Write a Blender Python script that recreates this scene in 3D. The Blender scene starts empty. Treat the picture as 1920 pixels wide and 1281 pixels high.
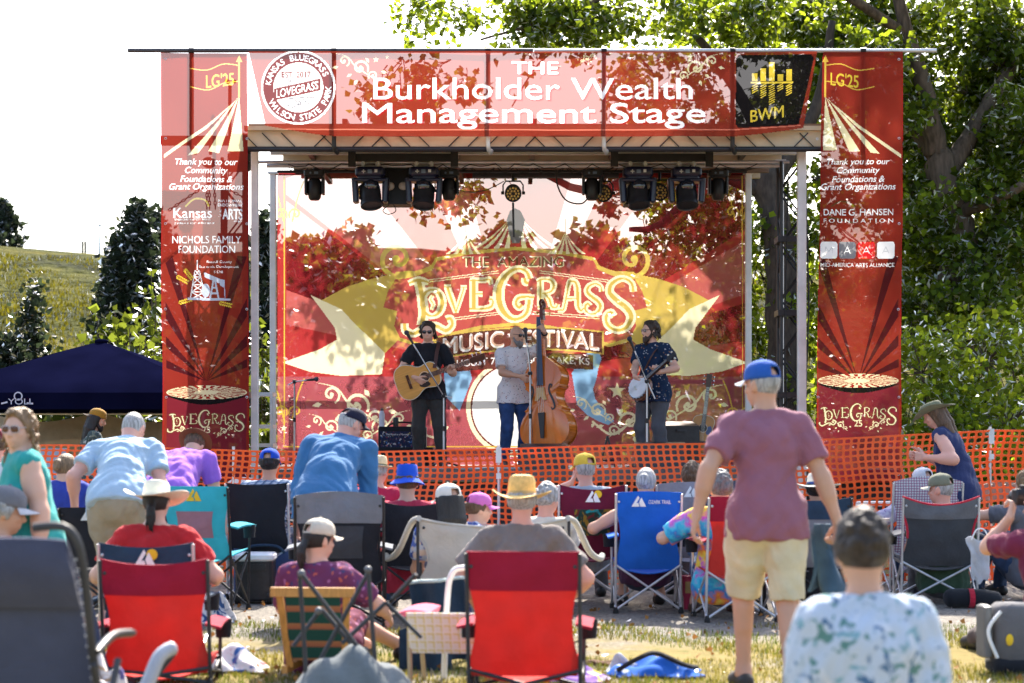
import bpy, bmesh, math, random
import numpy as np
from mathutils import Vector, Matrix

# ------------------------------------------------------------------ camera, light, exposure
SC = bpy.context.scene
COL = SC.collection
F = 3500.0          # focal length in photo pixels (1920 wide)
HZ = 833.0          # horizon row in the photo
H = 1.3             # eye height
cam = bpy.data.cameras.new('camera'); cam_o = bpy.data.objects.new('camera', cam); COL.objects.link(cam_o)
cam.sensor_width = 36.0; cam.lens = F / 1920 * 36.0
cam.shift_y = (HZ - 640.5) / 1920.0
cam_o.location = (0, 0, H); cam_o.rotation_euler = (math.pi / 2, 0, 0)
cam.clip_start = 0.1; cam.clip_end = 3000
cam.dof.use_dof = True; cam.dof.focus_distance = 22.5; cam.dof.aperture_fstop = 2.7
SC.camera = cam_o

SUN_EL, SUN_AZ = math.radians(45), math.radians(9)
W = bpy.data.worlds.new("World"); SC.world = W; W.use_nodes = True
_sky = W.node_tree.nodes.new('ShaderNodeTexSky'); _sky.sky_type = 'NISHITA'; _sky.sun_disc = False
_sky.sun_elevation = SUN_EL; _sky.sun_rotation = SUN_AZ; _sky.dust_density = 3.0; _sky.air_density = 1.0; _sky.ozone_density = 1.0
W.node_tree.links.new(_sky.outputs[0], W.node_tree.nodes['Background'].inputs[0])
W.node_tree.nodes['Background'].inputs[1].default_value = 0.15
sun = bpy.data.lights.new('sun', 'SUN'); sun.energy = 4.6; sun.angle = math.radians(0.55); sun.color = (1.0, 0.93, 0.82)
sun_o = bpy.data.objects.new('sun', sun); COL.objects.link(sun_o)
_sd = Vector((math.sin(SUN_AZ) * math.cos(SUN_EL), math.cos(SUN_AZ) * math.cos(SUN_EL), math.sin(SUN_EL)))
sun_o.rotation_euler = _sd.to_track_quat('Z', 'Y').to_euler(); sun_o.location = (5, 40, 40)
SC.view_settings.view_transform = 'Standard'; SC.view_settings.look = 'None'
SC.view_settings.exposure = 1.78; SC.view_settings.gamma = 1.0
SC.cycles.transparent_max_bounces = 40; SC.cycles.max_bounces = 10; SC.cycles.diffuse_bounces = 5
SC.cycles.transmission_bounces = 8; SC.cycles.sample_clamp_indirect = 8.0
SC.cycles.use_denoising = True

rnd = random.Random(7)
NR = np.random.default_rng(11)

def PX(px, Y): return (px - 960.0) * Y / F          # photo column at distance Y -> world X
def PZ(py, Y): return H + (HZ - py) * Y / F         # photo row at distance Y -> world Z

# ------------------------------------------------------------------ materials
_MATS = {}
def _nt(name):
    m = bpy.data.materials.new(name); m.use_nodes = True
    return m, m.node_tree.nodes, m.node_tree.links, m.node_tree.nodes['Principled BSDF']
def c4(c): return (c[0], c[1], c[2], 1.0)
def mat(name, col, rough=0.7, var=0.12, scale=8.0, bump=0.0, bscale=60.0, metal=0.0, spec=0.4, col2=None, stretch=(1, 1, 1), sheen=0.0, trans=0.0):
    """noise varied surface"""
    if name in _MATS: return _MATS[name]
    m, N, L, b = _nt(name)
    tc = N.new('ShaderNodeTexCoord'); mp = N.new('ShaderNodeMapping'); mp.inputs['Scale'].default_value = stretch
    L.new(tc.outputs['Object'], mp.inputs[0])
    nz = N.new('ShaderNodeTexNoise'); nz.inputs['Scale'].default_value = scale; nz.inputs['Detail'].default_value = 5
    L.new(mp.outputs[0], nz.inputs['Vector'])
    rp = N.new('ShaderNodeValToRGB'); rp.color_ramp.elements[0].position = .3; rp.color_ramp.elements[1].position = .7
    d = col2 if col2 else tuple(min(1, x * (1 + var)) for x in col)
    a = col if col2 else tuple(x * (1 - var) for x in col)
    rp.color_ramp.elements[0].color = c4(a); rp.color_ramp.elements[1].color = c4(d)
    L.new(nz.outputs[0], rp.inputs[0]); L.new(rp.outputs[0], b.inputs['Base Color'])
    b.inputs['Roughness'].default_value = rough; b.inputs['Metallic'].default_value = metal
    b.inputs['Specular IOR Level'].default_value = spec
    if sheen: b.inputs['Sheen Weight'].default_value = sheen
    if bump:
        n2 = N.new('ShaderNodeTexNoise'); n2.inputs['Scale'].default_value = bscale; n2.inputs['Detail'].default_value = 4
        L.new(mp.outputs[0], n2.inputs['Vector'])
        bp = N.new('ShaderNodeBump'); bp.inputs['Strength'].default_value = bump; bp.inputs['Distance'].default_value = 0.01
        hsrc = n2.outputs[0]
        if sheen:      # woven cloth also creases
            n3 = N.new('ShaderNodeTexNoise'); n3.inputs['Scale'].default_value = 13; n3.inputs['Detail'].default_value = 3; n3.inputs['Distortion'].default_value = 1.6; L.new(mp.outputs[0], n3.inputs['Vector'])
            m3 = N.new('ShaderNodeMath'); m3.operation = 'MULTIPLY_ADD'; m3.inputs[1].default_value = 3.0; L.new(n3.outputs[0], m3.inputs[0]); L.new(hsrc, m3.inputs[2]); hsrc = m3.outputs[0]
        L.new(hsrc, bp.inputs['Height']); L.new(bp.outputs[0], b.inputs['Normal'])
    if trans:
        t = N.new('ShaderNodeBsdfTranslucent'); L.new(rp.outputs[0], t.inputs[0])
        mx = N.new('ShaderNodeMixShader'); mx.inputs[0].default_value = trans
        L.new(b.outputs[0], mx.inputs[1]); L.new(t.outputs[0], mx.inputs[2])
        L.new(mx.outputs[0], N['Material Output'].inputs[0])
    _MATS[name] = m; return m

def fabric(name, col, var=0.1, rough=0.9, trans=0.0):
    return mat(name, col, rough, var, 9.0, 0.25, 160.0, spec=0.15, trans=trans, sheen=0.1)

def spots(name, base, cols, scale=14.0, cover=0.45, rough=0.9, warp=0.25, detail=2.0):
    """cloth print: noise-shaped blotches of several colours on a base colour"""
    if name in _MATS: return _MATS[name]
    m, N, L, b = _nt(name)
    tc = N.new('ShaderNodeTexCoord'); prev = None
    base_rgb = N.new('ShaderNodeRGB'); base_rgb.outputs[0].default_value = c4(base); prev = base_rgb.outputs[0]
    for i, c in enumerate(cols):
        mp = N.new('ShaderNodeMapping'); mp.inputs['Location'].default_value = (3.1 * i + 1, 5.7 * i, 2.3 * i)
        L.new(tc.outputs['Object'], mp.inputs[0])
        nz = N.new('ShaderNodeTexNoise'); nz.inputs['Scale'].default_value = scale * (1 + .25 * i); nz.inputs['Detail'].default_value = detail
        nz.inputs['Distortion'].default_value = warp * 4
        L.new(mp.outputs[0], nz.inputs['Vector'])
        rp = N.new('ShaderNodeValToRGB'); rp.color_ramp.elements[0].position = 1 - cover; rp.color_ramp.elements[1].position = 1 - cover + .05
        L.new(nz.outputs[0], rp.inputs[0])
        mx = N.new('ShaderNodeMixRGB'); L.new(rp.outputs[0], mx.inputs[0]); L.new(prev, mx.inputs[1]); mx.inputs[2].default_value = c4(c)
        prev = mx.outputs[0]
    L.new(prev, b.inputs['Base Color']); b.inputs['Roughness'].default_value = rough; b.inputs['Specular IOR Level'].default_value = .15
    _MATS[name] = m; return m

def dots(name, base, cols, scale=30.0, size=0.16, rough=0.9):
    """cloth print: small separate motifs (voronoi cells), random colour per motif"""
    if name in _MATS: return _MATS[name]
    m, N, L, b = _nt(name)
    tc = N.new('ShaderNodeTexCoord'); nz = N.new('ShaderNodeTexNoise'); nz.inputs['Scale'].default_value = scale * 1.6
    L.new(tc.outputs['Object'], nz.inputs['Vector'])
    va = N.new('ShaderNodeMixRGB'); va.blend_type = 'ADD'; va.inputs[0].default_value = .03
    L.new(tc.outputs['Object'], va.inputs[1]); L.new(nz.outputs['Color'], va.inputs[2])
    v = N.new('ShaderNodeTexVoronoi'); v.inputs['Scale'].default_value = scale; L.new(va.outputs[0], v.inputs['Vector'])
    lt = N.new('ShaderNodeMath'); lt.operation = 'LESS_THAN'; lt.inputs[1].default_value = size * 1.6; L.new(v.outputs['Distance'], lt.inputs[0])
    sp = N.new('ShaderNodeSeparateColor'); L.new(v.outputs['Color'], sp.inputs[0])
    rp = N.new('ShaderNodeValToRGB'); rp.color_ramp.interpolation = 'CONSTANT'
    while len(rp.color_ramp.elements) < len(cols): rp.color_ramp.elements.new(.5)
    for i, c in enumerate(cols):
        rp.color_ramp.elements[i].position = i / len(cols); rp.color_ramp.elements[i].color = c4(c)
    L.new(sp.outputs[0], rp.inputs[0])
    mx = N.new('ShaderNodeMixRGB'); L.new(lt.outputs[0], mx.inputs[0]); mx.inputs[1].default_value = c4(base); L.new(rp.outputs[0], mx.inputs[2])
    L.new(mx.outputs[0], b.inputs['Base Color']); b.inputs['Roughness'].default_value = rough; b.inputs['Specular IOR Level'].default_value = .15
    _MATS[name] = m; return m

def plaid(name, base, c1, c2, scale=9.0, rough=0.9, diag=False, rows=False):
    if name in _MATS: return _MATS[name]
    m, N, L, b = _nt(name)
    tc = N.new('ShaderNodeTexCoord'); prev = None
    rgb = N.new('ShaderNodeRGB'); rgb.outputs[0].default_value = c4(base); prev = rgb.outputs[0]
    for i, (ax, c, f, th) in enumerate(((0, c1, 1, .82), (2, c1, 1, .82), (0, c2, 1.0, -.9), (2, c2, 1.0, -.9))):
        if rows and ax == 0: continue
        w = N.new('ShaderNodeTexWave'); w.wave_type = 'BANDS'; w.bands_direction = ('DIAGONAL' if (diag and ax == 0) else 'XYZ'[ax]); w.inputs['Scale'].default_value = scale * f
        mp = N.new('ShaderNodeMapping'); mp.inputs['Location'].default_value = (.03 * i,) * 3
        if diag: mp.inputs['Rotation'].default_value = (0, .78, 0)
        L.new(tc.outputs['Object'], mp.inputs[0]); L.new(mp.outputs[0], w.inputs['Vector'])
        g = N.new('ShaderNodeMath'); g.operation = 'GREATER_THAN' if th > 0 else 'LESS_THAN'; g.inputs[1].default_value = th if th > 0 else 1 + th
        L.new(w.outputs['Fac'], g.inputs[0])
        sc = N.new('ShaderNodeMath'); sc.operation = 'MULTIPLY'; sc.inputs[1].default_value = .75; L.new(g.outputs[0], sc.inputs[0])
        mx = N.new('ShaderNodeMixRGB'); L.new(sc.outputs[0], mx.inputs[0]); L.new(prev, mx.inputs[1]); mx.inputs[2].default_value = c4(c); prev = mx.outputs[0]
    L.new(prev, b.inputs['Base Color']); b.inputs['Roughness'].default_value = rough; b.inputs['Specular IOR Level'].default_value = .15
    _MATS[name] = m; return m

def tiedye(name):
    if name in _MATS: return _MATS[name]
    m, N, L, b = _nt(name)
    tc = N.new('ShaderNodeTexCoord'); nz = N.new('ShaderNodeTexNoise'); nz.inputs['Scale'].default_value = 16; nz.inputs['Detail'].default_value = 3
    L.new(tc.outputs['Object'], nz.inputs['Vector'])
    sx = N.new('ShaderNodeSeparateXYZ'); L.new(tc.outputs['Object'], sx.inputs[0])
    ma = N.new('ShaderNodeMath'); ma.operation = 'MULTIPLY_ADD'; ma.inputs[1].default_value = .35; L.new(nz.outputs[0], ma.inputs[0]); L.new(sx.outputs[2], ma.inputs[2])
    fr = N.new('ShaderNodeMath'); fr.operation = 'MULTIPLY'; fr.inputs[1].default_value = 2.6; L.new(ma.outputs[0], fr.inputs[0])
    f2 = N.new('ShaderNodeMath'); f2.operation = 'FRACT'; L.new(fr.outputs[0], f2.inputs[0])
    rp = N.new('ShaderNodeValToRGB')
    cs = [(.02, .2, .5), (.05, .45, .6), (.5, .08, .45), (.75, .55, .05), (.7, .15, .03), (.02, .2, .5)]
    while len(rp.color_ramp.elements) < len(cs): rp.color_ramp.elements.new(.5)
    for i, c in enumerate(cs): rp.color_ramp.elements[i].position = i / (len(cs) - 1); rp.color_ramp.elements[i].color = c4(c)
    L.new(f2.outputs[0], rp.inputs[0]); L.new(rp.outputs[0], b.inputs['Base Color']); b.inputs['Roughness'].default_value = .9
    _MATS[name] = m; return m

def banner_mat(name, col, clear=0.3, glow=0.45, col2=None, scale=1.5):
    """printed mesh vinyl: an open weave that lets part of the light straight through and glows when lit from behind"""
    if name in _MATS: return _MATS[name]
    m, N, L, b = _nt(name)
    N.remove(b)
    tc = N.new('ShaderNodeTexCoord'); nz = N.new('ShaderNodeTexNoise'); nz.inputs['Scale'].default_value = scale; nz.inputs['Detail'].default_value = 3
    L.new(tc.outputs['Object'], nz.inputs['Vector'])
    mx = N.new('ShaderNodeMixRGB'); L.new(nz.outputs[0], mx.inputs[0]); mx.inputs[1].default_value = c4(col); mx.inputs[2].default_value = c4(col2 or tuple(x * 1.15 for x in col))
    d = N.new('ShaderNodeBsdfDiffuse'); t = N.new('ShaderNodeBsdfTranslucent'); tr = N.new('ShaderNodeBsdfTransparent')
    L.new(mx.outputs[0], d.inputs[0]); L.new(mx.outputs[0], t.inputs[0])
    tint = tuple(0.88 + 0.12 * min(1, x / max(col)) for x in col)   # light through the open weave stays almost neutral
    tr.inputs[0].default_value = c4(tint)
    a = N.new('ShaderNodeMixShader'); a.inputs[0].default_value = glow; L.new(d.outputs[0], a.inputs[1]); L.new(t.outputs[0], a.inputs[2])
    e = N.new('ShaderNodeMixShader'); e.inputs[0].default_value = clear; L.new(a.outputs[0], e.inputs[1]); L.new(tr.outputs[0], e.inputs[2])
    L.new(e.outputs[0], N['Material Output'].inputs[0])
    _MATS[name] = m; return m

def leaf_mat(name, front, back, var=0.35):
    if name in _MATS: return _MATS[name]
    m, N, L, b = _nt(name); N.remove(b)
    g = N.new('ShaderNodeNewGeometry')
    hs = N.new('ShaderNodeHueSaturation')
    ma = N.new('ShaderNodeMapRange'); ma.inputs[3].default_value = 1 - var; ma.inputs[4].default_value = 1 + var
    L.new(g.outputs['Random Per Island'], ma.inputs[0]); L.new(ma.outputs[0], hs.inputs['Value'])
    hs.inputs['Color'].default_value = c4(front)
    h2 = N.new('ShaderNodeHueSaturation'); L.new(ma.outputs[0], h2.inputs['Value']); h2.inputs['Color'].default_value = c4(back)
    d = N.new('ShaderNodeBsdfDiffuse'); t = N.new('ShaderNodeBsdfTranslucent'); gl = N.new('ShaderNodeBsdfGlossy'); gl.inputs['Roughness'].default_value = .55
    L.new(hs.outputs[0], d.inputs[0]); L.new(h2.outputs[0], t.inputs[0])
    ad = N.new('ShaderNodeAddShader'); L.new(d.outputs[0], ad.inputs[0]); L.new(t.outputs[0], ad.inputs[1])
    fr = N.new('ShaderNodeFresnel'); fr.inputs[0].default_value = 1.12
    mx = N.new('ShaderNodeMixShader'); L.new(fr.outputs[0], mx.inputs[0]); L.new(ad.outputs[0], mx.inputs[1]); L.new(gl.outputs[0], mx.inputs[2])
    L.new(mx.outputs[0], N['Material Output'].inputs[0])
    _MATS[name] = m; return m

# ------------------------------------------------------------------ mesh collector
class MB:
    def __init__(s): s.v = []; s.f = []; s.mi = []; s.cur = 0
    def add(s, vs, fs):
        o = len(s.v); s.v.extend([tuple(p) for p in vs]); s.f.extend([tuple(i + o for i in f) for f in fs]); s.mi.extend([s.cur] * len(fs)); return s
    def box(s, c, size, rot=None, taper=1.0):
        x, y, z = [d / 2 for d in size]
        vs = [Vector((sx * x * (taper if sz > 0 else 1), sy * y * (taper if sz > 0 else 1), sz * z)) for sz in (-1, 1) for sy in (-1, 1) for sx in (-1, 1)]
        if rot is not None:
            R = rot if isinstance(rot, Matrix) else Matrix.Rotation(rot[2], 3, 'Z') @ Matrix.Rotation(rot[1], 3, 'Y') @ Matrix.Rotation(rot[0], 3, 'X')
            vs = [R @ v for v in vs]
        c = Vector(c)
        return s.add([v + c for v in vs], [(0, 2, 3, 1), (4, 5, 7, 6), (0, 1, 5, 4), (2, 6, 7, 3), (0, 4, 6, 2), (1, 3, 7, 5)])
    def rbox(s, c, size, r=0.02, rot=None, n=3):
        """box with rounded vertical edges and slightly inset top and bottom"""
        x, y, z = [d / 2 for d in size]; r = min(r, x * .98, y * .98); ring = []
        for cx, cy, a0 in ((x - r, y - r, 0), (-x + r, y - r, 90), (-x + r, -y + r, 180), (x - r, -y + r, 270)):
            for k in range(n + 1):
                a = math.radians(a0 + 90 * k / n); ring.append((cx + r * math.cos(a), cy + r * math.sin(a)))
        m = len(ring); vs = []; b = min(r * .5, z * .5)
        for zz, k in ((-z, 1 - b / x), (-z + b, 1), (z - b, 1), (z, 1 - b / x)):
            vs += [Vector((p[0] * k, p[1] * k, zz)) for p in ring]
        fs = [tuple(range(m - 1, -1, -1)), tuple(range(3 * m, 4 * m))]
        for l in range(3):
            fs += [(l * m + i, l * m + (i + 1) % m, (l + 1) * m + (i + 1) % m, (l + 1) * m + i) for i in range(m)]
        if rot is not None:
            R = rot if isinstance(rot, Matrix) else Matrix.Rotation(rot[2], 3, 'Z') @ Matrix.Rotation(rot[1], 3, 'Y') @ Matrix.Rotation(rot[0], 3, 'X')
            vs = [R @ v for v in vs]
        c = Vector(c); return s.add([v + c for v in vs], fs)
    def tube(s, pts, r, n=8, cap=True, closed=False):
        P = [Vector(p) for p in pts]; k = len(P); rs = r if hasattr(r, '__len__') else [r] * k
        vs = []; fs = []; prev = None
        for i in range(k):
            if closed: t = P[(i + 1) % k] - P[i - 1]
            else: t = P[min(i + 1, k - 1)] - P[max(i - 1, 0)]
            if t.length < 1e-9: t = Vector((0, 0, 1))
            t.normalize()
            if prev is None: a = t.orthogonal().normalized()
            else:
                a = prev - t * prev.dot(t)
                a = a.normalized() if a.length > 1e-6 else t.orthogonal().normalized()
            prev = a; b = t.cross(a)
            for j in range(n):
                w = 2 * math.pi * j / n; vs.append(P[i] + (a * math.cos(w) + b * math.sin(w)) * rs[i])
        for i in range(k if closed else k - 1):
            i2 = (i + 1) % k
            fs += [(i * n + j, i * n + (j + 1) % n, i2 * n + (j + 1) % n, i2 * n + j) for j in range(n)]
        if cap and not closed: fs += [tuple(range(n - 1, -1, -1)), tuple((k - 1) * n + j for j in range(n))]
        return s.add(vs, fs)
    def lathe(s, prof, n=24, sx=1.0, sy=1.0, fn=None):
        vs = []; fs = []
        for r, z in prof:
            for j in range(n):
                a = 2 * math.pi * j / n; vs.append(Vector((r * sx * math.cos(a), r * sy * math.sin(a), z)))
        for i in range(len(prof) - 1):
            fs += [(i * n + j, i * n + (j + 1) % n, (i + 1) * n + (j + 1) % n, (i + 1) * n + j) for j in range(n)]
        if prof[0][0] > 1e-6: fs.append(tuple(range(n - 1, -1, -1)))
        if prof[-1][0] > 1e-6: fs.append(tuple((len(prof) - 1) * n + j for j in range(n)))
        if fn: vs = [Vector(fn(v)) for v in vs]
        return s.add(vs, fs)
    def sphere(s, c, r, n=12, sc=(1, 1, 1), m=8):
        prof = [(max(1e-4, math.sin(math.pi * i / m)), -math.cos(math.pi * i / m)) for i in range(m + 1)]
        c = Vector(c); return s.lathe(prof, n, fn=lambda v: (c.x + v.x * r * sc[0], c.y + v.y * r * sc[1], c.z + v.z * r * sc[2]))
    def grid(s, fn, nu, nv, thick=0.0):
        """fn(u,v in 0..1) -> point; thick gives the sheet real thickness along its normals"""
        P = np.array([[fn(i / nu, j / nv) for i in range(nu + 1)] for j in range(nv + 1)], float)
        q = lambda i, j: j * (nu + 1) + i
        fs = [(q(i, j), q(i + 1, j), q(i + 1, j + 1), q(i, j + 1)) for j in range(nv) for i in range(nu)]
        if not thick: return s.add(P.reshape(-1, 3), fs)
        du = np.gradient(P, axis=1); dv = np.gradient(P, axis=0); nn = np.cross(du, dv); nn /= (np.linalg.norm(nn, axis=2, keepdims=True) + 1e-9)
        A = (P + nn * thick / 2).reshape(-1, 3); B = (P - nn * thick / 2).reshape(-1, 3); m = len(A)
        fs2 = [tuple(x + m for x in reversed(f)) for f in fs]
        rim = [q(i, 0) for i in range(nu)] + [q(nu, j) for j in range(nv)] + [q(i, nv) for i in range(nu, 0, -1)] + [q(0, j) for j in range(nv, 0, -1)]
        fs3 = [(rim[k], m + rim[k], m + rim[(k + 1) % len(rim)], rim[(k + 1) % len(rim)]) for k in range(len(rim))]
        return s.add(np.vstack((A, B)), fs + fs2 + fs3)
    def prism(s, outline, y0, y1):
        """outline [(x,z)] extruded along y"""
        n = len(outline)
        vs = [(x, y0, z) for x, z in outline] + [(x, y1, z) for x, z in outline]
        fs = [tuple(range(n)), tuple(range(2 * n - 1, n - 1, -1))] + [(i, i + n, (i + 1) % n + n, (i + 1) % n) for i in range(n)]
        return s.add(vs, fs)
    def xf(s, Mx, start=0):
        for i in range(start, len(s.v)): s.v[i] = tuple(Mx @ Vector(s.v[i]))
        return s
    def build(s, name, mats, parent=None, loc=None, smooth=False, rot=None, fixn=False):
        me = bpy.data.meshes.new(name); me.from_pydata(s.v, [], s.f)
        mats = mats if isinstance(mats, (list, tuple)) else [mats]
        for m in mats: me.materials.append(m)
        if len(mats) > 1: me.polygons.foreach_set('material_index', s.mi)
        if fixn:
            bm = bmesh.new(); bm.from_mesh(me); bmesh.ops.recalc_face_normals(bm, faces=bm.faces); bm.to_mesh(me); bm.free()
        me.update()
        if smooth: smooth_by_angle(me, smooth if not isinstance(smooth, bool) else 40)
        o = bpy.data.objects.new(name, me); COL.objects.link(o)
        if parent: o.parent = parent
        if loc is not None: o.location = loc
        if rot is not None: o.rotation_euler = rot
        return o

def smooth_by_angle(me, deg):
    me.polygons.foreach_set('use_smooth', [True] * len(me.polygons))
    if deg < 180: me.set_sharp_from_angle(angle=math.radians(deg))

def tag(o, label=None, cat=None, group=None, kind=None):
    if label: o['label'] = label
    if cat: o['category'] = cat
    if group: o['group'] = group
    if kind: o['kind'] = kind
    return o
def thing(name, label, cat, loc=(0, 0, 0), rz=0.0, group=None):
    o = bpy.data.objects.new(name, None); COL.objects.link(o); o.location = loc; o.rotation_euler = (0, 0, rz)
    o.empty_display_size = .1
    return tag(o, label, cat, group)
def copy_tree(o, parent=None):
    c = o.copy(); COL.objects.link(c); c.parent = parent
    for ch in list(o.children): copy_tree(ch, c)
    return c

def text_mb(txt, width=None, height=None, cx=0.0, cz=0.0, bold=0.0, y=0.0, shear=0.0, align='CENTER', space=1.0, fn=None):
    """lettering as flat faces in the x-z plane, fitted to width and height and centred"""
    cu = bpy.data.curves.new('t', 'FONT'); cu.body = txt; cu.size = 1.0; cu.shear = shear; cu.space_character = space
    ob = bpy.data.objects.new('t', cu)
    COL.objects.link(ob); bpy.context.view_layer.update()
    me = ob.to_mesh(); n = len(me.vertices)
    co = np.zeros(n * 3); me.vertices.foreach_get('co', co); co = co.reshape(-1, 3)
    fs = [tuple(p.vertices) for p in me.polygons]; ob.to_mesh_clear()
    bpy.data.objects.remove(ob); bpy.data.curves.remove(cu)
    mb = MB()
    if n == 0: return mb
    lo, hi = co.min(0), co.max(0); w0, h0 = hi[0] - lo[0], hi[1] - lo[1]
    if width and height: kx, ky = width / w0, height / h0
    elif width: kx = ky = width / w0
    else: kx = ky = height / h0
    ax = {'CENTER': (lo[0] + hi[0]) / 2, 'LEFT': lo[0], 'RIGHT': hi[0]}[align]
    pts = [((p[0] - ax) * kx + cx, y, (p[1] - (lo[1] + hi[1]) / 2) * ky + cz) for p in co]
    base = pts
    for k, (ox, oz) in enumerate(((0, 0), (.5, 0), (-.5, 0), (0, .5), (0, -.5)) if bold > 0 else ((0, 0),)):   # overprinted passes make the bold weight
        q = [(p[0] + ox * bold * ky, p[1] + .0005 * k, p[2] + oz * bold * ky) for p in base]
        mb.add([fn(p) for p in q] if fn else q, fs)
    return mb

def catmull(pts, n=8, closed=False):
    P = [np.array(p, float) for p in pts]; out = []; m = len(P)
    for i in range(m if closed else m - 1):
        if closed: p0, p1, p2, p3 = P[i - 1], P[i], P[(i + 1) % m], P[(i + 2) % m]
        else: p0, p1, p2, p3 = P[max(i - 1, 0)], P[i], P[i + 1], P[min(i + 2, m - 1)]
        for k in range(n):
            t = k / n
            out.append(.5 * ((2 * p1) + (-p0 + p2) * t + (2 * p0 - 5 * p1 + 4 * p2 - p3) * t * t + (-p0 + 3 * p1 - 3 * p2 + p3) * t ** 3))
    if not closed: out.append(P[-1])
    return [tuple(p) for p in out]
def stroke(mb, pts, w, y=0.0, closed=False):
    """flat ribbon of given width (number or list) along 2-D points in the x-z plane"""
    P = np.array(pts, float); n = len(P); ws = np.array(w if hasattr(w, '__len__') else [w] * n, float)
    if closed: T = np.roll(P, -1, 0) - np.roll(P, 1, 0)
    else: T = np.gradient(P, axis=0)
    T /= (np.linalg.norm(T, axis=1, keepdims=True) + 1e-9); Nn = np.stack((-T[:, 1], T[:, 0]), 1)
    A = P + Nn * ws[:, None] / 2; B = P - Nn * ws[:, None] / 2
    vs = [(a[0], y, a[1]) for a in A] + [(b[0], y, b[1]) for b in B]
    fs = [(i, n + i, n + (i + 1) % n, (i + 1) % n) for i in range(n if closed else n - 1)]
    return mb.add(vs, fs)
def poly(mb, pts, y=0.0): return mb.add([(p[0], y, p[1]) for p in pts], [tuple(range(len(pts)))])
# ------------------------------------------------------------------ people: one continuous surface grown round a posed skeleton
def _rc(a, b, r1, r2, clip=None): return ('rc', np.array(a, float), np.array(b, float), r1, r2, clip)
def _el(c, R, rad, clip=None): return ('el', np.array(c, float), np.array(R, float), np.array(rad, float), 0, clip)
def _ev(p, X):
    if p[0] == 'rc':
        ba = p[2] - p[1]; L2 = max(1e-10, ba @ ba); pa = X - p[1]
        t = np.clip((pa @ ba) / L2, 0, 1)
        d = np.sqrt(((pa - t[..., None] * ba) ** 2).sum(-1)) - (p[3] + (p[4] - p[3]) * t)
    else:
        q = (X - p[1]) @ p[2].T; k0 = np.sqrt(((q / p[3]) ** 2).sum(-1)); k1 = np.sqrt(((q / p[3] ** 2) ** 2).sum(-1))
        d = k0 * (k0 - 1) / np.maximum(k1, 1e-6)
    if p[5]:
        for pt, n in p[5]: d = np.maximum(d, (X - np.array(pt)) @ np.array(n))
    return d
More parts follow.
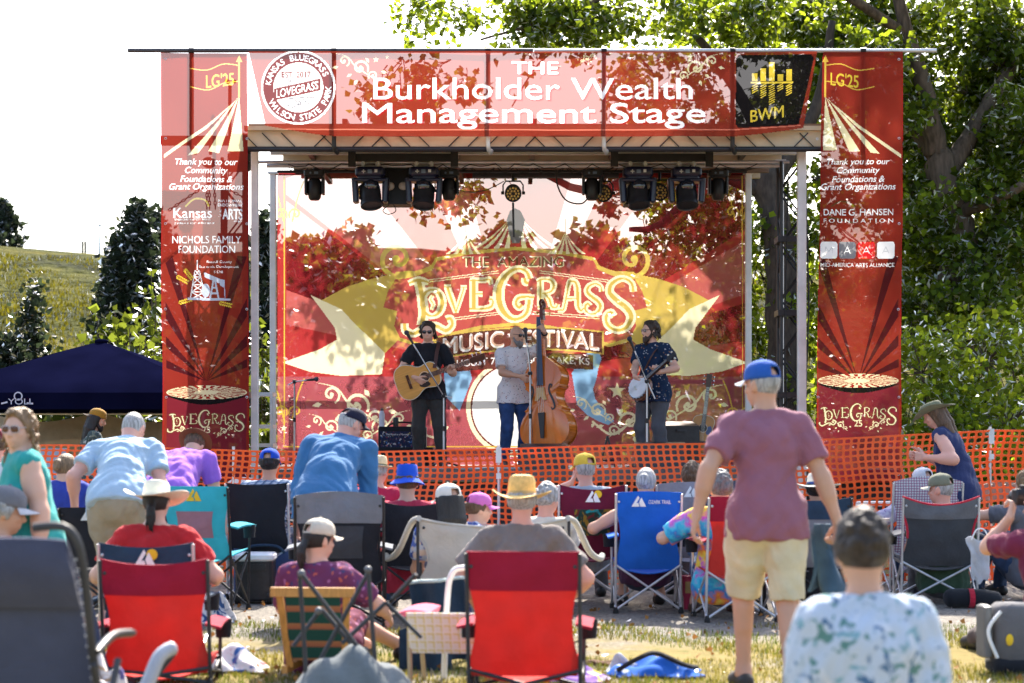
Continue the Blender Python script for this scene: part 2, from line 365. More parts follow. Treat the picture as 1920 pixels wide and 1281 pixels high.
def sdf_mesh(groups, h=0.008, k2=0.006):
    """groups: list of (prims, kappa). Sparse surface nets. returns verts, quads"""
    lo = np.full(3, 9e9); hi = -lo
    for prims, _ in groups:
        for p in prims:
            if p[0] == 'rc':
                r = max(p[3], p[4]); lo = np.minimum(lo, np.minimum(p[1], p[2]) - r); hi = np.maximum(hi, np.maximum(p[1], p[2]) + r)
            else:
                r = p[3].max(); lo = np.minimum(lo, p[1] - r); hi = np.maximum(hi, p[1] + r)
    lo = lo - 3 * h; hi = hi + 3 * h
    B = 6; bs = B * h; nb = np.ceil((hi - lo) / bs).astype(int); hd = bs * .87
    ii = np.stack(np.meshgrid(*[np.arange(n) for n in nb], indexing='ij'), -1).reshape(-1, 3)
    C = lo + (ii + .5) * bs
    Ds = [[_ev(p, C) for p in prims] for prims, _ in groups]
    dmin = np.min([d for g in Ds for d in g], 0)
    act = np.abs(dmin) < hd + .03
    ia = ii[act]; na = len(ia); dm = dmin[act]
    g1 = np.arange(B + 1) * h
    off = np.stack(np.meshgrid(g1, g1, g1, indexing='ij'), -1)
    X = lo + ia[:, None, None, None, :] * bs + off[None]
    tot = np.zeros(X.shape[:-1])
    for (prims, k), D in zip(groups, Ds):
        acc = np.zeros(X.shape[:-1])
        for p, d in zip(prims, D):
            s = d[act] < dm + 2 * hd + 6 * k
            if s.any(): acc[s] += np.exp(-np.clip(_ev(p, X[s]), -.12, 1.5) / k)
        f = -k * np.log(np.maximum(acc, 1e-280))
        tot += np.exp(-np.clip(f, -.12, 1.5) / k2)
    Fv = -k2 * np.log(np.maximum(tot, 1e-280))
    S = Fv < 0
    # one vertex per cell that the surface crosses
    acc = np.zeros((na, B, B, B, 3)); cnt = np.zeros((na, B, B, B))
    sl = lambda o: slice(o, o + B)
    for ax in range(3):
        for o1 in (0, 1):
            for o2 in (0, 1):
                o = [0, 0, 0]; o[(ax + 1) % 3] = o1; o[(ax + 2) % 3] = o2; e = list(o); e[ax] += 1
                f0 = Fv[:, sl(o[0]), sl(o[1]), sl(o[2])]; f1 = Fv[:, sl(e[0]), sl(e[1]), sl(e[2])]
                m = (f0 < 0) != (f1 < 0); t = np.where(m, f0 / np.where(m, f0 - f1, 1), 0)
                for a in range(3): acc[..., a] += m * (o[a] + (t if a == ax else 0))
                cnt += m
    has = cnt > 0
    bi, ci, cj, ck = np.nonzero(has)
    V = lo + ia[bi] * bs + (np.stack((ci, cj, ck), 1) + acc[has] / cnt[has][:, None]) * h
    dims = nb * B + 2
    gid = lambda c: ((c[:, 0] + 1) * dims[1] + c[:, 1] + 1) * dims[2] + c[:, 2] + 1
    cells = ia[bi] * B + np.stack((ci, cj, ck), 1); ids = gid(cells); order = np.argsort(ids); sid = ids[order]
    quads = []
    for ax in range(3):
        o = [slice(0, B)] * 3; e = [slice(0, B)] * 3; e[ax] = slice(1, B + 1)
        s0 = S[:, o[0], o[1], o[2]]; s1 = S[:, e[0], e[1], e[2]]; m = s0 != s1
        b_, i_, j_, k_ = np.nonzero(m); c = ia[b_] * B + np.stack((i_, j_, k_), 1)
        eb = np.zeros(3, int); ec = np.zeros(3, int); eb[(ax + 1) % 3] = 1; ec[(ax + 2) % 3] = 1
        q = []
        ok = np.ones(len(c), bool)
        for dd in (c, c - eb, c - eb - ec, c - ec):
            g = gid(dd); pos = np.clip(np.searchsorted(sid, g), 0, len(sid) - 1); ok &= sid[pos] == g; q.append(order[pos])
        q = np.stack(q, 1)[ok]; inside = s0[m][ok]
        q = np.where(inside[:, None], q, q[:, ::-1]); quads.append(q)
    return V, np.concatenate(quads)
def np_mesh(name, V, Q, material, parent=None, smooth=True):
    me = bpy.data.meshes.new(name); n = len(V); m = len(Q); w = Q.shape[1]
    me.vertices.add(n); me.vertices.foreach_set('co', np.asarray(V, np.float32).ravel())
    me.loops.add(m * w); me.loops.foreach_set('vertex_index', Q.astype(np.int32).ravel())
    me.polygons.add(m); me.polygons.foreach_set('loop_start', np.arange(0, m * w, w, dtype=np.int32))
    me.update(calc_edges=True); me.validate()
    for x in (material if isinstance(material, (list, tuple)) else [material]): me.materials.append(x)
    if smooth: me.polygons.foreach_set('use_smooth', [True] * len(me.polygons))
    o = bpy.data.objects.new(name, me); COL.objects.link(o)
    if parent: o.parent = parent
    return o
def wrinkle(V, Q, amp, seed, freq=22.0, stretch=(1, 1, .6)):
    """cloth folds: push the vertices along their normals by warped waves"""
    n = np.zeros_like(V); a, b, c, d = (V[Q[:, i]] for i in range(4)); fn = np.cross(c - a, d - b)
    for i in range(4): np.add.at(n, Q[:, i], fn)
    n /= (np.linalg.norm(n, axis=1, keepdims=True) + 1e-9)
    r = np.random.default_rng(seed); P = V * np.array(stretch); w = np.zeros(len(V))
    P = P + .05 * np.sin(P[:, [1, 2, 0]] * 9 + r.uniform(0, 6, 3)) + .02 * np.sin(P[:, [2, 0, 1]] * 23 + r.uniform(0, 6, 3))
    for i in range(5):
        k = r.normal(size=3); k /= np.linalg.norm(k); ph = r.uniform(0, 6); w += np.abs(np.sin(P @ k * freq * (1 + .5 * i) + ph)) ** 1.5 / (1 + .5 * i)
    w -= w.mean()
    return V + n * (w * amp)[:, None]
def ik(A, T, l1, l2, pole):
    A, T, pole = (np.array(x, float) for x in (A, T, pole)); d = T - A; L = np.linalg.norm(d)
    if L > (l1 + l2) * .998: T = A + d / L * (l1 + l2) * .998; d = T - A; L = np.linalg.norm(d)
    u = d / L; x = (l1 * l1 - l2 * l2 + L * L) / (2 * L); hgt = math.sqrt(max(0, l1 * l1 - x * x))
    p = pole - u * (pole @ u); p /= (np.linalg.norm(p) + 1e-9)
    return A + u * x + p * hgt, T
def unit(v): v = np.array(v, float); return v / (np.linalg.norm(v) + 1e-9)
def hand_prims(Wp, d, s, right, curl=(18, 28, 20), k=1.0, spread=1.0, thumb_in=0.3):
    d = unit(d); s = unit(np.array(s, float) - d * (np.array(s, float) @ d)); pn = np.cross(s, d) if right else np.cross(d, s)
    out = []
    for i, (off, ln) in enumerate(((.030, .070), (.010, .078), (-.010, .073), (-.029, .057))):
        base = Wp + (d * .088 + s * off * spread + pn * .004) * k
        out.append(_rc(Wp + (d * .012 + s * off * .55) * k, base, .0165 * k, .0125 * k))
        a = 0; q = base; r = .0098 * k
        for seg, (fr, c) in enumerate(zip((.45, .31, .26), curl)):
            a += math.radians(c * (1 + .12 * i)); dr = d * math.cos(a) + pn * math.sin(a) + s * (.03 - .02 * i) * spread
            e = q + unit(dr) * ln * fr * k; out.append(_rc(q, e, r, r * .92)); q = e; r *= .92
    q = Wp + (d * .022 + s * .022) * k
    for ln, r, m in ((.042, .0145, (.62, .72, thumb_in)), (.032, .0115, (.8, .45, thumb_in + .1)), (.026, .0098, (.9, .2, thumb_in + .25))):
        e = q + unit(d * m[0] + s * m[1] + pn * m[2]) * ln * k; out.append(_rc(q, e, r * k, r * .88 * k)); q = e
    return out

class Fig: pass
def person(label, x, y, yaw=0, z0=0.0, kind='stand', k=1.0, g=1.0, belly=0.0, female=False, pelvis=None, lean=0.0, roll=0.0, curl=6.0,
           head=(0, 5), wr=None, wl=None, er=None, el_=None, hr=None, hl=None, thumb_r=None, thumb_l=None, cr=(18, 28, 20), cl=(18, 28, 20),
           ar=None, al=None, kr=None, kl=None, feet=(0, 0), skin='skin_light', h=0.008,
           shirt=None, pants=None, shoes=None, hair=None, seed=1, group=None, neck_fwd=0.02, cat='person'):
    """shirt=(material, sleeve 0..2 (1=elbow 2=wrist), hem below pelvis top), pants=(material, 0..2 (1=knee))"""
    J = Fig(); v = lambda *a: np.array(a, float)
    if pelvis is None: pelvis = (0, 0, .93 * k) if kind == 'stand' else (0, 0, .52)
    P = v(*pelvis); l0, l1_ = math.radians(lean), math.radians(lean + curl); ro = math.radians(roll)
    def up(a): return unit((math.sin(ro), math.sin(a), math.cos(a) * math.cos(ro)))
    t0, t1 = up(l0), up(l1_); X = unit(np.cross(v(0, 1, 0), v(math.sin(ro), 0, math.cos(ro)))); f1 = np.cross(t1, X); f0 = np.cross(t0, X)
    B0 = np.stack((X, f0, t0)); B1 = np.stack((X, f1, t1))
    mid = P + t0 * .17 * k; chest = mid + t1 * .17 * k; sh = mid + t1 * .315 * k; nb = mid + t1 * .375 * k + f1 * .0
    sw = (.165 if female else .185) * k * (.6 + .4 * g)
    hy, hp = math.radians(head[0]), math.radians(head[1])
    hf = v(-math.sin(hy) * math.cos(hp), math.cos(hy) * math.cos(hp), -math.sin(hp)); hx = v(math.cos(hy), math.sin(hy), 0); hu = np.cross(hx, hf)
    if len(head) > 2:
        q = math.radians(head[2]); hx, hu = hx * math.cos(q) + hu * math.sin(q), hu * math.cos(q) - hx * math.sin(q)
    HB = np.stack((hx, hf, hu)); nd = unit(t1 * .8 + hu * .35 + v(0, 0, .3)); hc = nb + nd * .075 * k + hu * .085 * k + hf * neck_fwd
    hk = .97 * (.5 + .5 * k) * (.95 if female else 1.0)
    hh = lambda a, b, c: hc + (hx * a + hf * b + hu * c) * hk
    J.hc, J.HB, J.hk, J.hh, J.P, J.chest, J.f1, J.t1, J.X = hc, HB, hk, hh, P, chest, f1, t1, X
    # limbs
    arms = {}
    for sgn, wt, ep, hd, th, cu in ((1, wr, er, hr, thumb_r, cr), (-1, wl, el_, hl, thumb_l, cl)):
        S = sh + X * sgn * sw - t1 * .01
        if wt is None:
            wt = (sgn * (.27 + .05 * (g - 1)), .06, P[2] - .08 * k) if kind == 'stand' else (sgn * .2, .34, P[2] + .12)
        if ep is None: ep = (sgn * .5, -1, -.3)
        E, Wp = ik(S, wt, .29 * k, .255 * k, ep)
        d = unit(Wp - E) if hd is None else unit(hd)
        if th is None: th = (0, 1, 0) if abs(d[2]) > .75 else (-sgn * .3, 0, 1)
        arms[sgn] = (S, E, Wp, d, th, cu)
    legs = {}
    for sgn, at, kp in ((1, ar, kr), (-1, al, kl)):
        Hj = P + X * sgn * .09 * k + v(0, 0, -.02)
        if at is None: at = (sgn * .11, .0, .085) if kind == 'stand' else (sgn * .13, .50, .085)
        if kp is None: kp = (sgn * .12, 1, .35)
        K, A = ik(Hj, at, .43 * k, .42 * k, kp)
        legs[sgn] = (Hj, K, A, math.radians(feet[0] if sgn > 0 else feet[1]))
    J.arms, J.legs = arms, legs
    gg = .72 + .28 * g
    def torso(i, clip=None):
        o = [_el(P + f0 * -.012, B0, v(.158 * g + i, .108 * g + i, .115 + i) * 1.0, clip), _el(mid + f0 * belly * .5, B0, v(.138 * g + i, .100 * g + belly + i, .17 + i), clip),
             _el(chest + f1 * .0, B1, v((.148 if female else .160) * gg + i, (.104 + belly * .3) * gg + i, .165 + i), clip),
             _rc(sh + X * sw * .86, sh - X * sw * .86, .056 + i, .056 + i, clip), _el(chest + t1 * .06 - f1 * .03, B1, v(.155 * gg + i, .08 + i, .11 + i), clip)]
        for sgn in (1, -1): o.append(_rc(nb - t1 * .005, sh + X * sgn * sw * .8, .050 + i, .046 + i, clip))
        if female: o += [_el(chest + X * s_ * .07 + f1 * .075 - t1 * .03, B1, v(.062 + i, .055 + i, .06 + i), clip) for s_ in (1, -1)]
        return o
    ga = .75 + .25 * g
    def arm(sgn, i, upto=2.0):
        S, E, Wp, d, th, cu = arms[sgn]; o = []
        u1 = unit(E - S)
        c1 = [(S + (E - S) * upto, u1)] if upto < 1 else None
        r0, r1 = (.050 + i) * ga, (.040 + i) * ga
        o.append(_rc(S, E, r0, r1, c1)); o.append(_rc(S + (E - S) * .35, S + (E - S) * .6, (.048 + i) * ga, (.046 + i) * ga, c1))
        if upto >= 1:
            u2 = unit(Wp - E); c2 = [(E + (Wp - E) * (upto - 1), u2)] if upto < 2 or i > 0 else None
            o.append(_rc(E, Wp, (.041 + i) * ga, .027 + i * .8, c2)); o.append(_rc(E + u2 * .05, E + u2 * .10, (.043 + i) * ga, (.040 + i) * ga, c2))
        return o
    def leg(sgn, i, upto=2.0):
        Hj, K, A, ft = legs[sgn]; o = []; u1 = unit(K - Hj); u2 = unit(A - K)
        c1 = [(Hj + (K - Hj) * upto, u1)] if upto < 1 else None
        o.append(_rc(Hj, K, .084 * ga + i, .056 + i, c1)); o.append(_rc(Hj + u1 * .08, Hj + u1 * .18, .086 * ga + i, .078 * ga + i, c1))
        if upto >= 1:
            c2 = [(K + (A - K) * (upto - 1), u2)] if upto < 2 else None
            o.append(_rc(K, A, .053 + i, .036 + i * 1.2, c2)); bk = unit(np.cross(np.cross(u2, v(0, 1, 0)), u2)) if abs(u2[1]) < .95 else v(0, 0, -1)
            o.append(_rc(K + u2 * .07 - bk * .016, K + u2 * .17 - bk * .014, .048 + i, .040 + i, c2))
        return o
    # ---- body
    body = torso(0)
    for sgn in (1, -1):
        body += arm(sgn, 0); body += leg(sgn, 0)
        Hj, K, A, ft = legs[sgn]; td = v(-math.sin(ft), math.cos(ft), 0); u2 = unit(A - K)
        fd = unit(td - u2 * (td @ u2) * .35) if abs(u2[2]) > .5 else unit(td)
        body += [_rc(A, A - fd * .045 - v(0, 0, .045), .036, .032), _rc(A, A + fd * .09 - v(0, 0, .05), .036, .026), _rc(A + fd * .09 - v(0, 0, .05), A + fd * .16 - v(0, 0, .06), .034, .02)]
    body += [_rc(nb - t1 * .02, hh(0, -.022, -.05), .054 * gg, .052), _el(hh(0, -.008, .015), HB, v(.074, .094, .1) * hk), _el(hh(0, .03, -.05), HB, v(.058, .062, .068) * hk)]
    face = [_rc(hh(0, .058, -.088), hh(0, .062, -.096), .026 * hk, .02 * hk), _rc(hh(0, .084, .004), hh(0, .106, -.032), .009 * hk, .0135 * hk),
            _rc(hh(-.014, .094, -.036), hh(.014, .094, -.036), .008 * hk, .008 * hk), _rc(hh(-.034, .078, .024), hh(.034, .078, .024), .012 * hk, .012 * hk),
            _rc(hh(-.018, .085, -.062), hh(.018, .085, -.062), .0075 * hk, .0075 * hk), _rc(hh(-.014, .084, -.074), hh(.014, .084, -.074), .0085 * hk, .0085 * hk),
            _el(hh(.04, .062, -.03), HB, v(.024, .02, .02) * hk), _el(hh(-.04, .062, -.03), HB, v(.024, .02, .02) * hk)]
    for sgn in (1, -1):
        face.append(_el(hh(sgn * .077, -.012, -.012), HB, v(.010, .021, .033) * hk)); face.append(_rc(hh(sgn * .072, .0, -.03), hh(sgn * .08, -.02, .012), .009 * hk, .008 * hk))
    hands = []
    for sgn in (1, -1):
        S, E, Wp, d, th, cu = arms[sgn]; hands += hand_prims(Wp, d, th, sgn > 0, cu, k)
    V, Q = sdf_mesh([(body, .011), (face, .004), (hands, .0022)], h, .004)
    me_o = np_mesh('person', V, Q, SKIN[skin]); me_o.location = (x, y, z0); me_o.rotation_euler = (0, 0, math.radians(yaw))
    tag(me_o, label, cat, group); J.o = me_o
    # ---- clothes
    if shirt:
        m, sl, hem = shirt[:3]; inf = shirt[3] if len(shirt) > 3 else .014
        cp = [(P - t0 * hem, -t0), (nb + t1 * .012, t1)]
        pr = torso(inf, cp)
        if hem > .02: pr += [_el(P - f0 * .016 - t0 * .03, B0, v(.172 * g + inf + .012, .124 * g + inf + .012, .20), cp), _el(P - f0 * .012 + t0 * .06, B0, v(.160 * g + inf, .110 * g + inf, .20), cp)]
        if hem > .02:
            for sgn in (1, -1):
                pr.append(_el(P + X * sgn * .075 - f0 * .05 - t0 * .05, B0, v(.095 * g + .02, .085 * g + .022, .12), cp))
                Hj, K = legs[sgn][:2]; u1 = unit(K - Hj)
                if kind == 'stand': pr.append(_rc(Hj + t0 * .05, Hj + u1 * .28, .086 * ga + .040, .086 * ga + .040, cp))
        if sl > 0:
            for sgn in (1, -1): pr += arm(sgn, inf + (.007 if sl < 1.5 else .002), sl)
        V, Q = sdf_mesh([(pr, .011)], h, .004)
        V = wrinkle(V, Q, .0085 if len(shirt) < 5 else shirt[4], seed); np_mesh('shirt', V, Q, m, me_o)
    if pants:
        m, ln = pants[:2]; inf = pants[2] if len(pants) > 2 else .014
        cp = [(P + t0 * (.03 if shirt and shirt[2] > .02 else .09), t0)]
        pr = [_el(P - f0 * .014, B0, v(.160 * g + inf, .112 * g + inf, .125), cp), _rc(P + t0 * .09, P - t0 * .02, .135 * g + inf * .6, .14 * g + inf * .6, cp + [(P + f0 * .112 * g, f0)])]
        for sgn in (1, -1): pr += leg(sgn, inf + (.014 if ln < 1.3 else .004), ln); pr.append(_el(P + X * sgn * .075 - f0 * .045 - t0 * .05, B0, v(.09 * g, .08 * g, .10), cp))
        V, Q = sdf_mesh([(pr, .011)], h, .004); V = wrinkle(V, Q, .0075, seed + 50, 19); np_mesh(pants[3] if len(pants) > 3 else ('shorts' if ln < 1.3 else 'trousers'), V, Q, m, me_o)
    if shoes:
        for sgn in (1, -1):
            Hj, K, A, ft = legs[sgn]; fd = v(-math.sin(ft), math.cos(ft), 0); z = A[2] - .085
            b = v(A[0], A[1], z); cp = [(b, (0, 0, -1))]
            pr = [_rc(b - fd * .045 + v(0, 0, .04), b + fd * .14 + v(0, 0, .032), .044, .042, cp), _rc(b + v(0, 0, .085), b + fd * .06 + v(0, 0, .05), .044, .042, cp), _rc(b + fd * .10 + v(0, 0, .03), b + fd * .165 + v(0, 0, .026), .046, .034, cp)]
            V, Q = sdf_mesh([(pr, .008)], h, .004); np_mesh('shoe', V, Q, shoes, me_o)
    if hair: hair_mesh(J, hair[0], hair[1], me_o, seed, h, len(hair) > 2)
    J.tf = lambda p: tuple(Matrix.Translation((x, y, z0)) @ Matrix.Rotation(math.radians(yaw), 4, 'Z') @ Vector(p))
    return J
def hair_mesh(J, style, m, parent, seed, h=.008, capped=False):
    hh, HB, hk = J.hh, J.HB, J.hk; r = random.Random(seed); v = lambda *a: np.array(a, float)
    fw, u = HB[1], HB[2]
    face_cut = (hh(0, .055, .055), unit(fw * .86 - u * .35))          # keeps the face free
    nape = (hh(0, -.04, -.075), unit(-u * .9 + fw * .25))
    pr = []
    def shell(i, cuts): return _el(hh(0, -.012, .02), HB, v(.078 + i, .098 + i, .104 + i) * hk, cuts)
    if style == 'short':
        pr = [shell(.006, [face_cut, nape])]
        for j in range(300):
            a = r.uniform(0, 6.28); b = r.uniform(-.5, 1.5); p = v(math.cos(a) * math.cos(b) * .083, math.sin(a) * math.cos(b) * .103 - .012, math.sin(b) * .11 + .02)
            if p[1] * .86 - (p[2]) * .35 > .02 or p[2] < -.06: continue
            pr.append(_rc(hh(*p), hh(p[0] * 1.08, p[1] * 1.07 - .006, p[2] + .010), .0085, .003, [face_cut]))
    elif style == 'fringe':      # bald on top, hair round the back and sides
        pr = [shell(.005, [(hh(0, -.0, .045), unit(u * .9 + fw * .5)), nape, (hh(0, .012, 0), fw)])]
    elif style in ('long', 'ponytail', 'bun', 'curly', 'wavy'):
        pr = [shell(.010, [face_cut, (hh(0, -.05, -.1), unit(-u + fw * .1))])]
        if style == 'long':
            for j in range(40):
                a = math.radians(r.uniform(150, 390)); b = hh(math.cos(a) * .078, math.sin(a) * .085 - .02, r.uniform(-.02, .05)); c = hh(math.cos(a) * .085, math.sin(a) * .075 - .04, -.13); e = hh(math.cos(a) * .08 * r.uniform(.8, 1.1), math.sin(a) * .05 - .06, -.24 - r.uniform(0, .1))
                pr += [_rc(b, c, .018, .016), _rc(c, e, .016, .006)]
        if style == 'ponytail':
            for j in range(16):
                p0 = v(r.uniform(-.014, .014), -.105, -.02 + r.uniform(-.01, .01)); ph = r.uniform(0, 6); L_ = r.uniform(.11, .2)
                for q in range(4): p1 = p0 + v(.010 * math.sin(ph + q * 1.3), (-.022, -.004, .006, .010)[q] + .006 * math.cos(ph + q), -L_ / 4); pr.append(_rc(hh(*p0), hh(*p1), .0125 - .0022 * q, .0105 - .0024 * q)); p0 = p1
        if style == 'bun':
            for j in range(16):
                a = r.uniform(0, 6.28); pr.append(_rc(hh(math.cos(a) * .02, -.115, .01 + math.sin(a) * .03), hh(math.cos(a + 1) * .025, -.125, .01 + math.sin(a + 1) * .035), .016, .014))
        if style in ('curly', 'wavy'):
            lo = -.10 if style == 'curly' else -.20
            for j in range(150 if style == 'curly' else 230):
                a = math.radians(r.uniform(170, 370)); z = r.uniform(lo, .11); w = 1.0 if z > -.05 else 1.06
                rad = math.sqrt(max(.15, 1 - (max(z, 0) / .125) ** 2)); p = v(math.cos(a) * .09 * w * rad, math.sin(a) * .105 * rad - .012, z + .015)
                if style == 'curly' and abs(p[0]) < .05 and p[1] > 0: continue
                p = p * v(*(r.uniform(.93, 1.14),) * 2, 1); q = p + v(r.uniform(-.02, .02), r.uniform(-.02, .02), -.026)
                pr.append(_rc(hh(*p), hh(*q), r.uniform(.008, .014), .006))
            for j in range(40):   # the tousled top
                a = r.uniform(0, 6.28); q = r.uniform(0, .8); p = v(math.cos(a) * .085 * q, math.sin(a) * .1 * q, .115 - .035 * q * q); pr.append(_rc(hh(*p), hh(p[0] + r.uniform(-.02, .02), p[1] + r.uniform(-.02, .02), p[2] + r.uniform(0, .012)), .014, .009))
    if capped:      # hair is pressed flat under a hat
        pr = [p[:5] + ((p[5] or []) + [(hh(0, 0, .034), u)],) for p in pr]
    V, Q = sdf_mesh([(pr, .003 if style in ('curly', 'wavy', 'ponytail') else .005)], min(h, .007), .003); return np_mesh('hair', V, Q, m, parent)
def beard(J, m, ln=.03):
    hh, hk = J.hh, J.hk; pr = []; r = random.Random(3)
    for s in (1, -1):
        pr += [_rc(hh(s * .066, .012, -.03), hh(s * .058, .03, -.075), .012, .017), _rc(hh(s * .058, .03, -.075), hh(s * .02, .072, -.10 - ln * .5), .018, .022), _rc(hh(s * .004, .092, -.052), hh(s * .03, .078, -.068), .007, .008)]
    pr += [_rc(hh(0, .068, -.095), hh(0, .066, -.11 - ln), .026, .016)]
    for j in range(60):
        a = r.uniform(-1.2, 1.2); p = (math.sin(a) * .062, .03 + math.cos(a) * .05, -.085 - r.uniform(0, .02)); pr.append(_rc(hh(*p), hh(p[0] * .9, p[1] * 1.04, p[2] - .01 - ln * .5 * math.cos(a)), .010, .005))
    V, Q = sdf_mesh([(pr, .004)], .006, .003); return np_mesh('beard', V, Q, m, J.o)
def glasses(J, m_frame, m_lens, name='sunglasses', size=1.0):
    hh = J.hh; mb = MB(); mb.cur = 0
    for s in (1, -1):
        c = hh(s * .032, .094, .002); pts = []
        for j in range(16):
            a = 2 * math.pi * j / 16; q = .6; cx = math.copysign(abs(math.cos(a)) ** q, math.cos(a)) * .026 * size; cz = math.copysign(abs(math.sin(a)) ** q, math.sin(a)) * .019 * size
            pts.append(hh(s * .032 + cx, .096 - abs(s * .032 + cx) * .12, .002 + cz))
        mb.cur = 0; mb.tube(pts, .0028, 5, closed=True)
        mb.tube([hh(s * .057, .09, .01), hh(s * .076, .04, .012), hh(s * .078, -.015, .006)], .0028, 5)
        mb.cur = 1; n = len(pts); mb.add(pts + [tuple(hh(s * .032, .099, .002))], [(j, (j + 1) % n, n) for j in range(n)])
    mb.cur = 0; mb.tube([hh(-.008, .096, .006), hh(.008, .096, .006)], .003, 5)
    return mb.build(name, [m_frame, m_lens], J.o)
def eyes(J):
    mb = MB(); mb.cur = 0
    for s in (1, -1): mb.cur = 0; mb.sphere(J.hh(s * .031, .074, .0), .0125, 10); mb.cur = 1; mb.sphere(J.hh(s * .031, .0835, .0), .0058, 8, (1, .6, 1))
    mb.build('eyes', [mat('eye_white', (.75, .72, .68), .3), mat('eye_iris', (.04, .025, .015), .2)], J.o, smooth=180)
def cap(J, m, m_brim=None, yaw=0, tilt=0, snap=True, name='cap', m_front=None, mesh_strap=None):
    """baseball cap: dome, curved peak, button and the open half-moon with its strap at the back"""
    a = math.radians(yaw); hh = J.hh
    def q(p):
        x_, y_, z_ = p; x2, y2 = x_ * math.cos(a) - y_ * math.sin(a), x_ * math.sin(a) + y_ * math.cos(a)
        return tuple(hh(x2, y2 - .006, z_ + .030 - math.tan(math.radians(tilt)) * y2))
    mb = MB(); n = 32; prof = [(.090, -.004), (.092, .012), (.091, .035), (.084, .06), (.068, .082), (.045, .096), (.02, .103), (.0005, .105)]
    vs = []; fs = []; cols = []
    for r_, z_ in prof:
        for j in range(n):
            t = 2 * math.pi * j / n; vs.append(q((r_ * .95 * math.cos(t), r_ * 1.17 * math.sin(t), z_)))
    for i in range(len(prof) - 1):
        for j in range(n):
            t = 2 * math.pi * (j + .5) / n
            back = abs((t - 1.5 * math.pi + math.pi) % (2 * math.pi) - math.pi)
            if snap and ((i in (1,) and back < .46) or (i == 2 and back < .3)): continue
            fs.append((i * n + j, i * n + (j + 1) % n, (i + 1) * n + (j + 1) % n, (i + 1) * n + j)); cols.append(1 if (m_front and math.sin(t) > .15) else 0)
    mb.add(vs, fs); mb.mi = cols; mb.cur = 0
    mb.sphere(q((0, 0, .106)), .007, 8)
    o = mb.build(name, [m, m_front or m], J.o, smooth=60)
    sd = o.modifiers.new('s', 'SOLIDIFY'); sd.thickness = .003; sd.offset = 0
    b = MB()
    def br(u_, w_):
        t = (u_ - .5) * 2.3; e = .083 + w_ * .078 * math.cos(t * .95) ** .6
        return q((math.sin(t) * (.086 + w_ * .012), .02 + math.cos(t) * e * 1.02, .0 - .030 * (abs(math.sin(t)) ** 2) * (w_ * .9 + .1) - w_ * .01))
    b.grid(br, 16, 5, .004); b.build('peak', m_brim or m, o, smooth=50)
    return o
def hat(J, m, crown=(.088, .11), brim=.085, droop=.02, curl=.03, band=None, name='hat', pinch=.0, tilt=0, z=.03, bucket=False, seed=0):
    hh = J.hh; r = random.Random(seed); ph = r.uniform(0, 6)
    def q(p):
        x_, y_, z_ = p; return tuple(hh(x_, y_ - .008, z_ + z - math.tan(math.radians(tilt)) * y_))
    cr, ch = crown; mb = MB()
    if bucket: prof = [(cr, -.01), (cr * .99, ch * .25), (cr * .93, ch * .85), (cr * .86, ch * .98), (cr * .4, ch * 1.03), (.0005, ch * 1.03)]
    else: prof = [(cr, -.004), (cr * 1.0, ch * .3), (cr * .96, ch * .7), (cr * .84, ch * .93), (cr * .55, ch * 1.0), (.0005, ch * (1.0 - pinch))]
    mb.lathe(prof, 32, .95, 1.16, q)
    def br(u_, w_):
        t = 2 * math.pi * u_; rad = cr + brim * w_
        up = curl * (abs(math.cos(t)) ** 2.2) * w_ * w_; z_ = -.004 - droop * w_ * (1 if bucket else (math.sin(t) ** 2)) + (0 if bucket else up) + .005 * math.sin(3 * t + ph) * w_
        return q((math.cos(t) * rad * .95, math.sin(t) * (rad + .014) * 1.06, z_))
    mb.grid(br, 48, 5, .004)
    o = mb.build(name, m, J.o, smooth=50)
    if band:
        b = MB(); b.lathe([(cr + .003, 0), (cr + .004, .022), (cr * .995, .024)], 32, .95, 1.16, q); b.build('hat_band', band, o, smooth=50)
    return o
SKIN = {}
SKIN['skin_light'] = mat('skin_light', (.56, .34, .25), .5, .12, 7, .12, 240, col2=(.64, .35, .25), spec=.35)
SKIN['skin_tan'] = mat('skin_tan', (.48, .27, .18), .5, .12, 7, .12, 240, col2=(.55, .29, .19), spec=.35)
SKIN['skin_red'] = mat('skin_red', (.56, .30, .23), .5, .12, 7, .12, 240, col2=(.64, .31, .23), spec=.35)
# ------------------------------------------------------------------ materials of the place
M_ALU = mat('aluminium_pole', (.55, .55, .55), .42, .15, 6, .1, 40, metal=.6)
M_WHITEMETAL = mat('white_painted_metal', (.62, .60, .57), .5, .12, 5, .1, 30)
M_BLACK = mat('black_metal', (.012, .012, .014), .45, .3, 10)
M_BLACKP = mat('black_plastic', (.015, .015, .018), .38, .3, 20, .15, 90)
M_BLACKF = fabric('black_fabric', (.015, .016, .02))
M_RUBBER = mat('black_rubber', (.015, .015, .015), .8)
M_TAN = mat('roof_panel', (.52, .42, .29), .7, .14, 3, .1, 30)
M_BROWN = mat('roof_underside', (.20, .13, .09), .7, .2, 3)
M_DECK = mat('stage_deck', (.10, .085, .08), .6, .3, 4, .2, 60)
M_SKIRT = mat('stage_skirt', (.02, .02, .022), .9, .2, 4)
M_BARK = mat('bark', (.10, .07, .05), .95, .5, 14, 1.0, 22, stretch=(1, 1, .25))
M_DARKBARK = mat('dark_bark', (.05, .037, .028), .95, .5, 14, .8, 22, stretch=(1, 1, .3))

